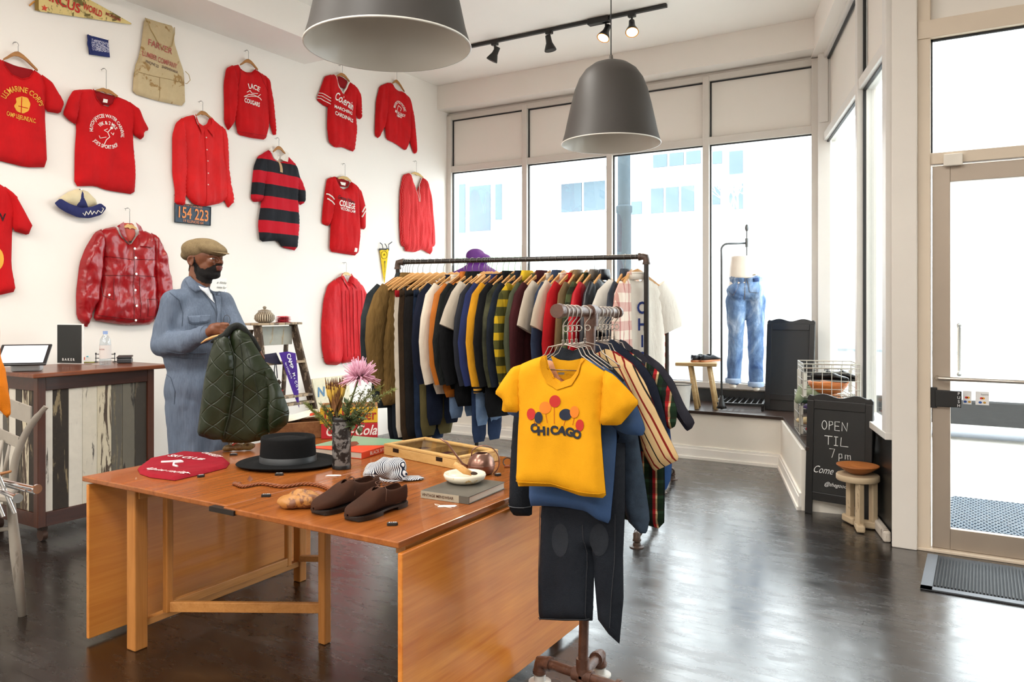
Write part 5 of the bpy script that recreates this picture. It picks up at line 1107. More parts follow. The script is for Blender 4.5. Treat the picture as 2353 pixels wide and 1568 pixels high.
def hang(px, lab, body, kind='jacket', sleeve=None, cat='jacket', name=None, hem=-.93, far=True, collar=None, hm=hl, cuff=None, yaw=0, wide=.235, thin=1, grp=None):
    pos = onbar(px); kq = (px-925)/540; rz = BA+(yaw if yaw else math.radians(-27+24*kq+3.5*math.sin(px*1.7))); seed = px*.37; full = f'{lab} on the long pipe rack'
    hanger_on(pos, rz, f'wooden hanger holding the {lab}' if len(lab.split()) > 7 else f'wooden hanger on the long rack holding the {lab}', hm)
    t = thing(name or kind, full, cat, (pos.x, pos.y, RZ_), rz); sl = sleeve or body; fn = lambda u, v, w: V((w, -u, v)); T = .024*thin
    if kind in ('jacket', 'shirt', 'tee'):
        hem -= .06
        T = T if kind == 'jacket' else T*.75
        pl = [(-.065, -.125), (-.14, -.155), (-.205, -.195), (-.215, -.32), (-wide, -.5), (-wide, hem), (0, hem-.012), (wide, hem), (wide, -.5), (.215, -.32), (.205, -.195), (.14, -.155), (.065, -.125), (.03, -.16), (-.03, -.16)]
        S = Sheet(pl, T=T, R=.06, fold=.010, fs=(16, 2.2), seed=seed, spacing=.038); S.mesh(fn, 'sym').obj('garment_body', body, t, smooth=60)
        for s in ((1, -1) if far else (1,)):
            if kind == 'tee': path = [(s*.185, -.185), (s*.24, -.27), (s*.29, -.38), (s*.325, -.48)]; a = [.06, .09, .10, .10]; b = [.018, .022, .02, .016]
            else: path = [(s*.185, -.19), (s*.235, -.27), (s*.275, -.42), (s*.295, -.57), (s*.285, -.72), (s*.26, -.86)]; a = [.05, .078, .084, .078, .07, .052]; b = [.018, .03, .032, .030, .027, .022]
            tubez(MB(), path, a, [q*thin for q in b], wob=.15, seed=seed+s).obj('sleeve', sl, t, smooth=60)
            if cuff: tubez(MB(), [path[-1], (path[-1][0]-s*.004, path[-1][1]-.05)], [.04, .038], [.023, .021]).obj('cuff', cuff, t, smooth=60)
        if collar is not False:
            m = MB(); h = .035 if kind == 'jacket' else .014
            m.rings([[V((.03*math.sin(q)*k, -.072*math.cos(q)*k, z-.0+.02*(math.cos(q)**2)*0)) for q in [2*PI*j/16 for j in range(16)]] for k, z in ((1.05, -.15), (1.0, -.125+h*.3), (.85, -.115+h), (.95, -.12+h*.4))], False); m.obj('collar', collar or body, t, smooth=60, solid=.003)
    elif kind == 'trousers':
        w0 = .17; v0 = -.215
        pl = [(-w0*.9, v0), (-w0, v0-.2), (-w0*.95, v0-.5), (-w0*.85, hem), (-.01, hem), (.0, hem+.35), (.012, hem), (w0*.85, hem), (w0*.95, v0-.5), (w0, v0-.2), (w0*.9, v0)]
        S = Sheet(pl, T=.022, R=.05, fold=.010, fs=(14, 1.8), seed=seed, spacing=.04); S.mesh(fn, 'sym').obj('trouser_legs', body, t, smooth=60)
        MB().rings([[V((.020*math.sin(q), -.155*math.cos(q), z)) for q in [2*PI*j/20 for j in range(20)]] for z in (v0-.045, v0+.005)], False).obj('waistband', sl, t, smooth=60, solid=.004)
        for s in (-1, 1):
            MB().box((0, s*.12, v0+.012), (.018, .02, .05)).obj('clip', steel, t, bevel=.002)
    return t
dn = cloth('#1a2230', .15, .3, col2='#101620'); dn2 = cloth('#22324c', .2, .3, col2='#141e30'); ylw = cloth('#d9981e', .1); blkc = cloth('#0e0f12', .2, .3); navy = cloth('#0d1428', .15)
crm = cloth('#ddd0bd', .08); tan = cloth('#7a5e32', .12, .45, ws=34); rust = cloth('#b8681e', .12, .3, .6); char = cloth('#1a1d1c', .2, .5, ws=34)
yp = plaid('z', 'y', .11, [(0, '#d8b42a'), (.45, '#5a5a30')], .10, [(0, '#e8e0c0'), (.5, '#6a6a40')]); gp = plaid('z', 'y', .10, [(0, '#5a6a4a'), (.5, '#3c4434')], .08, [(0, '#c8b898'), (.5, '#7a7a60')])
pp_ = plaid('z', 'y', .12, [(0, '#d8b0a4'), (.5, '#ecdccb')], .1, [(0, '#ffffff'), (.8, '#c86a70')]); camo = cloth('#4a4a34', .2, .3, col2='#20231a')
cuffs = stripes('z', .026, [(0, '#15151a'), (.5, '#d9a040')])
hang(925.6, 'dark charcoal herringbone coat at the left end', cloth('#333a3c', .25, .4, col2='#20262a'), hem=-1.0, hm=hd, name='coat', cat='coat', wide=.27)
hang(931, 'black denim jeans hanging under the tan coat', cloth('#15181e', .2), 'trousers', None, 'trousers', hem=-1.30, name='jeans')
hang(941, 'dark charcoal jeans beside the cream trousers', cloth('#1c222a', .2), 'trousers', None, 'trousers', hem=-1.31, name='jeans')
hang(936, 'tan quilted work coat', tan, hem=-.98, name='coat', cat='coat', cuff=tan, thin=1.25, wide=.25)
hang(948, 'cream trousers with red waistband', crm, 'trousers', cloth('#b01822', .1), 'trousers', hem=-1.28)
hang(960, 'dark brown corduroy trousers', cloth('#3a2a1a', .2, .4), 'trousers', None, 'trousers', hem=-1.30)
hang(971.5, 'near-black trousers next to the brown pair', cloth('#1c1a1a', .2), 'trousers', None, 'trousers', hem=-1.27)
hang(988, 'blue denim jeans with pale fly', dn2, 'trousers', None, 'trousers', hem=-1.30, name='jeans')
hang(1004, 'olive twill trousers', cloth('#5e5432', .15), 'trousers', None, 'trousers', hem=-1.26)
hang(1019, 'indigo jeans with turned-up pale cuffs', cloth('#121a2e', .2), 'trousers', None, 'trousers', hem=-1.18, name='jeans')
hang(1038.5, 'navy sweatshirt left of the cream shirt', navy, 'shirt', None, 'sweatshirt', hem=-.80, name='sweatshirt')
hang(1050, 'cream long-sleeved shirt showing below the rust jacket', crm, 'shirt', None, 'shirt', hem=-.88)
hang(1072, 'rust orange suede jacket', rust, 'jacket', hem=-.90, hm=hd, thin=1.1)
hang(1085, 'dark grey quilted jacket', char, 'jacket', hem=-.84)
hang(1100, 'plain black wool coat', blkc, 'jacket', hem=-.96, name='coat', cat='coat')
hang(1112, 'oatmeal short-sleeved t-shirt', cloth('#d6cab8', .06), 'tee', None, 'shirt', hem=-.80, name='t_shirt')
hang(1130, 'dark slate shirt beside the oatmeal tee', cloth('#23262f', .15), 'shirt', None, 'shirt', hem=-.84)
hang(1141, 'royal blue cardigan', cloth('#26305e', .12), 'shirt', None, 'cardigan', hem=-.82, name='cardigan')
hang(1156, 'black varsity sweater with golden sleeves and striped cuffs', blkc, 'shirt', ylw, 'sweater', hem=-.86, cuff=cuffs, name='varsity_sweater', hm=hd)
hang(1168, 'long black overcoat', blkc, 'jacket', hem=-1.02, name='coat', cat='coat', thin=1.2, wide=.26)
hang(1183, 'mottled dark olive field shirt', camo, 'shirt', None, 'shirt', hem=-.86)
hang(1197, 'dark indigo denim chore jacket', dn, 'jacket', hem=-.90)
hang(1212, 'yellow and olive buffalo plaid jacket', yp, 'jacket', hem=-.90, collar=cloth('#d8b42a', .1))
hang(1234, 'moss green wool shirt', cloth('#474c38', .12), 'shirt', None, 'shirt', hem=-.86)
hang(1245, 'deep maroon cardigan', cloth('#3c1216', .15), 'jacket', None, 'cardigan', hem=-.92, name='cardigan')
hang(1264, 'beige short-sleeved t-shirt', cloth('#d9cdbb', .06), 'tee', None, 'shirt', hem=-.80, name='t_shirt')
hang(1280, 'slate blue denim jacket', cloth('#33405a', .15, col2='#222c40'), 'jacket', hem=-.86)
hang(1296, 'cream short-sleeved camp shirt', cloth('#e3d3bc', .06), 'tee', None, 'shirt', hem=-.80, name='camp_shirt')
hang(1315, 'bright red long-sleeved shirt', cloth('#b3141c', .1), 'shirt', None, 'shirt', hem=-.82)
hang(1328, 'khaki brown satin jacket', cloth('#7a6444', .12, rough=.5), 'jacket', hem=-.84)
hang(1349, 'green and tan plaid shirt', gp, 'shirt', None, 'shirt', hem=-.82)
hang(1366.5, 'grey jacket with glossy red sleeves', cloth('#6a6258', .15, rough=.5), 'jacket', cloth('#b5101e', .1, rough=.35), hem=-.84)
hang(1389, 'black leather biker jacket', plain('#1a1c22', .35, bump=.5, bs=40), 'jacket', hem=-.82)
hang(1436, 'faded dark denim jacket with raised collar', cloth('#3c4450', .2, rough=.6, col2='#262c36'), 'jacket', hem=-.82)
hang(1452, 'pink and cream checked shirt', pp_, 'shirt', None, 'shirt', hem=-.86)
w34 = hang(1465, 'white t-shirt with blue printed lettering at the right end', cloth('#efe9dd', .04), 'tee', None, 'shirt', hem=-.86, name='t_shirt', yaw=math.radians(-38))
m = MB()
for i, ch in enumerate('OHIO'): text(m, ch, lambda u, v, w: V((.024, u, v)), (.02, -.34-.11*i), .11, bold=.05)
m.obj('lettering', plain('#2a3f8a', .8), w34)
# cuffed jeans hanging low behind
hang(1066, 'faded light blue jeans with wide turned-up cuffs', cloth('#7d93b0', .2, col2='#5a7294'), 'trousers', None, 'trousers', hem=-1.12, name='jeans')
hang(1124, 'pale washed jeans with rolled hem', cloth('#8ba3c2', .2, col2='#6280a8'), 'trousers', None, 'trousers', hem=-1.16, name='jeans')
hang(1119, 'dark blue straight jeans hanging lowest', cloth('#2c3d5c', .2, col2='#1c2a44'), 'trousers', None, 'trousers', hem=-1.28, name='jeans')
# purple hoodie on a form behind the rack
q = at(1095, 610, 6.6); t = thing('purple_hoodie', 'purple hooded top standing behind the long rack, against the windows', 'hoodie', (q.x, q.y, 0), YAW)
pur = cloth('#5a2a78', .15, .2, .5)
blobobj('hood', [('e', (-.01, .02, 1.92), (.085, .08, .065)), ('e', (.05, 0, 1.90), (.075, .075, .04)), ('e', (0, 0, 1.86), (.09, .08, .04))], pur, t, .012, 3)
blobobj('torso', [('e', (0, 0, 1.74), (.20, .12, .11)), ('e', (0, 0, 1.50), (.22, .12, .30)), ('e', (0, 0, 1.80), (.13, .10, .07)), ('c', (-.17, 0, 1.72), (-.25, -.02, 1.2), .07, .055), ('c', (.17, 0, 1.72), (.25, -.02, 1.2), .07, .055)], pur, t, .015, 4, wr=.008)
MB().cyl((0, 0, .02), (0, 0, 1.7), .016, n=12).obj('stand_pole', pipe, t); MB().lathe([(.16, 0), (.16, .012), (.03, .03), (.02, .04)], (0, 0, 0), 24).obj('stand_base', pipe, t, smooth=40)
# second rack behind, with checked shirts
E2 = at(1533, 708, 6.45); S2_ = E2-bu*1.25; E2.z = S2_.z = 0; r2 = pipe_rack('pipe_clothes_rack', 'lower pipe rack standing behind the long one, by the window bench', S2_, E2, 1.46, .26)
for i, (d, lab, mt_) in enumerate(((.06, 'cream, red and brown checked flannel shirt, nearest the end', plaid('z', 'y', .09, [(0, '#e8dcc0'), (.6, '#b0483a')], .08, [(0, '#ffffff'), (.6, '#8a7a50')])), (.14, 'yellow and brown checked flannel shirt', plaid('z', 'y', .1, [(0, '#e0cc98'), (.55, '#9a6a3a')], .07, [(0, '#ffffff'), (.7, '#a04038')])), (.24, 'pale pink flannel shirt, third from the end', plaid('z', 'y', .1, [(0, '#ecd8d0'), (.6, '#c88078')], .07, [(0, '#ffffff'), (.7, '#907060')])))):
    P = E2-bu*d; R_save = RZ_; RZ_ = 1.46
    hanger_on(P, BA, f'wooden hanger on the lower rack holding the {lab.split(",")[0] if i else "end checked flannel shirt"}', hl, 1.46, grp='wooden hangers on the lower rack')
    t = thing('flannel_shirt', f'{lab} of the lower rack' if i != 1 else f'{lab}, second from the end of the lower rack', 'shirt', (P.x, P.y, 1.46), BA); fn = lambda u, v, w: V((w, -u, v))
    Sheet([(-.065, -.125), (-.2, -.19), (-.22, -.4), (-.23, -.86), (.23, -.86), (.22, -.4), (.2, -.19), (.065, -.125), (0, -.16)], T=.02, R=.06, fold=.01, fs=(16, 2.2), seed=i, spacing=.05).mesh(fn, 'sym').obj('garment_body', mt_, t, smooth=60)
    for s in (-1, 1): tubez(MB(), [(s*.185, -.19), (s*.235, -.27), (s*.27, -.40), (s*.28, -.53), (s*.27, -.66), (s*.25, -.76)], [.05, .065, .06, .055, .05, .04], [.02, .03, .03, .03, .027, .022], wob=.15, seed=i).obj('sleeve', mt_, t, smooth=60)
    RZ_ = R_save
# ================================================================ THE SMALL T-SHAPED RACK IN FRONT
N1, N2 = at(1286, 715, 2.62), at(1416, 718, 3.28); pb = chipped('#5a3a2c', '#7a5240', '#3a2a24', 22, .5, .35, (1, 1, 1))
top = N1.lerp(N2, .50); bot = V((top.x-.035, top.y, 0)); t = thing('small_pipe_rack', 'short brown pipe rack on a single post, holding the yellow t-shirt in front', 'clothes rack', (bot.x, bot.y, 0))
MB().tube([N1, N2], .019, 16).obj('rail', pb, t, world=True, smooth=40)
for P, d in ((N1, (N1-N2).normalized()), (N2, (N2-N1).normalized())): MB().cyl(P, P+d*.03, .026, .024, n=14).obj('end_cap', pb, t, world=True, smooth=40)
m = MB(); m.cyl(top+(N2-N1).normalized()*.03, top-(N2-N1).normalized()*.03, .027, n=16); m.cyl(top, top-V((0, 0, .055)), .027, n=16); m.obj('tee_fitting', pb, t, world=True, smooth=40)
MB().tube([top-V((0, 0, .03)), bot+V((0, 0, .09))], .019, 16).obj('post', pb, t, world=True, smooth=40)
m = MB(); m.cyl(bot+V((-.04, 0, .085)), bot+V((.04, 0, .085)), .026, n=14); m.cyl(bot+V((0, 0, .06)), bot+V((0, 0, .15)), .026, n=14); m.obj('tee_fitting', pb, t, world=True, smooth=40)
for d in (V((-1, .1, 0)), V((1, -.1, 0)), V((.25, -1, 0)) if False else V((-.1, 1, 0))):
    d = d.normalized(); L = .20
    MB().tube([bot+V((0, 0, .085)), bot+d*L+V((0, 0, .085))], .0185, 14).obj('foot_pipe', pb, t, world=True, smooth=40)
    m = MB(); elbow(m, bot+d*L+V((0, 0, .085)), -d, V((0, 0, -.9)), .0225); m.cyl(bot+d*L+V((0, 0, .005)), bot+d*L+V((0, 0, .06)), .018, n=12); m.obj('foot_elbow', pb, t, world=True, smooth=40)
    m = MB(); flange(m, bot+d*L); m.obj('floor_flange', plain('#c9c6c0', .4, .3), t, world=True, smooth=40)
wire = plain('#b5aca2', .3, .8); hc2 = {}
def ybar(px):
    t_ = (px-CX)/F; ax, ay = fw.x+rt.x*t_, fw.y+rt.y*t_; d = N2-N1; D = (N1.x*d.y-N1.y*d.x)/(ax*d.y-ay*d.x); P = V((ax*D, ay*D, 0)); k = (P-N1).dot(d)/d.dot(d); P.z = N1.z+(N2.z-N1.z)*k; return P
def wirehang(px, lab):
    P = ybar(px); t = thing('wire_hanger', lab, 'hanger', P, math.radians(4), 'steel wire hangers on the small rack')
    if not hc2:
        hk = [V((.004, 0, -.040)), V((.018, 0, -.024)), V((.021, 0, -.006))]+[V((.0+.022*math.cos(q), 0, 0+.022*math.sin(q))) for q in [i*PI/8 for i in range(1, 9)]]
        hc2['a'] = MB().tube([V((0, 0, -.118)), V((0, 0, -.075)), V((0, 0, -.05))]+hk, .0022, 7).obj('hook', wire, t, smooth=True)
        hc2['b'] = MB().tube(arcpts((.011, 0, -.060), .0105, 0, 2*PI, 12)[:-1], .0021, 6, closed=True).obj('loop', wire, t, smooth=True)
        hc2['c'] = MB().tube([(0, 0, -.112), (-.055, 0, -.124), (-.068, 0, -.150), (-.135, 0, -.195), (-.138, 0, -.202), (.138, 0, -.202), (.135, 0, -.195), (.068, 0, -.150), (.055, 0, -.124)], .0022, 7, closed=True).obj('arms', wire, t, smooth=True)
        m = MB()
        for z in (-.100, -.105, -.110, -.115): m.tube([(.004*math.cos(q), .004*math.sin(q), z) for q in [i*PI/4 for i in range(8)]], .0019, 5, closed=True)
        hc2['d'] = m.obj('twist', wire, t)
    else:
        for s in hc2.values(): c = s.copy(); COL.objects.link(c); c.parent = t
    return P
class H(G):
    """garment hanging in a plane across the small rack (world X-Z plane at Y = s.Y)"""
    def __init__(s, name, lab, cat, px, hl_, dy=0, tw=0):
        P = wirehang(px, hl_); s.Y = P.y+dy; s.tw = tw; s.cx = P.x; s.t = thing(name, lab, cat, (P.x, s.Y, P.z)); s.S = {}
    def uv(s, px, py): q = onY(px, py, s.Y); return (q.x, q.z)
    def fn(s, u, v, w): return V((u, s.Y-w+s.tw*(u-s.cx), v))
    def piece(s, nm, poly, mat, T=.02, base=0, fold=.012, smooth=1, seed=0, fs=(14, 3), R=.05, lab=None, sp=.022, back='sym', key=None):
        S = Sheet([s.uv(*p) for p in poly], T=T, R=R, fold=fold, fs=fs, seed=seed, smooth=smooth, base=base, spacing=sp)
        o = S.mesh(lambda u, v, w: s.fn(u, v, w), back).obj(nm, mat, s.t, world=True, smooth=70, label=lab); s.S[key or nm] = S; return o
    def on(s, key='shirt_body', dz=.003):
        S = s.S[key]; return lambda u, v, w: s.fn(u, v, S.h(u, v)+dz+w)
    def txt(s, st, c, h, mat, key='shirt_body', wpx=None, **k):
        q = s.uv(*c); sc_ = h*(onY(c[0], c[1]-1, s.Y).z-onY(c[0], c[1], s.Y).z); m = MB(); f = s.on(key)
        text(m, st, lambda u, v, w: f(u, v, w), q, sc_, width=(s.uv(c[0]+wpx/2, c[1])[0]-s.uv(c[0]-wpx/2, c[1])[0]) if wpx else None, **k); return m.obj('lettering', mat, s.t, world=True, fix=False)
yt = cloth('#dd9a0c', .05, .15); ytk = cloth('#c98e08', .05)
g = H('yellow_tshirt', 'yellow t-shirt printed with balloons and chicago lettering, front of the small rack', 'shirt', 1294, 'foremost wire hanger on the small rack, holding the yellow t-shirt', -.01, .05)
g.piece('sleeve', [(1205, 836), (1180, 844), (1160, 872), (1141, 903), (1160, 918), (1157, 946), (1196, 948), (1202, 900)], yt, T=.035, seed=1, R=.04, key='s1')
g.piece('sleeve', [(1385, 850), (1408, 862), (1440, 895), (1466, 926), (1440, 958), (1422, 979), (1376, 978), (1378, 910)], yt, T=.035, seed=2, R=.04, key='s2')
g.piece('shirt_body', [(1256, 816), (1225, 826), (1198, 838), (1193, 870), (1196, 950), (1193, 1001), (1189, 1117), (1230, 1117), (1274, 1119), (1305, 1130), (1334, 1141), (1391, 1147), (1386, 1091), (1378, 985), (1384, 920), (1392, 858), (1366, 840), (1337, 822), (1328, 850), (1314, 870), (1291, 879), (1274, 868), (1262, 846)], yt, T=.035, seed=3, fold=.014, R=.06, fs=(9, 3), sp=.016)
g.piece('neck_back', [(1256, 817), (1275, 828), (1300, 831), (1337, 823), (1325, 852), (1310, 870), (1291, 878), (1274, 866)], ytk, T=.006, base=-.03, fold=0, R=.02, sp=.02)
g.line([(1256, 817), (1262, 846), (1274, 868), (1291, 879), (1314, 870), (1328, 850), (1337, 823)], yt, .0022, nm='collar_edge', lift=0); g.patch([(1249, 818), (1253, 850), (1268, 880), (1291, 894), (1320, 884), (1337, 858), (1345, 825), (1337, 823), (1327, 851), (1313, 871), (1291, 880), (1274, 869), (1262, 847), (1256, 817)], cloth('#c98a08', .05, .2), 'collar_rib', lift=.0055); g.line([(1190, 1104), (1274, 1107), (1334, 1128), (1390, 1134)], ytk, .0015, nm='hem_seam')
g.patch([(1284, 856), (1299, 856), (1298, 861), (1285, 861)], plain('#5a5040', .8), 'neck_label', 'neck_back', .03)
br_, bo, bnv = plain('#b8271e', .8), plain('#ee7a1a', .8), plain('#1e2538', .8)
def pc(x, y): return (1120+x/2.8, 680+y/2.8)
for (cx_, cy_, rx, ry, mt_, k) in ((467, 672, 34, 39, br_, 0), (408, 712, 36, 39, bo, 0), (320, 752, 29, 37, br_, 1), (370, 774, 24, 37, bnv, 2), (530, 758, 36, 37, bnv, 1), (582, 742, 27, 38, bo, 2), (614, 828, 25, 38, br_, 1)):
    g.patch([pc(cx_+rx*math.cos(a), cy_-ry*math.sin(a)) for a in [i*PI/10 for i in range(20)]], mt_, 'printed_balloon', lift=.002+.0007*k, sp=.012)
for a, b in (((463, 712), (463, 815)), ((412, 752), (420, 810)), ((340, 790), (352, 820)), ((378, 812), (385, 825)), ((526, 796), (518, 828)), ((580, 780), (570, 826)), ((606, 865), (600, 878))): g.line([pc(*a), pc(*b)], br_, .0008, nm='printed_string', n=4)
cl = [(344, 843, .35), (386, 862, .15), (424, 864, .05), (462, 858, -.02), (508, 862, -.08), (552, 872, -.15), (596, 888, -.22)]
for ch, (x, y, r_) in zip('CHiCAGO', cl): g.txt(ch, pc(x, y), 26 if ch != 'i' else 24, plain('#20222c', .8), bold=.12, rot=r_*.8-.08, wpx=None)
g = H('peach_shirt', 'peach shirt just behind the yellow t-shirt on the small rack', 'shirt', 1304, 'wire hanger on the small rack holding the peach shirt')
g.piece('shirt_body', [(1262, 826), (1226, 835), (1215, 860), (1222, 1050), (1370, 1055), (1385, 900), (1400, 880), (1360, 836), (1335, 824), (1300, 850)], cloth('#d8a078', .08), T=.014, seed=4)
g.piece('sleeve', [(1375, 850), (1398, 866), (1440, 920), (1430, 950), (1400, 940), (1378, 900)], cloth('#b07038', .08), T=.014, seed=5)
bl = cloth('#38527a', .1, .2)
g = H('blue_tshirt', 'steel blue t-shirt hanging longer behind the yellow one', 'shirt', 1314, 'wire hanger on the small rack holding the steel blue t-shirt', 0, .05)
g.piece('sleeve', [(1380, 838), (1410, 860), (1448, 900), (1480, 985), (1474, 1004), (1430, 998), (1400, 980)], bl, T=.035, seed=6, key='s2'); g.piece('sleeve', [(1235, 838), (1200, 850), (1170, 900), (1168, 950), (1200, 960), (1230, 900)], bl, T=.03, seed=7)
g.piece('shirt_body', [(1275, 822), (1235, 834), (1222, 860), (1222, 1000), (1218, 1162), (1250, 1162), (1300, 1166), (1345, 1175), (1370, 1195), (1400, 1206), (1408, 1120), (1416, 1000), (1404, 880), (1385, 845), (1345, 822), (1330, 838), (1290, 838)], bl, T=.03, seed=8, fold=.016)
dk = cloth('#161b22', .2, .35, col2='#0d1117'); dj = cloth('#1e2732', .25, .4, col2='#46576a')
g = H('kids_jeans', 'dark worn jeans hanging low below the blue t-shirt', 'jeans', 1324, 'wire hanger on the small rack holding the dark worn jeans', 0, .1)
g.piece('jean_legs', [(1256, 1020), (1252, 1100), (1248, 1170), (1245, 1260), (1242, 1340), (1244, 1421), (1300, 1426), (1360, 1428), (1364, 1300), (1358, 1258), (1372, 1426), (1395, 1460), (1419, 1484), (1428, 1380), (1427, 1280), (1432, 1160), (1432, 1020)], cloth('#10141b', .25, .35, col2='#1c2129'), T=.04, seed=9, fold=.016, fs=(9, 2), smooth=0, sp=.02)
for ln in ([(1252, 1160), (1248, 1300), (1249, 1420)], [(1352, 1200), (1356, 1300), (1352, 1424)], [(1418, 1180), (1414, 1300), (1405, 1440)], [(1246, 1414), (1300, 1418), (1358, 1420)]): g.line(ln, plain('#2c2e33', .8), .0014, 'jean_legs')
for x, y in ((1300, 1235), (1385, 1236)): g.patch([(x+20*math.cos(a), y+38*math.sin(a)) for a in [i*PI/8 for i in range(16)]], cloth('#24282e', .25), 'worn_knee', 'jean_legs', .0012)
g = H('denim_jacket', 'dark denim jacket with collar and hanging sleeves on the small rack', 'jacket', 1344, 'wire hanger on the small rack holding the dark denim jacket')
g.piece('jacket_body', [(1290, 800), (1250, 822), (1215, 840), (1205, 900), (1210, 1090), (1420, 1120), (1440, 1000), (1440, 880), (1400, 835), (1350, 800), (1322, 818)], dk, T=.03, seed=10)
g.piece('sleeve', [(1215, 850), (1192, 880), (1180, 960), (1172, 1080), (1170, 1170), (1182, 1186), (1222, 1186), (1222, 1165), (1228, 1060), (1232, 900)], dk, T=.035, seed=11); g.line([(1171, 1160), (1222, 1164)], plain('#4a4c50', .8), .002, 'sleeve')
g.piece('sleeve', [(1405, 850), (1440, 880), (1460, 960), (1478, 1080), (1494, 1190), (1486, 1226), (1470, 1226), (1440, 1195), (1425, 1100), (1415, 980)], dj, T=.035, seed=12, key='s2', fold=.02, fs=(22, 6)); g.patch([(1290, 796), (1280, 818), (1320, 832), (1355, 818), (1345, 796), (1320, 806)], dk, 'collar', 'jacket_body', .012)
st5 = stripes('x', .075, [(0, '#e8c48e'), (.16, '#8a2018'), (.24, '#e8c48e'), (.5, '#2a2420'), (.56, '#e8c48e'), (.86, '#8a2018'), (.93, '#e8c48e')], rot=(0, .52, 0))
g = H('striped_shirt', 'cream shirt with red and black stripes, its wide sleeve hanging out', 'shirt', 1366, 'wire hanger on the small rack holding the cream striped shirt')
g.piece('shirt_body', [(1330, 800), (1300, 815), (1300, 1000), (1480, 1010), (1470, 880), (1440, 830), (1395, 800), (1365, 815)], st5, T=.025, seed=13)
g.piece('sleeve', [(1420, 815), (1455, 838), (1483, 880), (1510, 950), (1540, 1010), (1562, 1056), (1530, 1072), (1502, 1084), (1478, 1040), (1462, 960), (1440, 880)], st5, T=.03, seed=14, fold=.006)
g = H('red_cardigan', 'thin red cardigan squeezed between striped shirt and navy jacket', 'cardigan', 1374, 'wire hanger on the small rack holding the thin red cardigan')
g.piece('garment_body', [(1350, 800), (1320, 815), (1330, 980), (1500, 960), (1505, 930), (1460, 840), (1410, 804), (1380, 818)], cloth('#8e1820', .1), T=.012, seed=15)
g = H('navy_jacket', 'dark navy jacket with tall collar behind the striped shirt', 'jacket', 1384, 'wire hanger on the small rack holding the dark navy jacket')
g.piece('jacket_body', [(1378, 780), (1340, 810), (1340, 1000), (1520, 1050), (1540, 1060), (1530, 960), (1508, 880), (1480, 840), (1435, 800), (1405, 778), (1392, 792)], cloth('#161c2c', .15), T=.03, seed=16)
tp_ = plaid('x', 'z', .052, [(0, '#a8242a'), (.22, '#e8c89a'), (.34, '#27402c'), (.7, '#1c2a24')], .06, [(0, '#ffffff'), (.2, '#d84038'), (.32, '#3a4a34'), (.7, '#8a9070')])
g = H('plaid_shirt', 'long red and green plaid flannel reaching down behind the rack', 'shirt', 1392, 'wire hanger on the small rack holding the red and green plaid flannel')
g.piece('shirt_body', [(1400, 790), (1360, 815), (1370, 1100), (1420, 1190), (1440, 1195), (1526, 1218), (1528, 1100), (1520, 950), (1500, 860), (1450, 808)], tp_, T=.025, seed=17, fold=.006)
g.piece('sleeve', [(1480, 830), (1510, 850), (1540, 895), (1557, 945), (1552, 980), (1538, 988), (1518, 960), (1500, 900)], tp_, T=.035, seed=18, key='s2')
g = H('charcoal_overshirt', 'charcoal overshirt at the back of the small rack, sleeve drooping right', 'jacket', 1411, 'rearmost wire hanger on the small rack, holding the charcoal overshirt')
cc_ = cloth('#2b2a33', .15, .35); g.piece('jacket_body', [(1430, 784), (1395, 805), (1390, 1050), (1500, 1060), (1520, 900), (1510, 850), (1470, 806), (1448, 800)], cc_, T=.03, seed=19)
g.piece('sleeve', [(1478, 808), (1520, 838), (1548, 875), (1572, 930), (1597, 970), (1590, 985), (1578, 992), (1552, 955), (1530, 905), (1505, 870)], cc_, T=.035, seed=20, key='s2'); g.patch([(1428, 780), (1420, 800), (1450, 822), (1458, 800), (1440, 784)], cc_, 'collar', 'jacket_body', .012)
g = H('light_jeans', 'bright blue jeans showing below the cream striped sleeve', 'jeans', 1400, 'wire hanger on the small rack holding the bright blue jeans')
g.piece('jean_legs', [(1440, 900), (1440, 1120), (1500, 1135), (1530, 1128), (1542, 1100), (1545, 1040), (1530, 900)], cloth('#3c62a0', .15), T=.02, seed=21)
# ================================================================ THE MAN
from mathutils.bvhtree import BVHTree
DM = 4.3
def W(px, py, dy=0): return at(px, py, DM+dy)
def mrot(deg): return Matrix.Rotation(YAW+math.radians(deg), 3, 'Z')
HC = W(470, 600); fa = -20; RH = mrot(fa); fv = RH @ V((1, 0, 0)); sv = RH @ V((0, 1, 0)); ZZ = V((0, 0, 1))
def HL(f, s, z): return HC+fv*f+sv*s+ZZ*z
RT = mrot(45)
floor_pt = W(455, 1200); MX, MY = floor_pt.x, floor_pt.y
def tilt(R, deg): return R @ Matrix.Rotation(math.radians(deg), 3, 'Y')
P = []
# head
P += [('e', HL(-.004, 0, .028), (.098, .076, .092), RH), ('e', HL(.028, 0, -.03), (.072, .060, .075), RH), ('e', HL(.062, 0, -.078), (.034, .036, .022), RH), ('e', HL(.040, 0, -.070), (.052, .050, .026), RH),
      ('e', HL(.075, 0, .026), (.022, .055, .018), RH),                                  # brow
      ('c', HL(.094, 0, .022), HL(.112, 0, -.008), .008, .0115), ('e', HL(.106, .012, -.013), (.009, .007, .007), RH), ('e', HL(.106, -.012, -.013), (.009, .007, .007), RH),  # nose
      ('e', HL(.098, 0, -.036), (.017, .024, .0075), RH), ('e', HL(.096, 0, -.050), (.016, .021, .008), RH), ('e', HL(.086, 0, -.043), (.018, .026, .018), RH),   # lips
      ('e', HL(.070, .032, -.008), (.026, .022, .024), RH), ('e', HL(.070, -.032, -.008), (.026, .022, .024), RH)]   # cheeks
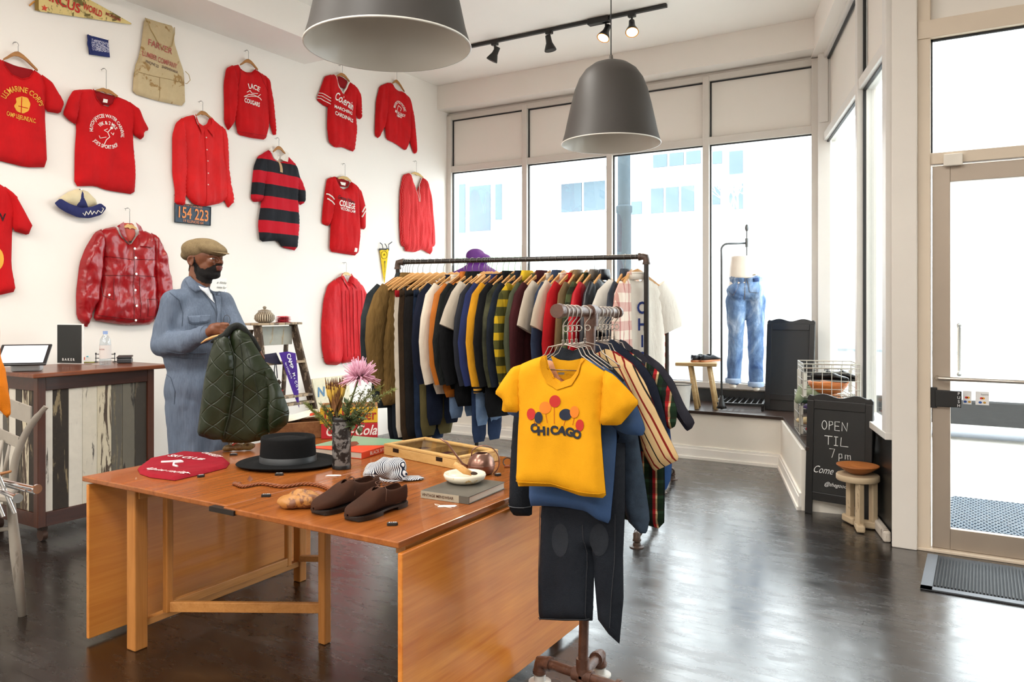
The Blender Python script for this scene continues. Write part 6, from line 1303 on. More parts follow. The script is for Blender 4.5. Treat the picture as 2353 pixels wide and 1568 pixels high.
for s in (-1, 1):
    P += [('t', [HL(-.012, s*.078, .016), HL(-.022, s*.084, .022), HL(-.032, s*.088, .012), HL(-.034, s*.088, -.005), HL(-.026, s*.083, -.022), HL(-.014, s*.077, -.03)], [.006, .007, .007, .007, .0075, .006]), ('e', HL(-.018, s*.076, -.004), (.014, .006, .022), RH)]
# neck, torso, arms, legs
NB = W(455, 672, .0)
P += [('c', HL(-.03, 0, -.04), NB, .056, .058), ('c', HL(.0, 0, -.075), NB, .045, .055)]
SR, SL_ = W(400, 697, -.10), W(510, 697, .09); ER, EL = W(374, 792, -.12), W(556, 792, .05); WR, WL = W(478, 766, -.27), W(580, 796, -.13)
P += [('c', SR, SL_, .045, .045), ('e', W(457, 752), (.150, .082, .17), RT), ('e', W(455, 850), (.13, .085, .17), RT), ('e', W(452, 930), (.14, .10, .12), RT)]
P += [('c', SR, ER, .052, .042), ('c', ER, WR, .042, .026), ('c', SL_, EL, .052, .042), ('c', EL, WL, .042, .026)]
hr_, hl2 = W(430, 950, -.05), W(478, 950, .05)
def zset(p, z): return V((p.x, p.y, z))
kR, kL = zset(W(432, 1150, -.07), .50), zset(W(486, 1150, .02), .50); aR, aL = zset(W(434, 1150, -.05), .09), zset(W(490, 1150, .05), .09)
P += [('c', hr_, kR, .085, .058), ('c', kR, aR, .056, .036), ('c', hl2, kL, .085, .058), ('c', kL, aL, .056, .036)]
nT = RT @ V((0, -1, 0))
for a in (aR, aL): P += [('c', zset(a, .045), zset(a+nT*.16, .04), .036, .03)]
# right hand (picture left), gripping the coat collar
P += [('e', W(495, 757, -.29), (.043, .017, .033), tilt(mrot(-5), 8)), ('c', WR, W(490, 758, -.285), .025, .026), ('e', W(500, 750, -.292), (.03, .016, .02), mrot(-5))]
for i, (k, m_, e_) in enumerate((((510, 745), (523, 746), (528, 754)), ((511, 751), (525, 754), (528, 763)), ((509, 758), (522, 763), (525, 770)), ((506, 764), (517, 770), (519, 777)))):
    P += [('c', W(*k, -.297), W(*m_, -.305), .0105-.0006*i, .0098-.0006*i), ('c', W(*m_, -.305), W(*e_, -.285), .0095-.0005*i, .0085), ('c', W(*e_, -.285), W(e_[0]-6, e_[1]+3, -.262), .0085, .0075)]
P += [('c', W(488, 765, -.285), W(500, 773, -.27), .013, .0105), ('c', W(500, 773, -.27), W(513, 773, -.262), .0105, .0085)]
# left hand, fingers spread over the coat
P += [('e', W(584, 798, -.17), (.03, .02, .036), mrot(-20)), ('c', WL, W(583, 796, -.165), .026, .026)]
for i, (a, b, c) in enumerate((((586, 790), (594, 800), (600, 812)), ((588, 797), (597, 810), (606, 824)), ((586, 804), (593, 817), (599, 828)), ((582, 809), (587, 821), (591, 830)))):
    P += [('c', W(*a, -.19), W(*b, -.215), .0098, .009), ('c', W(*b, -.215), W(*c, -.205), .009, .0075)]
P += [('c', W(576, 797, -.18), W(570, 808, -.17), .012, .009)]
skin = NT('brown_skin'); sn_ = skin.noise(skin.tc.outputs['Object'], 22, 4); skin.bump(skin.noise(skin.tc.outputs['Object'], 260, 2), .08, .002)
skin = skin.set(skin.mix(sn_, '#7c4a2e', '#5e3420'), .42, 0, .4)
me = blob(P, .0048, 3, 'person'); me.materials.append(skin)
man = mkobj('person', me, None, True); tag(man, 'man in grey-blue denim coveralls and tweed flat cap, looking right and holding a green coat', 'person')
bm_v = [v.co.copy() for v in me.vertices]; bm_n = [v.normal.copy() for v in me.vertices]
def inpoly(x, y, poly):
    c = False; n = len(poly)
    for i in range(n):
        x1, y1 = poly[i]; x2, y2 = poly[(i+1) % n]
        if (y1 > y) != (y2 > y) and x < (x2-x1)*(y-y1)/(y2-y1)+x1: c = not c
    return c
def shell(name, poly, mat, off, excl=None, rough=.0015):
    poly_ = [((x-470)/415/.94, (600-y)/415) for x, y in poly]; ex = [((x-470)/415/.94, (600-y)/415) for x, y in excl] if excl else None
    use = {}; vs, fs = [], []
    for p in me.polygons:
        c = p.center-HC
        if abs(c.z) > .13 or c.length > .16: continue
        f, z = c.dot(fv), c.z
        if abs(c.dot(sv)) > .0765 and -.045 < f < -.004: continue
        f += .003*mn.noise((c.x*90, c.y*90, c.z*90)); z += .003*mn.noise((c.x*90+7, c.y*90, c.z*90))
        if not inpoly(f, z, poly_) or (ex and inpoly(f, z, ex)): continue
        r = []
        for i in p.vertices:
            if i not in use: use[i] = len(vs); vs.append(bm_v[i]+bm_n[i]*(off+rough*mn.noise(bm_v[i]*160)))
            r.append(use[i])
        fs.append(tuple(r))
    return MB().add(vs, fs).obj(name, mat, man, smooth=True, fix=False)
hairm = plain('#0f0b0a', .9, bump=.6, bs=500)
shell('beard', [(464, 590), (470, 592), (471, 606), (478, 617), (492, 620), (503, 612), (509, 606.5), (530, 607), (530, 650), (488, 656), (470, 644), (462, 622), (462, 600)], hairm, .0022, [(508, 612), (532, 611), (532, 624), (508, 624)])
shell('hair', [(415, 580), (452, 580), (466, 586), (464, 592), (451, 590), (450, 600), (449, 612), (446, 620), (436, 625), (418, 612)], hairm, .0030)
shell('lips', [(510, 613), (530, 612.5), (530, 622), (510, 622)], plain('#6e3a34', .5), .0008)
for s in (-1, 1):
    e = HL(.079, s*.034, .008); m = MB(); m.ell(e, (.0115, .0135, .0095), RH); eye = m.obj('eye', plain('#e8e2dc', .15), man, smooth=True)
    m = MB(); m.ell(HL(.0885, s*.0345-.001, .008), (.0025, .0055, .0055), RH); m.obj('iris', plain('#1c120e', .1), eye, smooth=True)
    m = MB(); m.tube([HL(.084, s*.018, .0185), HL(.091, s*.034, .0165), HL(.078, s*.050, .013)], [.002, .004, .002], 6); m.obj('eyelid', skin, eye, smooth=True)
    m = MB(); m.tube([HL(.100, s*.014, .027), HL(.096, s*.034, .032), HL(.078, s*.054, .028)], [.002, .0035, .0015], 6); m.obj('eyebrow', hairm, man, smooth=True)
# cap
tw = NT('tweed'); tn_ = tw.noise(tw.tc.outputs['Object'], 420, 2); t2 = tw.noise(tw.tc.outputs['Object'], 25, 3)
tw.bump(tn_, .5, .004); tw = tw.set(tw.mix(.5, tw.ramp(tn_, [(.35, '#4c3d2c'), (.65, '#92805f')]), tw.ramp(t2, [(.3, '#6e5c42'), (.7, '#8a7656')])), .9, 0, .2)
def HP(px, py, s=0): return HL((px-470)/415/.94, s, (600-py)/415)
blobobj('flat_cap', [('e', HP(458, 575), (.104, .094, .062), tilt(RH, 8)), ('e', HP(488, 571), (.092, .086, .040), tilt(RH, 20)), ('e', HP(474, 562), (.085, .078, .034), tilt(RH, 10)), ('e', HP(436, 586), (.05, .072, .034), tilt(RH, -8))], tw, man, .007, 5, world=False, wr=.0025)
m = MB(); m.ell(HP(505, 579.5), (.060, .066, .0055), tilt(RH, 14), 24, 10); m.obj('cap_brim', tw, man, smooth=True)
m = MB(); m.ell(HP(472, 549.5), (.010, .010, .004), RH); m.obj('cap_button', tw, man, smooth=True)
# coveralls
dc = NT('herringbone_denim'); o_ = dc.tc.outputs['Object']; st_a = dc.noise(dc.mapping((1, 1, .06)), 170, 3, .7); sb = dc.noise(o_, 6, 4)
wrk = dc.noise(dc.mapping((1, 1, .5)), 6, 3, .5, .3); dc.bump(dc.math('ADD', dc.math('MULTIPLY', wrk, 1.0), dc.math('MULTIPLY', st_a, .03)), .6, .06)
dc = dc.set(dc.mix(.55, dc.ramp(st_a, [(.35, '#4f5867'), (.65, '#6c7787')]), dc.ramp(sb, [(.3, '#525e70'), (.7, '#6e7b8e')])), .85, 0, .2)
C_ = [('c', W(402, 692, -.095), W(506, 692, .085), .062, .060), ('e', W(456, 748), (.182, .122, .18), RT), ('e', W(450, 815), (.175, .128, .17), RT), ('e', W(452, 890, .0), (.172, .134, .20), RT),
      ('c', W(452, 672, 0), W(447, 660, 0), .078, .068),
      ('c', SR, ER, .072, .066), ('c', ER, W(425, 787, -.20), .066, .060), ('c', W(425, 787, -.20), W(468, 770, -.26), .060, .046), ('c', SL_, EL, .066, .060), ('c', EL, W(574, 797, -.10), .056, .045),
      ('c', W(432, 930, -.04), kR, .118, .088), ('c', kR, zset(aR, .14), .086, .082), ('c', W(476, 930, .05), kL, .118, .088), ('c', kL, zset(aL, .14), .086, .082)]
cov = blobobj('coveralls', C_, dc, man, .009, 8, wr=.009, ws=(13, 13, 6))
# open front: hollow the neck by a white t-shirt panel and collar projected on the cloth
bv = BVHTree.FromPolygons([v.co for v in cov.data.vertices], [tuple(p.vertices) for p in cov.data.polygons])
camp = V((0, 0, EYE))
def proj(px, py, off=.003):
    q = W(px, py); d = (q-camp).normalized(); h, n, i, _ = bv.ray_cast(camp, d)
    if h is None: h, n, i, _ = bv.find_nearest(q)
    return h-d*off
def decal(name, poly, mat, off=.003, sp=4, smooth=0, lift=None, thick=.002):
    S = Sheet([(a, -b) for a, b in poly], T=0, smooth=smooth, spacing=sp); vs, fs = S.tri(); m = MB()
    m.add([proj(p.x, -p.y, off+(lift(p.x, -p.y) if lift else 0)) for p in vs], fs); return m.obj(name, mat, man, smooth=True, solid=thick)
def stitch(name, pts, mat, r=.002, off=.002, sub=5):
    Q = []
    for a, b in zip(pts[:-1], pts[1:]): Q += [proj(a[0]+(b[0]-a[0])*k/sub, a[1]+(b[1]-a[1])*k/sub, off) for k in range(sub)]
    return MB().tube(Q+[proj(*pts[-1], off)], r, 5).obj(name, mat, man)
tsh = plain('#e9edf2', .85)
decal('undershirt', [(452, 655), (470, 662), (484, 660), (486, 672), (490, 690), (494, 697), (484, 688), (470, 672), (458, 663)], tsh, .006)
decal('neck_shadow', [(440, 640), (452, 655), (470, 662), (485, 659), (484, 648), (470, 640)], skin, .004) if False else None
decal('collar', [(432, 627), (424, 643), (434, 660), (449, 672), (462, 667), (455, 655), (442, 640)], dc, .012, thick=.004); decal('collar', [(485, 640), (486, 655), (492, 672), (500, 676), (510, 668), (500, 655)], dc, .012, thick=.004)
decal('front_placket', [(488, 668), (496, 690), (500, 720), (498, 745), (505, 745), (508, 715), (509, 690), (505, 672), (498, 664)], dc, .009, thick=.004)
drk = plain('#4a5666', .9)
stitch('placket_seam', [(464, 668), (480, 690), (494, 712), (500, 730)], drk, .003); decal('pocket_flap', [(431, 727), (434, 740), (445, 744), (472, 741), (482, 737), (483, 724), (455, 725)], dc, .008, thick=.003)
stitch('pocket_seam', [(431, 727), (434, 741), (445, 745), (472, 742), (483, 738)], drk, .0018, .010); stitch('waist_seam', [(384, 808), (410, 812), (440, 813), (475, 812)], drk, .002); stitch('waist_seam', [(386, 820), (420, 824), (470, 823)], drk, .002)
stitch('armhole_seam', [(390, 672), (412, 690), (420, 720), (418, 750)], drk, .0022); stitch('side_pocket', [(380, 860), (392, 868), (402, 900), (400, 930)], drk, .0022)
m = MB(); m.tube([W(463, 768, -.245), W(476, 765, -.270)], [.043, .041], 16); m.obj('cuff', dc, man, smooth=60)
m = MB(); m.tube(arcpts(W(521, 736, -.19), .018, 0, 2*PI, 12, tuple(rt), (0, 0, 1.5))[:-1], .0015, 5, closed=True); m.obj('spectacles', plain('#222222', .4), man)
for a in (aR, aL): blobobj('shoe', [('e', zset(a+nT*.05, .05), (.05, .15, .045), RT), ('e', zset(a+nT*.12, .035), (.048, .08, .03), RT), ('e', zset(a, .07), (.05, .06, .06), RT)], plain('#2a1c14', .5), man, .01, 3, push=lambda v: setattr(v.co, 'z', max(v.co.z, .003)))
# the green coat he holds
class CT(H):
    def __init__(s, name, lab, cat, D, base):
        s.D = D; b = at(*base, D); s.o = at(CX, HY, D); s.t = thing(name, lab, cat, tuple(b)); s.S = {}; s.rx = .25
    def uv(s, px, py): return ((px-CX)/F*s.D, (HY-py)/F*s.D)
    def fn(s, u, v, w): return s.o+rt*u+V((0, 0, v))-fw*(w-s.sk(u))
    def sk(s, u): return 0
qm = NT('quilted_green'); vec = qm.mapping((1, 1, 1), (0, math.radians(45), 0)); f1 = bandfac(qm, 'x', .075, 0, vec); f2 = bandfac(qm, 'z', .075, 0, vec)
def tri_(f): return qm.math('ABSOLUTE', qm.math('SUBTRACT', f, .5))
hgt = qm.math('MINIMUM', qm.math('SUBTRACT', .5, tri_(f1)), qm.math('SUBTRACT', .5, tri_(f2)))
hh = qm.math('MINIMUM', hgt, .05); wr_ = qm.noise(qm.mapping((1, 1, .5)), 8, 3, .5, .3)
qm.bump(qm.math('ADD', qm.math('MULTIPLY', hh, 6), qm.math('MULTIPLY', wr_, 1.0)), .45, .02)
qm = qm.set(qm.mix(qm.noise(qm.tc.outputs['Object'], 5, 3), '#222c14', '#161e0e'), .38, 0, .4)
c = CT('green_coat', 'dark green quilted coat with black collar draped over the man\'s hands', 'coat', DM-.33, (545, 760))
c.piece('coat_front', [(499, 777), (519, 767), (533, 780), (544, 824), (546, 892), (536, 953), (521, 1008), (492, 1009), (458, 998), (465, 943), (474, 875), (488, 810)], qm, T=.045, seed=50, fold=.022, R=.06, base=.03, fs=(9, 3))
c.piece('coat_back', [(525, 760), (548, 752), (567, 768), (590, 805), (618, 850), (624, 922), (616, 993), (607, 1012), (560, 1021), (500, 1018), (505, 940), (520, 850)], qm, T=.05, seed=51, fold=.022, R=.07, base=-.02, fs=(9, 3))
c.piece('sleeve', [(596, 822), (622, 850), (644, 899), (661, 946), (658, 975), (634, 995), (612, 1002), (608, 922), (600, 870)], qm, T=.055, seed=52, fold=.018, R=.05, base=-.03, fs=(12, 5))
wool = plain('#1d201d', .95, bump=.6, bs=160, var=.3, vs=40); Cw = lambda x, y, d: at(x, y, DM-.33+d)
MB().tube(spl([Cw(488, 786, .01), Cw(500, 779, -.02), Cw(516, 772, -.02), Cw(530, 756, .0), Cw(546, 750, .02), Cw(562, 761, .03), Cw(578, 783, .06), Cw(590, 806, .10)], 5), [.010]*3+[.018]*4+[.024]*22+[.028]*7, 12, flat=.7).obj('collar', wool, c.t, world=True, smooth=True)
c.line([(533, 782), (545, 824), (544, 892), (534, 953), (520, 1006)], plain('#18200f', .6), .0035, 'coat_front', 'front_seam')
for ln in ([(570, 800), (590, 870), (600, 930)], [(555, 780), (566, 860), (560, 960)]): c.line(ln, plain('#18200f', .6), .002, 'coat_back', 'panel_seam')
m = MB(); Q = [Cw(462, 789, -.015), Cw(474, 781, -.02), Cw(488, 776, -.01), Cw(505, 772, .02), Cw(522, 766, .03)]; m.tube(Q, [.004, .009, .012, .012, .010], 8, flat=.7)
wh = tag(m.obj('wooden_hanger', hl, None, smooth=True), 'wooden hanger with its tip sticking out of the green coat in the man\'s hand', 'hanger')
# ================================================================ COUNTER AND ITS THINGS
CZ = 1.075
cnt = thing('sales_counter', 'rolling counter clad in peeling striped boards with a brown wooden top', 'counter', (-5.45, 3.0, 0))
dkw = wood('#2a130b', '#4a2416', 'y', .35, .7, .1); dkz = wood('#341a10', '#562c1a', 'z', .4, .7, .1)
bq = onz(112, 1248, 0); X1 = -5.06; Y0, Y1, Xb = 2.62, 3.42, -5.72
def cb(nm, x0, x1, y0, y1, z0, z1, mt, bv=.003): return MB().box(((x0+x1)/2+5.45, (y0+y1)/2-3.0, (z0+z1)/2), (x1-x0, y1-y0, z1-z0)).obj(nm, mt, cnt, bevel=bv)
cb('counter_top', Xb-.03, X1+.05, Y0-.05, Y1+.10, CZ-.028, CZ, wood('#4e2412', '#824422', 'y', .3, .6, .15), .006)
for x in (Xb, X1-.05):
    for y in (Y0, Y1-.05): cb('post', x, x+.05, y, y+.05, .10, CZ-.029, dkz)
for z0, z1 in ((CZ-.115, CZ-.029), (.10, .19)):
    for y in (Y0+.002, Y1-.042): cb('rail', Xb+.05, X1-.05, y, y+.04, z0, z1, dkw)
    for x in (Xb+.002, X1-.042): cb('rail', x, x+.04, Y0+.05, Y1-.05, z0, z1, dkw)
pc_ = [('#d6d0c4', '#56504a', '#2c2420', .62), ('#8a7a5c', '#1e1a16', '#352a20', .40), ('#d9d2c4', '#8d8a84', '#6a5f54', .70), ('#d4ccba', '#6e6a64', '#3c322a', .60), ('#cfc4aa', '#352a22', '#5b4a3c', .52), ('#5c5850', '#2a2420', '#8b8068', .55), ('#6b665a', '#3a3630', '#2c2622', .60), ('#3a342c', '#8a7c62', '#2a241e', .58)]
wds = [.05, .10, .09, .10, .10, .08, .09, .09]; y = Y0+.05
for w_, p in zip(wds, pc_): cb('cladding_board', X1-.03, X1-.012, y+.001, y+w_*1.0-.001, .19, CZ-.115, chipped(p[0], p[1], p[2], 17, p[3], .7, (1, 1, .13)), .002); y += w_
x = X1-.05
for i in range(7): p = pc_[(i*3+1) % 8]; cb('cladding_board', x-.08+.001, x-.001, Y0+.012, Y0+.03, .19, CZ-.115, chipped(p[0], p[1], p[2], 17, p[3], .7, (1, 1, .13)), .002); x -= .08
for (x, y) in ((X1-.06, Y0+.06), (Xb+.06, Y0+.06), (X1-.06, Y1-.06), (Xb+.06, Y1-.06)):
    X_, Y_ = x+5.45, y-3.0; cst = MB().box((X_, Y_, .085), (.05, .04, .03)).obj('caster_fork', plain('#3a2a22', .5, .5), cnt); MB().cyl((X_, Y_-.015, .04), (X_, Y_+.015, .04), .038, n=20).obj('wheel', plain('#4a342a', .5, .4), cst, smooth=40)
def onc(px, py, z=CZ): return onz(px, py, z)
def cpos(px, X): # point on the counter top at given X
    p = onX(px, 800, X); return V((p.x, p.y, CZ))
# tablet register
P = cpos(62, -5.28); t = thing('tablet_register', 'tablet card register with white base and tilted screen on the counter', 'tablet', (P.x, P.y, CZ+.001), YAW+.30)
MB().prism([(-.085, -.04), (.085, -.04), (.085, .045), (-.085, .045)], flat, 0, .075).obj('base', plain('#c9cdd0', .4), t, bevel=.012)
Rt = Matrix.Rotation(math.radians(38), 3, 'X'); MB().box((-.01, -.03, .105), (.29, .20, .014), Rt).obj('tablet_body', plain('#1c1c1e', .35), t, bevel=.006)
sc_ = NT('screen'); sc_.set('#dfe4ea', .2); sc_.b.inputs['Emission Color'].default_value = (.7, .78, .88, 1); sc_.b.inputs['Emission Strength'].default_value = .55
m = MB(); m.box(V((-.01, -.03, .105))+Rt @ V((0, 0, .0078)), (.25, .165, .001), Rt); m.obj('screen', sc_.m, t)
# menu board (QR codes left out)
P = cpos(162, -5.66); t = thing('menu_board', 'black upright sign board with white border behind the tablet on the counter', 'sign', (P.x, P.y, CZ+.001), YAW-.25)
MB().box((0, 0, .145), (.225, .012, .29)).obj('board', plain('#eeeeea', .6), t, bevel=.002); MB().box((-.003, -.007, .144), (.212, .002, .277)).obj('black_panel', plain('#141818', .35, var=.2), t)
m = MB(); text(m, 'BAKER', lambda u, v, w: V((u, -.0095, v)), (-.01, .03), .026, bold=.03, spacing=1.6); m.obj('lettering', plain('#eeeeea', .6), t)
# bottle
P = cpos(242, -5.36); t = thing('water_bottle', 'clear plastic water bottle with white label and pale blue cap', 'bottle', (P.x, P.y, CZ+.001))
pt = clear((.90, .94, .97), .10); MB().lathe([(.036, 0), (.038, .01), (.038, .14), (.037, .15), (.034, .18), (.020, .205), (.014, .215), (.014, .222)], n=24).obj('bottle_body', pt, t, smooth=40)
MB().lathe([(.0388, .045), (.0388, .14)], n=24, cap=False).obj('label', plain('#dcd6d2', .6, var=.08), t, smooth=True); MB().cyl((0, 0, .218), (0, 0, .24), .016, n=20).obj('cap', plain('#8fa8d8', .4), t, smooth=40)
m = MB(); text(m, 'WATER', lambda u, v, w: V((.0395*math.sin(u/.0395), -.0395*math.cos(u/.0395), v)), (.012, .11), .014, bold=.02); m.obj('lettering', plain('#8a3a34', .6), t)
# card reader, stand
P = cpos(287, -5.40); t = thing('card_reader', 'dark grey card reader in its dock at the right end of the counter', 'card reader', (P.x, P.y, CZ+.001), YAW+.3)
MB().prism([(-.048, -.04), (.048, -.04), (.048, .04), (-.048, .04)], flat, 0, .035).obj('dock', plain('#3c3f42', .4), t, bevel=.008); MB().box((0, 0, .045), (.10, .085, .012), Matrix.Rotation(.12, 3, 'X')).obj('reader', plain('#1b1c1e', .3), t, bevel=.004)
P = cpos(242, -5.58); t = thing('wire_stand', 'small black wire stand behind the water bottle', 'stand', (P.x, P.y, CZ+.001), YAW)
m = MB(); m.tube([(-.07, 0, .0), (-.07, 0, .06)], .003, 6); m.tube([(.07, 0, 0), (.07, 0, .06)], .003, 6)
for z in (.03, .06): m.tube([(-.075, 0, z), (.075, 0, z)], .003, 6)
for x in (-.07, .07): m.ell((x, 0, .066), (.006,)*3, None, 8, 6); m.ell((x, 0, .004), (.018, .012, .004), None, 10, 6)
m.obj('frame', plain('#181818', .5), t)
def ccard(px, py, w_, d_, h_, col, nm, lab, a=0, cat='card'):
    p = onz(px, py, CZ); t = MB().box((0, 0, h_/2), (w_, d_, h_)).obj(nm, plain(col, .5), None, bevel=.001); t.location = (p.x, p.y, CZ+.001); t.rotation_euler = (0, 0, YAW+a); tag(t, lab, cat)
ccard(180, 828, .10, .05, .022, '#d8501c', 'notepad', 'orange notepad lying on the counter', .2, 'notepad'); ccard(150, 834, .09, .05, .008, '#6fb2c6', 'notebook', 'pale blue booklet lying on the counter front', .1, 'booklet'); ccard(225, 838, .07, .03, .003, '#e8e4dc', 'business_card', 'small white card lying in front of the bottle')
p = onz(196, 836, CZ); t = MB().cyl((-.06, 0, .007), (.06, .01, .007), .005, n=8).obj('pen', plain('#8a8a3a', .5), None); t.location = (p.x, p.y, CZ+.001); t.rotation_euler = (0, 0, YAW+.1); tag(t, 'olive pen lying on the counter before the orange notepad', 'pen')
p = onz(180, 828, CZ); t = MB().cyl((-.07, 0, .0), (.07, .01, .0), .004, n=8).obj('pen', plain('#2aa0b8', .5), None); t.location = (p.x, p.y, CZ+.0275); t.rotation_euler = (0, 0, YAW+.1); tag(t, 'turquoise pen lying on top of the orange notepad', 'pen')
# ================================================================ CHAIR AND CHROME RACK ARMS AT THE LEFT EDGE
cg = chipped('#9c9488', '#6a6258', '#8a8074', 14, .62, .5); CD = 3.75
def cw_(px, py, dd=0): return at(px, py, CD+dd)
b = cw_(-20, 1250); t = thing('spindle_chair', 'worn grey spindle-back chair at the left edge before the counter', 'chair', (b.x, b.y, 0))
m = MB(); m.tube(spl([cw_(28, 1120, .0), cw_(35, 1060, .0), cw_(55, 1005, .01), cw_(80, 965, .02), cw_(106, 935, .03)], 5), [.018]*3+[.020]*6+[.019]*8+[.015]*4, 8, flat=.6); m.obj('back_post', cg, t, world=True, smooth=50)
m = MB(); m.tube(spl([cw_(-150, 1110, .3), cw_(-150, 1050, .32), cw_(-145, 990, .34), cw_(-140, 950, .36), cw_(-130, 915, .38)], 5), [.018]*21, 8, flat=.6); m.obj('back_post', cg, t, world=True, smooth=50)
def slat(pts, h): 
    m = MB(); rs = [[p+V((0, 0, -h/2))-fw*.006, p+V((0, 0, h/2))-fw*.006, p+V((0, 0, h/2))+fw*.006, p+V((0, 0, -h/2))+fw*.006] for p in pts]; return m.rings(rs)
slat([cw_(-138, 925, .36), cw_(-60, 918, .26), cw_(10, 932, .1), cw_(72, 955, .02)], .085).obj('crest_rail', cg, t, world=True, smooth=40)
slat([cw_(-145, 985, .34), cw_(-60, 980, .24), cw_(0, 998, .1), cw_(44, 1018, .01)], .055).obj('back_rail', cg, t, world=True, smooth=40)
for (a, b_) in (((22, 1022), (8, 1095)), ((6, 1012), (-8, 1095)), ((-20, 1000), (-30, 1090)), ((-50, 995), (-55, 1090)), ((-85, 995), (-85, 1092))): MB().tube([cw_(*a, .06), cw_(*b_, .06)], [.007, .010], 8).obj('spindle', cg, t, world=True, smooth=True)
sq = [cw_(45, 1115, -.02), cw_(20, 1122, -.25), cw_(-140, 1115, -.1), cw_(-150, 1100, .33), cw_(20, 1095, .12)]
zc = sum(p.z for p in sq)/5; MB().prism([(p.x, p.y) for p in sq], flat, zc-.035, zc).obj('seat', cg, t, world=True, bevel=.01)
for (a, d0, c_) in (((22, 1130), 0, (50, 1285)), ((-10, 1130), -.2, (-20, 1330)), ((-140, 1120), .3, (-150, 1255))):
    A_ = cw_(*a, d0); B_ = onz(*c_, 0.0) if c_[0] < 40 else V((*cw_(52, 1283, 0).xy, 0)); MB().tube([V((A_.x, A_.y, zc-.03)), A_.lerp(B_, .5), B_], [.017, .026, .019], 10).obj('leg', cg, t, world=True, smooth=True)
MB().tube([cw_(-140, 1220, .2), cw_(-40, 1222, .1), cw_(32, 1215, .0)], [.009, .012, .009], 8).obj('stretcher', cg, t, world=True, smooth=True)
chm = plain('#cfcfcf', .12, .95, var=.03); RD = 2.55
def rw(px, py, dd=0): return at(px, py, RD+dd)
t = thing('chrome_rack', 'chrome display rack arms with round end caps poking in at the left edge', 'rack', tuple(rw(-40, 1110).xy)+(0,))
for a, b_, r in (((-40, 1096, .1), (84, 1124, -.05), .0075), ((-40, 1112, .1), (40, 1145, -.1), .008)):
    A_, B_ = rw(*a), rw(*b_); d = (B_-A_).normalized(); arm = MB().cyl(A_, B_, r, n=12).obj('arm', chm, t, world=True, smooth=40); MB().cyl(B_-d*.002, B_+d*.006, .016, n=20).obj('end_cap', chm, arm, world=False, smooth=40) if False else MB().cyl(B_-d*.002, B_+d*.006, .015, n=20).obj('end_cap', chm, t, world=True, smooth=40)
for a, b_ in (((-5, 1090, 0), (34, 1180, .0)), ((-20, 1120, 0), (8, 1188, 0)), ((-10, 1105, .1), (60, 1128, .08)), ((-10, 1110, .12), (80, 1132, .1))): MB().cyl(rw(*a), rw(*b_), .0065, n=10).obj('arm', chm, t, world=True, smooth=40)
p = rw(-60, 1110); MB().cyl((p.x, p.y, .0), (p.x, p.y, 1.6), .014, n=14).obj('pole', chm, t, world=True, smooth=40); MB().tube([V((p.x, p.y, p.z)), rw(-20, 1100)], .012, 10).obj('arm', chm, t, world=True, smooth=40)
MB().lathe([(.22, 0), (.22, .012), (.03, .03)], (p.x, p.y, 0), 32).obj('base', chm, t, world=True, smooth=40)
m = MB(); m.tube([rw(-40, 1100, .02), rw(-10, 1093, .02), rw(24, 1084, .02)], [.012, .011, .007], 8, flat=.6); tag(m.obj('wooden_hanger', hd, None, smooth=True), 'reddish wooden hanger on the chrome rack arm at the left edge', 'hanger')
orn = cloth('#d9780e', .15, .3)
blobobj('orange_jacket', [('c', rw(-75, 760), rw(-70, 900), .09, .08), ('c', rw(-30, 830), rw(-12, 890), .045, .040), ('c', rw(-12, 890), rw(18, 952), .038, .016), ('c', rw(-85, 830), rw(-85, 1040), .09, .09)], orn, None, .012, 4, wr=.008)
tag([o for o in COL.objects if o.name.startswith('orange_jacket')][0], 'orange garment hanging in at the left edge over the grey chair', 'jacket')
# ================================================================ LADDER, POT, BANDANAS, PENNANT
LX = -5.50
def lw(px, py, X=LX): return onX(px, py, X)
lp_ = chipped('#b9a284', '#4a382a', '#8f8272', 14, .52, .8, (1, 1, .4)); lp2 = chipped('#4a3a2c', '#a08e74', '#6a5848', 18, .56, .8, (1, 1, .5))
tz = lw(620, 742).z; t = thing('step_ladder', 'old paint-spattered wooden step ladder against the left wall', 'ladder', (LX, lw(630, 740).y, 0))
yl, yr = lw(588, 742).y, lw(670, 742).y; yl0, yr0 = yl-.06, yr+.16
def lad(z, s): k = 1-z/tz; return (yl+(yl0-yl)*k if s < 0 else yr+(yr0-yr)*k, LX+.02+.28*k)
for s in (-1, 1):
    y0_, x0_ = lad(0, s); y1_, x1_ = lad(tz, s); m = MB(); m.bar((x0_, y0_, .0), (x1_, y1_, tz-.02), .09, .024, (0, 1, 0)) if False else m.rings([[V((x+dx, y+dy, z)) for dx, dy in ((-.045, -.012), (.045, -.012), (.045, .012), (-.045, .012))] for x, y, z in ((x0_, y0_, 0), (x1_, y1_, tz-.02))]); m.obj('side_rail', lp2, t, world=True, bevel=.003)
    m = MB(); m.rings([[V((x+dx, y+dy, z)) for dx, dy in ((-.015, -.015), (.015, -.015), (.015, .015), (-.015, .015))] for x, y, z in ((LX-.34, y0_, 0), (LX-.06, y1_, tz-.06))]); m.obj('rear_leg', lp2, t, world=True)
bx(MB(), LX-.10, LX+.09, yl-.05, yr+.05, tz-.02, tz).obj('top_step', lp_, t, world=True, bevel=.004)
for z in (lw(640, 830).z, lw(650, 905).z, .35, .62):
    a, x_ = lad(z, -1); b_, _ = lad(z, 1); bx(MB(), x_-.05, x_+.05, a+.012, b_-.012, z-.02, z).obj('step', lp_, t, world=True, bevel=.003)
z = lw(640, 775).z; bx(MB(), LX+.0, LX+.02, yl+.012, yr-.012, z-.07, z+.10).obj('brace_board', chipped('#a8a89c', '#c9b48c', '#5a544a', 16, .6), t, world=True)
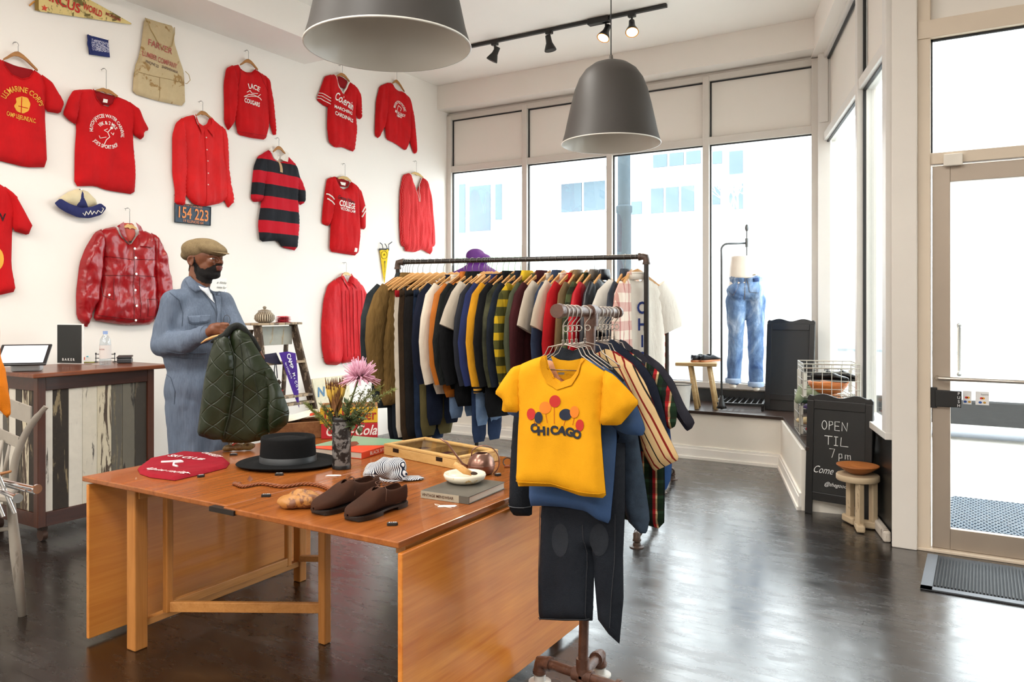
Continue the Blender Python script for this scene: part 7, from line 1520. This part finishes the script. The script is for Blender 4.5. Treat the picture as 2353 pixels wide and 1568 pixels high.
for a, b_ in (((.30, yl0+.02), (.78, yr0-.10)), ((.78, yl0+.08), (.30, yr0-.02))): MB().bar((LX-.22, a[1], a[0]), (LX-.22, b_[1], b_[0]), .04, .012, (1, 0, 0)).obj('cross_brace', lp2, t, world=True)
P = V((LX, lw(608, 735).y, tz+.001)); t = thing('lidded_pot', 'round striped basket pot with knobbed lid on top of the step ladder', 'pot', P)
wp2 = NT('ribbed_pot'); s_ = wp2.node('ShaderNodeSeparateXYZ'); wp2.link(wp2.tc.outputs['Object'], s_.inputs[0]); an_ = wp2.math('ARCTAN2', s_.outputs[1], s_.outputs[0]); fz = wp2.math('MULTIPLY', wp2.math('SINE', wp2.math('MULTIPLY', an_, 26)), 1)
cc2 = wp2.ramp(wp2.math('ADD', wp2.math('MULTIPLY', fz, .35), wp2.noise(wp2.tc.outputs['Object'], 14)), [(.35, '#4a3826'), (.55, '#c9bda4')], 'CONSTANT'); wp2.set(cc2, .8)
k = 1.15; MB().lathe([(.04*k, 0), (.065*k, .012), (.078*k, .035), (.075*k, .065), (.055*k, .09), (.046*k, .098)], n=36).obj('pot_body', wp2.m, t, smooth=40); MB().lathe([(.05*k, .100), (.048*k, .108), (.02*k, .118), (.008, .12), (.012, .126), (.017, .136), (.012, .146), (.003, .149)], n=24).obj('lid', wp2.m, t, smooth=40)
def bstack(c, n, grp, where):
    for i in range(n):
        S = Sheet([(-.07, -.045), (.07, -.05), (.075, .045), (-.065, .05)], T=.010, R=.015, fold=.003, seed=i+c.x, spacing=.03, base=0); a = .15*math.sin(i*2.1)
        f = S.mesh(lambda u, v, w: V((u*math.cos(a)-v*math.sin(a), u*math.sin(a)+v*math.cos(a), w)))
        o = f.obj('folded_bandana', bandm, None, smooth=60); o.location = c+V((0, 0, .0115*i)); o.rotation_euler = (0, 0, PI/2); tag(o, ['bottom', 'second from bottom', 'third from bottom', 'fourth from bottom', 'fifth from bottom', 'top'][i if i < n-1 else 5]+' '+where, 'bandana', grp)
bt = NT('red_bandana'); v_ = bt.node('ShaderNodeTexVoronoi'); v_.inputs['Scale'].default_value = 70; bt.link(bt.tc.outputs['Object'], v_.inputs['Vector']); bt.set(bt.ramp(v_.outputs['Distance'], [(.0, '#efe0dc'), (.18, '#c0162c')], 'CONSTANT'), .85); bandm = bt.m
bstack(V((LX, lw(650, 735).y, tz+.001)), 5, 'red bandanas on the ladder top', 'folded red bandana of the stack beside the pot on the ladder')
zz = lw(650, 905).z; yy, xx = lad(zz, -1); bstack(V((xx, yy+.10, zz+.001)), 6, 'red bandanas on the lower ladder step', 'folded red bandana of the stack on the low ladder step')
# purple pennant draped over a ladder step
zs = lw(640, 830).z; ys, xs = lad(zs, -1); b = lw(655, 860)
t = thing('purple_pennant', 'purple felt pennant with white camp lettering draped over a ladder step', 'pennant', (LX+.1, b.y, b.z)); pm = cloth('#4a2a86', .08)
pl_ = [(615, 812), (640, 806), (678, 812), (684, 850), (690, 930), (688, 937), (672, 900), (660, 865), (650, 835), (640, 815)]
LXp = LX+.19
def puv(px, py): q = onX(px, py, LXp); return (q.y, q.z)
S = Sheet([puv(*p) for p in [(641, 811), (660, 808), (679, 812), (683, 850), (687.5, 938), (672, 900), (660, 865), (651, 838)]], T=.004, R=.01, fold=.002, smooth=0, spacing=.02); S.mesh(lambda u, v, w: V((LXp+w, u, v))).obj('pennant_body', pm, t, world=True, smooth=60)
S = Sheet([puv(*p) for p in [(613, 815), (640, 811), (652, 838), (630, 836), (612, 832)]], T=.004, R=.01, fold=.002, smooth=0, spacing=.02); S.mesh(lambda u, v, w: V((LXp-.03+w, u, v))).obj('pennant_fold', plain('#1c1430', .8), t, world=True, smooth=60)
m = MB()
for i, ch in enumerate('CAMP McCOY'):
    px, py = 661+(684-661)*i/10+1, 818+8.6*i; q = puv(px, py); h = (.060-.0032*i) if ch != 'c' else .03; text(m, ch, lambda u, v, w: V((LXp+.008, u, v)), q, h, rot=-PI/2+.22, bold=.05)
m.obj('lettering', plain('#efeaf2', .7), t, world=True, fix=False); m = MB()
for i, ch in enumerate('WISCONSIN'): text(m, ch, lambda u, v, w: V((LXp+.008, u, v)), puv(655+1.6*i, 836+4.0*i), .022, rot=-PI/2+.28, bold=.04)
m.obj('lettering', plain('#efeaf2', .7), t, world=True, fix=False)
for pts in ([(636, 834), (634, 850), (635, 872)], [(638, 836), (640, 856), (641, 870)]): MB().tube([V((LXp-.02, *puv(*p))) for p in pts], .006, 6, flat=.3).obj('ribbon', bk, t, world=True)
# vintage sign leaning on the wall
t = thing('metal_sign', 'worn cream metal sign leaning on the wall behind the flowers', 'sign', (XW+.1, lw(770, 900, XW+.1).y, 0)); qd = [lw(*p, XW+.1) for p in ((718, 872), (800, 862), (815, 1010), (745, 1012))]
m = MB(); m.add(qd+[q+V((-.02, 0, 0)) for q in qd], [(0, 1, 2, 3), (7, 6, 5, 4), (0, 4, 5, 1), (1, 5, 6, 2), (2, 6, 7, 3), (3, 7, 4, 0)]); m.obj('sign_plate', chipped('#efe6c8', '#4a4238', '#c9b040', 12, .66), t, world=True)
m = MB()
for i, ch in enumerate('NY'): text(m, ch, lambda u, v, w: V((XW+.103, u, v)), (lw(738+26*i, 900, XW+.1).y, lw(738, 902, XW+.1).z), .14, bold=.05)
m.obj('lettering', plain('#5a86a8', .6), t, world=True, fix=False)
# the post the sign stands on: low wooden box behind the table
bq = lw(770, 1012, XW+.12); tag(bx(MB(), XW+.02, XW+.40, bq.y-.35, bq.y+.35, 0, bq.z-.003).obj('wooden_chest', wood('#6e4426', '#9c6f46', 'y', .6), None, bevel=.01), 'low wooden chest at the left wall carrying the leaning sign', 'chest')
# ================================================================ WINDOW LEDGE
LZ = .476
def lg(px, py): return onz(px, py, LZ)
bw_ = wood('#9a7a4c', '#c9aa78', 'x', .6, 1)
P = at(1600, 920, 7.75); t = thing('milking_stool', 'long narrow wooden stool on the ledge carrying a pair of dark shoes', 'stool', (P.x, P.y, LZ), YAW-.28)
sz = at(1600, 832, 7.75).z-LZ; MB().box((0, 0, sz-.02), (.40, .22, .035)).obj('seat', bw_, t, bevel=.008)
for sx, sy in ((-.06, -.07), (.12, -.06), (-.05, .07), (.13, .07)): MB().tube([(sx, sy, sz-.03), (sx+(.07 if sx > 0 else .07), sy*1.4, .0)], [.018, .022], 8).obj('leg', bw_, t, smooth=True)
zs = LZ+sz-.001; lf = plain('#141a22', .35, var=.15); lf2 = plain('#8a3c20', .6); so_ = wood('#b06a40', '#d0946a', 'x', .5)
for i, (px, lab) in enumerate(((1592, 'dark navy loafer, left one of the pair on the window stool'), (1612, 'dark navy loafer, right one of the pair on the window stool'))):
    q = at(px-2, 830, 7.72); shoe('loafer', lab, (q.x, q.y, zs), YAW+math.radians(38), lf, lf2, so_, None, .29, 'dark loafers on the window stool', low=True, tall=1.2)
P = at(1562, 900, 7.6); t = thing('enamel_bucket', 'white speckled enamel bucket on the ledge behind the stool leg', 'bucket', (P.x, P.y, LZ)); MB().lathe([(.09, 0), (.11, .24), (.115, .25), (.105, .25), (.085, .02)], n=28).obj('bucket_body', chipped('#dedad2', '#6a6a6a', '#8a8a88', 20, .66, .5, (1, 1, 1)), t, smooth=40)
MB().lathe([(.112, .246), (.117, .252), (.112, .258)], n=28, cap=False).obj('rim', plain('#333333', .4), t, smooth=True)
# mannequin legs wearing jeans, on its stand
MD = 7.35
def md(px, py, d=0): return at(px, py, MD+d)
b = md(1700, 930); blm = plain('#1a1a1a', .4, .4)
t = thing('display_stand', 'black iron stand with caged base carrying the jeans form on the ledge', 'stand', (b.x, b.y, LZ), 0)
MB().tube([V((*md(1658, 930).xy, LZ+.04)), md(1658, 600)]+arcpts(md(1672, 575, 0), .06, PI, PI/2, 6, tuple(rt), (0, 0, 1))+[md(1716, 559)], .010, 10).obj('arm_pole', plain('#5a5d5e', .4, .6), t, world=True, smooth=True)
m = MB(); m.cyl(md(1716, 590), md(1716, 530), .006, n=8); m.ell(md(1716, 524), (.018, .018, .035)); m.cyl(md(1716, 548), md(1716, 568), .016, n=10); m.obj('top_knob', plain('#6a6d6e', .4, .6), t, world=True, smooth=40)
m = MB(); m.lathe([(.05, 0), (.035, .03), (.022, .08), (.014, .12)], V((*md(1658, 930).xy, LZ+.05)), 16); m.obj('socket', blm, t, world=True, smooth=True)
fr = [lg(1640, 940), lg(1752, 945), lg(1762, 925), lg(1668, 920)]; fr = [V((p.x, p.y, LZ+.055)) for p in fr]; m = MB()
for a, b_ in zip(fr, fr[1:]+fr[:1]): m.bar(a, b_, .02, .025)
for k in range(1, 8): m.bar(fr[0].lerp(fr[1], k/8), fr[3].lerp(fr[2], k/8), .01, .012)
m.obj('base_frame', blm, t, world=True)
for p in fr: MB().cyl((p.x, p.y, LZ), (p.x, p.y, LZ+.05), .012, n=10).obj('foot', blm, t, world=True)
RM = Matrix.Rotation(YAW, 3, 'Z'); t = thing('mannequin_legs', 'white half mannequin from waist to ankles on the iron stand', 'mannequin', (b.x, b.y, LZ)); mw = plain('#efe7da', .4)
blobobj('form', [('r', [[md(1713, y_)+RM @ V((a_*math.cos(q), .75*a_*math.sin(q), 0)) for q in [i*PI/12 for i in range(24)]] for y_, a_ in ((588, .138), (600, .140), (615, .150), (640, .155))]), ('e', md(1713, 660), (.165, .11, .12), RM), ('c', md(1690, 680), md(1692, 780), .08, .055), ('c', md(1692, 780), md(1684, 880), .055, .035), ('c', md(1738, 680), md(1736, 780), .08, .055), ('c', md(1736, 780), md(1737, 885), .055, .034),
    ('e', md(1684, 887), (.035, .05, .025), RM), ('e', md(1737, 893), (.035, .05, .028), RM)], mw, t, .010, 3, world=True, push=lambda v: setattr(v.co, 'z', min(v.co.z, md(1713, 589).z)))
jm = NT('faded_denim'); o_ = jm.tc.outputs['Object']; n1 = jm.noise(jm.mapping((1, 1, .5)), 5, 5, .65, 1); jm.bump(jm.noise(jm.mapping((1, 1, .6)), 10, 3, .5, .3), .5, .05)
jm = jm.set(jm.ramp(n1, [(.32, '#3c5580'), (.5, '#6f8bb0'), (.68, '#b4c4d8')]), .85, 0, .2)
t = thing('display_jeans', 'faded blue jeans seen from behind on the window mannequin', 'jeans', (b.x, b.y, LZ))
jn = blobobj('jean_body', [('e', md(1713, 640), (.158, .112, .10), RM), ('e', md(1713, 668, -.01), (.178, .128, .10), RM), ('e', md(1694, 672, -.05), (.085, .085, .085), RM), ('e', md(1733, 672, -.05), (.085, .085, .085), RM), ('c', md(1691, 690), md(1691, 780), .095, .072), ('c', md(1691, 780), md(1686, 872), .072, .064), ('c', md(1736, 690), md(1736, 780), .095, .072), ('c', md(1736, 780), md(1737, 878), .072, .066)], jm, t, .011, 3, world=True, wr=.008, ws=(12, 12, 8), push=lambda v: setattr(v.co, 'z', min(v.co.z, md(1713, 617).z)))
jbv = BVHTree.FromPolygons([v.co+V((b.x, b.y, LZ)) for v in jn.data.vertices], [tuple(p.vertices) for p in jn.data.polygons])
def jproj(px, py, off=.004):
    q = md(px, py); d = (q-camp).normalized(); h = jbv.ray_cast(camp, d)[0]
    if h is None: h = jbv.find_nearest(q)[0]
    return h-d*off
def jdecal(nm, poly, mt_, off=.004, sp=4):
    S = Sheet([(a, -b_) for a, b_ in poly], T=0, smooth=0, spacing=sp); vs, fs = S.tri(); return MB().add([jproj(p.x, -p.y, off) for p in vs], fs).obj(nm, mt_, t, world=True, smooth=True, solid=.003)
def jline(nm, pts, mt_, r=.002, n=5):
    Q = []
    for a, b_ in zip(pts[:-1], pts[1:]): Q += [jproj(a[0]+(b_[0]-a[0])*k/n, a[1]+(b_[1]-a[1])*k/n, .003) for k in range(n)]
    MB().tube(Q+[jproj(*pts[-1], .003)], r, 5).obj(nm, mt_, t, world=True)
jd = cloth('#4a6692', .15, .3); js = plain('#8a7048', .8); jdecal('waistband', [(1672, 613), (1712, 616), (1755, 612), (1756, 622), (1713, 627), (1671, 624)], jd)
for x in (1688, 1722, 1748): jdecal('belt_loop', [(x, 611), (x+5, 611), (x+5, 629), (x, 629)], jd, .008, 6)
jdecal('pocket', [(1672, 640), (1696, 638), (1695, 662), (1684, 680), (1672, 668)], jm, .003); jdecal('pocket', [(1716, 640), (1752, 634), (1756, 660), (1742, 674), (1722, 672)], jm, .003); jdecal('dark_patch', [(1730, 640), (1743, 638), (1744, 647), (1731, 648)], plain('#28406e', .9), .007); jdecal('leather_label', [(1729, 629), (1736, 628), (1736, 633), (1729, 633)], plain('#7a6a48', .7), .006)
for ln in ([(1672, 640), (1696, 638), (1695, 662), (1684, 680), (1672, 668), (1672, 640)], [(1716, 640), (1752, 634), (1756, 660), (1742, 674), (1722, 672), (1716, 640)], [(1713, 627), (1712, 660), (1711, 690)]): jline('stitching', ln, js, .0016)
for px, py in ((1685, 872), (1737, 880)):
    c_ = md(px, py); MB().rings([[c_+RM @ V((.071*k*math.cos(q), .066*k*math.sin(q), z)) for q in [i*PI/10 for i in range(20)]] for k, z in ((1, -.035), (1.04, -.03), (1.06, 0), (1.03, .012), (.97, .01))], False).obj('turned_cuff', cloth('#9fb2cc', .1, .3), t, world=True, smooth=True)
# blank chalkboard at the back of the ledge
def aboard(nm, lab, px0, px1, pyt, D0, z0, zt, tl, wave=.012, lean=.06, yaw=0):
    A_, B_ = at(px0, 900, D0), at(px1, 900, D0+yaw); A_.z = B_.z = 0; u = (B_-A_); L = u.length; u.normalize(); n_ = V((u.y, -u.x, 0)); t = thing(nm, lab, 'chalkboard', (A_.x, A_.y, z0)); h = zt-z0
    def f(a, b_, w): return A_+u*a+n_*(w-lean*(b_/h))+V((0, 0, z0+b_))
    top = [(L*k/24, h-.012+wave*(math.cos(k/24*4*PI)*-1)) for k in range(25)]; top[0] = (0.0, h-.03); top[1] = (L/30, h-.012); top[-1] = (L, h-.03); top[-2] = (L*29/30, h-.012)
    fr_ = plain('#131313', .4, var=.1, bump=.1, bs=60); pw_ = .05
    MB().prism([(L, .10 if tl else 0), (L, h-.03)]+top[::-1][1:]+[(0, .10 if tl else 0)], f, -.022, 0).obj('board_frame', fr_, t, world=True, bevel=.003)
    m = MB()
    for a in ((0, pw_), (L-pw_, L)): m.prism([(a[0], 0), (a[1], 0), (a[1], h-.05), (a[0], h-.05)], f, 0, .01)
    m.prism([(pw_, h-.11), (L-pw_, h-.11), (L-pw_, h-.045), (pw_, h-.045)], f, 0, .01); m.prism([(pw_, .10), (L-pw_, .10), (L-pw_, .16), (pw_, .16)], f, 0, .01); m.obj('moulding', fr_, t, world=True, bevel=.004)
    MB().prism([(pw_, .16), (L-pw_, .16), (L-pw_, h-.11), (pw_, h-.11)], f, 0, .002).obj('slate', plain('#1b1b1a', .55, var=.25, vs=5), t, world=True)
    if tl:
        for a in (0, L-.045): MB().prism([(a, .0), (a+.045, 0), (a+.045, .12), (a, .12)], f, -.022, .008).obj('leg', fr_, t, world=True)
        for a in (0.02, L-.045): m = MB(); m.bar(A_+u*(a+.02)-n_*(lean+.02)+V((0, 0, z0+h-.1)), A_+u*(a+.02)-n_*(.30)+V((0, 0, z0+.01)), .035, .02); m.obj('rear_leg', fr_, t, world=True)
    return t, f, L, h
aboard('blank_chalkboard', 'blank black chalkboard with wavy top standing on the window ledge', 1757, 1868, 735, 7.62, LZ+.001, at(1810, 733, 7.6).z, False, lean=.10, yaw=-.25)
zt = at(1925, 905, 5.6).z
t, f, L, h = aboard('chalkboard_sign', 'black A-frame chalkboard on the floor with chalk opening hours', 1850, 2002, 905, 5.62, .001, zt, True, lean=.05, yaw=-.30)
ck = plain('#e9e9e6', .9)
def chalk(strokes, c, s, w=.003):
    for st in strokes: MB().tube([f(c[0]+x*s, c[1]+y*s, .004) for x, y in st], w, 5).obj('chalk_stroke', ck, t, world=True)
def O_(cx_, w=.5, h_=1): return [(cx_+w/2*math.cos(a), h_/2+h_/2*math.sin(a)) for a in [i*PI/8 for i in range(17)]]
def bl_(px, py): # board coords from pixel
    tt = (px-1850)/(2002-1850); return (L*tt*(1.0), h*(1180-py)/(1180-905))
s1 = h*25/275
chalk([O_(.3, .55), [(.85, 0), (.85, 1), (1.2, .95), (1.25, .65), (.88, .5)], [(2.05, 1), (1.5, 1), (1.5, 0), (2.05, 0)], [(1.5, .5), (1.95, .5)], [(2.3, 0), (2.3, 1), (2.85, .02), (2.9, 1)]], bl_(1886, 985), s1*.78, .0026)
chalk([[(0, 1), (.9, 1)], [(.45, 1), (.45, 0)], [(1.1, 1), (1.55, 1)], [(1.3, 1), (1.3, 0)], [(1.1, 0), (1.55, 0)], [(1.9, 1), (1.85, 0), (2.7, .0)]], bl_(1893, 1019), s1*.78, .0026)
chalk([[(0, 1), (.6, 1.02), (.3, 0)], [(1.1, .55), (1.1, -.3)], [(1.1, .5), (1.4, .55), (1.45, .1), (1.1, .05)], [(1.8, 0), (1.8, .5), (2.05, .5), (2.1, 0)], [(2.1, .4), (2.35, .5), (2.4, 0)]], bl_(1905, 1047), s1*.78, .0024)
m = MB(); text(m, 'Come on in', lambda a, b_, w: f(a, b_, .004), (bl_(1912, 1078)), h*.085, shear=.5, bold=-.012, width=L*.60); m.obj('lettering', ck, t, world=True, fix=False)
m = MB(); text(m, '@thegoodyv', lambda a, b_, w: f(a, b_, .004), (bl_(1925, 1108)), h*.045, shear=.5, width=L*.42); m.obj('lettering', ck, t, world=True, fix=False)
# little stool and wooden bowl
P = onz(1971, 1212, 0); cm = chipped('#cbb594', '#8a7458', '#6a5640', 20, .68, .6); t = thing('round_stool', 'small worn cream stool with round top before the chalkboard', 'stool', (P.x, P.y, 0), YAW+.3)
hs = at(1978, 1090, (P-V((0, 0, 0))).dot(fw)).z; MB().lathe([(.132, hs-.04), (.137, hs-.034), (.137, hs-.006), (.132, hs)], n=40).obj('seat', cm, t, smooth=40)
for a in (-PI/2-.6, -PI/2+.75, PI/2-.2): x, y = .095*math.cos(a), .095*math.sin(a); MB().box((x, y, (hs-.04+.05)/2), (.042, .042, hs-.09)).obj('leg', cm, t, bevel=.005); m = MB(); m.bar((x*.2, y*.2, .03), (x*1.75, y*1.75, .03), .055, .05); m.obj('foot', cm, t, bevel=.012)
P2 = V((P.x, P.y, hs+.001)); t = thing('wooden_bowl', 'shallow turned wooden bowl tilted on the small cream stool', 'bowl', P2, 0)
Rb = Matrix.Rotation(math.radians(6), 3, 'X'); MB().lathe([(.04, .010), (.05, .004), (.09, .026), (.134, .056), (.136, .062), (.128, .062), (.09, .036), (.04, .022), (.003, .020)], n=44).obj('bowl_body', wood('#8a4a22', '#b8743a', 'x', .4, .8), t, smooth=True)
# wire baskets and contents
wr_m = plain('#b8b4aa', .35, .7)
def basket(nm, lab, c, rz, lx, ly, hh_, z0, nx=6, ny=5, nz=4):
    t = thing(nm, lab, 'basket', (c.x, c.y, z0), rz); g_ = {'wire_side': MB(), 'rim': MB()}; m = g_['wire_side']; r = .0028; Y = ly/2; X = lx/2
    for k in range(nx+1):
        x = -X+lx*k/nx; m.tube([(x, -Y, hh_), (x, -Y, 0), (x, Y, 0), (x, Y, hh_)], r, 5)
    for k in range(ny+1):
        y = -Y+ly*k/ny; m.tube([(-X, y, hh_), (-X, y, 0), (X, y, 0), (X, y, hh_)], r, 5)
    for k in range(1, nz): z = hh_*k/nz; m.tube([(-X, -Y, z), (X, -Y, z), (X, Y, z), (-X, Y, z)], r, 5, closed=True)
    m.obj('wire_mesh', wr_m, t); m = g_['rim']
    for z in (hh_, hh_-.03): m.tube([(-X, -Y, z), (X, -Y, z), (X, Y, z), (-X, Y, z)], .0045, 6, closed=True)
    m.obj('rim', wr_m, t)
    for sx in (-1, 1):
        for sy in (-1, 1): MB().box((sx*(X-.008), sy*(Y-.004), hh_*.38), (.028, .003, hh_*.7)).obj('corner_bracket', chipped('#c9c4b8', '#8a8478', '#7a6a58', 30, .6), t)
    return t
c1 = V((-1.025, 6.43, .9)); c1b = V((-1.10, 6.64, .6))
z2 = at(1916, 908, 6.05).z
basket('wire_basket', 'lower wire basket on the ledge full of bright cloths, half behind the chalkboard', c1b, math.radians(17), .38, .40, z2-LZ-.01, LZ+.003)
basket('wire_basket', 'upper wire basket stacked behind the chalkboard holding shoes and a wooden bowl', c1, math.radians(17), .40, .38, at(1916, 832, 6.1).z-z2, z2)
blobobj('green_garment', [('e', c1b+fw*(-.19)-rt*.16+V((0, 0, z2-c1b.z+.01)), (.07, .08, .04), RM), ('c', c1b-rt*.2-fw*.1+V((0, 0, z2-c1b.z+.04)), c1b+rt*0+V((0, 0, z2-c1b.z+.0)), .035, .035), ('c', c1b-rt*.20-fw*.12+V((0, 0, z2-c1b.z+.02)), c1b-rt*.25-fw*.16+V((0, 0, z2-c1b.z-.04)), .05, .035)], cloth('#8a977c', .15, .3), None, .01, 3, wr=.01)
tag([o for o in COL.objects if o.name.startswith('green_garment')][0], 'pale green garment spilling over the lower wire basket on the ledge', 'garment')
rnd = random.Random(4)
for i in range(9):
    q = c1b+rt*rnd.uniform(-.15, .15)+fw*rnd.uniform(-.12, .12); z = LZ+.04+.03*i; col = ['#a8242a', '#2c6a54', '#c9b48a', '#34466e', '#d8d0c4', '#b0483a', '#5a4a80', '#2f4a3a', '#c8783a'][i]; nmc = ['red', 'green', 'straw', 'navy', 'off-white', 'brick', 'violet', 'bottle green', 'orange'][i]
    m = MB(); m.ell((q.x, q.y, min(z, z2-.05)), (.09, .08, .028), RM, 14, 8); o = m.obj('rolled_scarf', cloth(col, .2, .4), None, smooth=True); tag(o, f'{nmc} bundled scarf inside the lower wire basket', 'scarf', 'scarves in the lower basket')
bb = c1+rt*.0; t = thing('wooden_bowl', 'orange-brown round wooden bowl lying on its side in the upper wire basket', 'bowl', (bb.x, bb.y, z2+.008), YAW); MB().lathe([(.04, .0), (.10, .02), (.14, .07), (.15, .10), (.14, .10), (.09, .03), (.01, .012)], n=36).obj('bowl_body', wood('#b8602a', '#d88a4a', 'x', .5, .7), t, smooth=True)
for i, (d, lab) in enumerate(((-.08, 'black leather shoe, left one lying in the upper wire basket'), (.05, 'black leather shoe, right one lying in the upper wire basket'))):
    q = c1+rt*(d-.06)+fw*(-.02+.06*i); shoe('black_shoe', lab, (q.x, q.y, z2+.112), YAW-.35, plain('#0f0f11', .2), plain('#8a5a4a', .5), plain('#111111', .4), plain('#0a0a0a', .5), .27, 'black shoes in the upper basket')
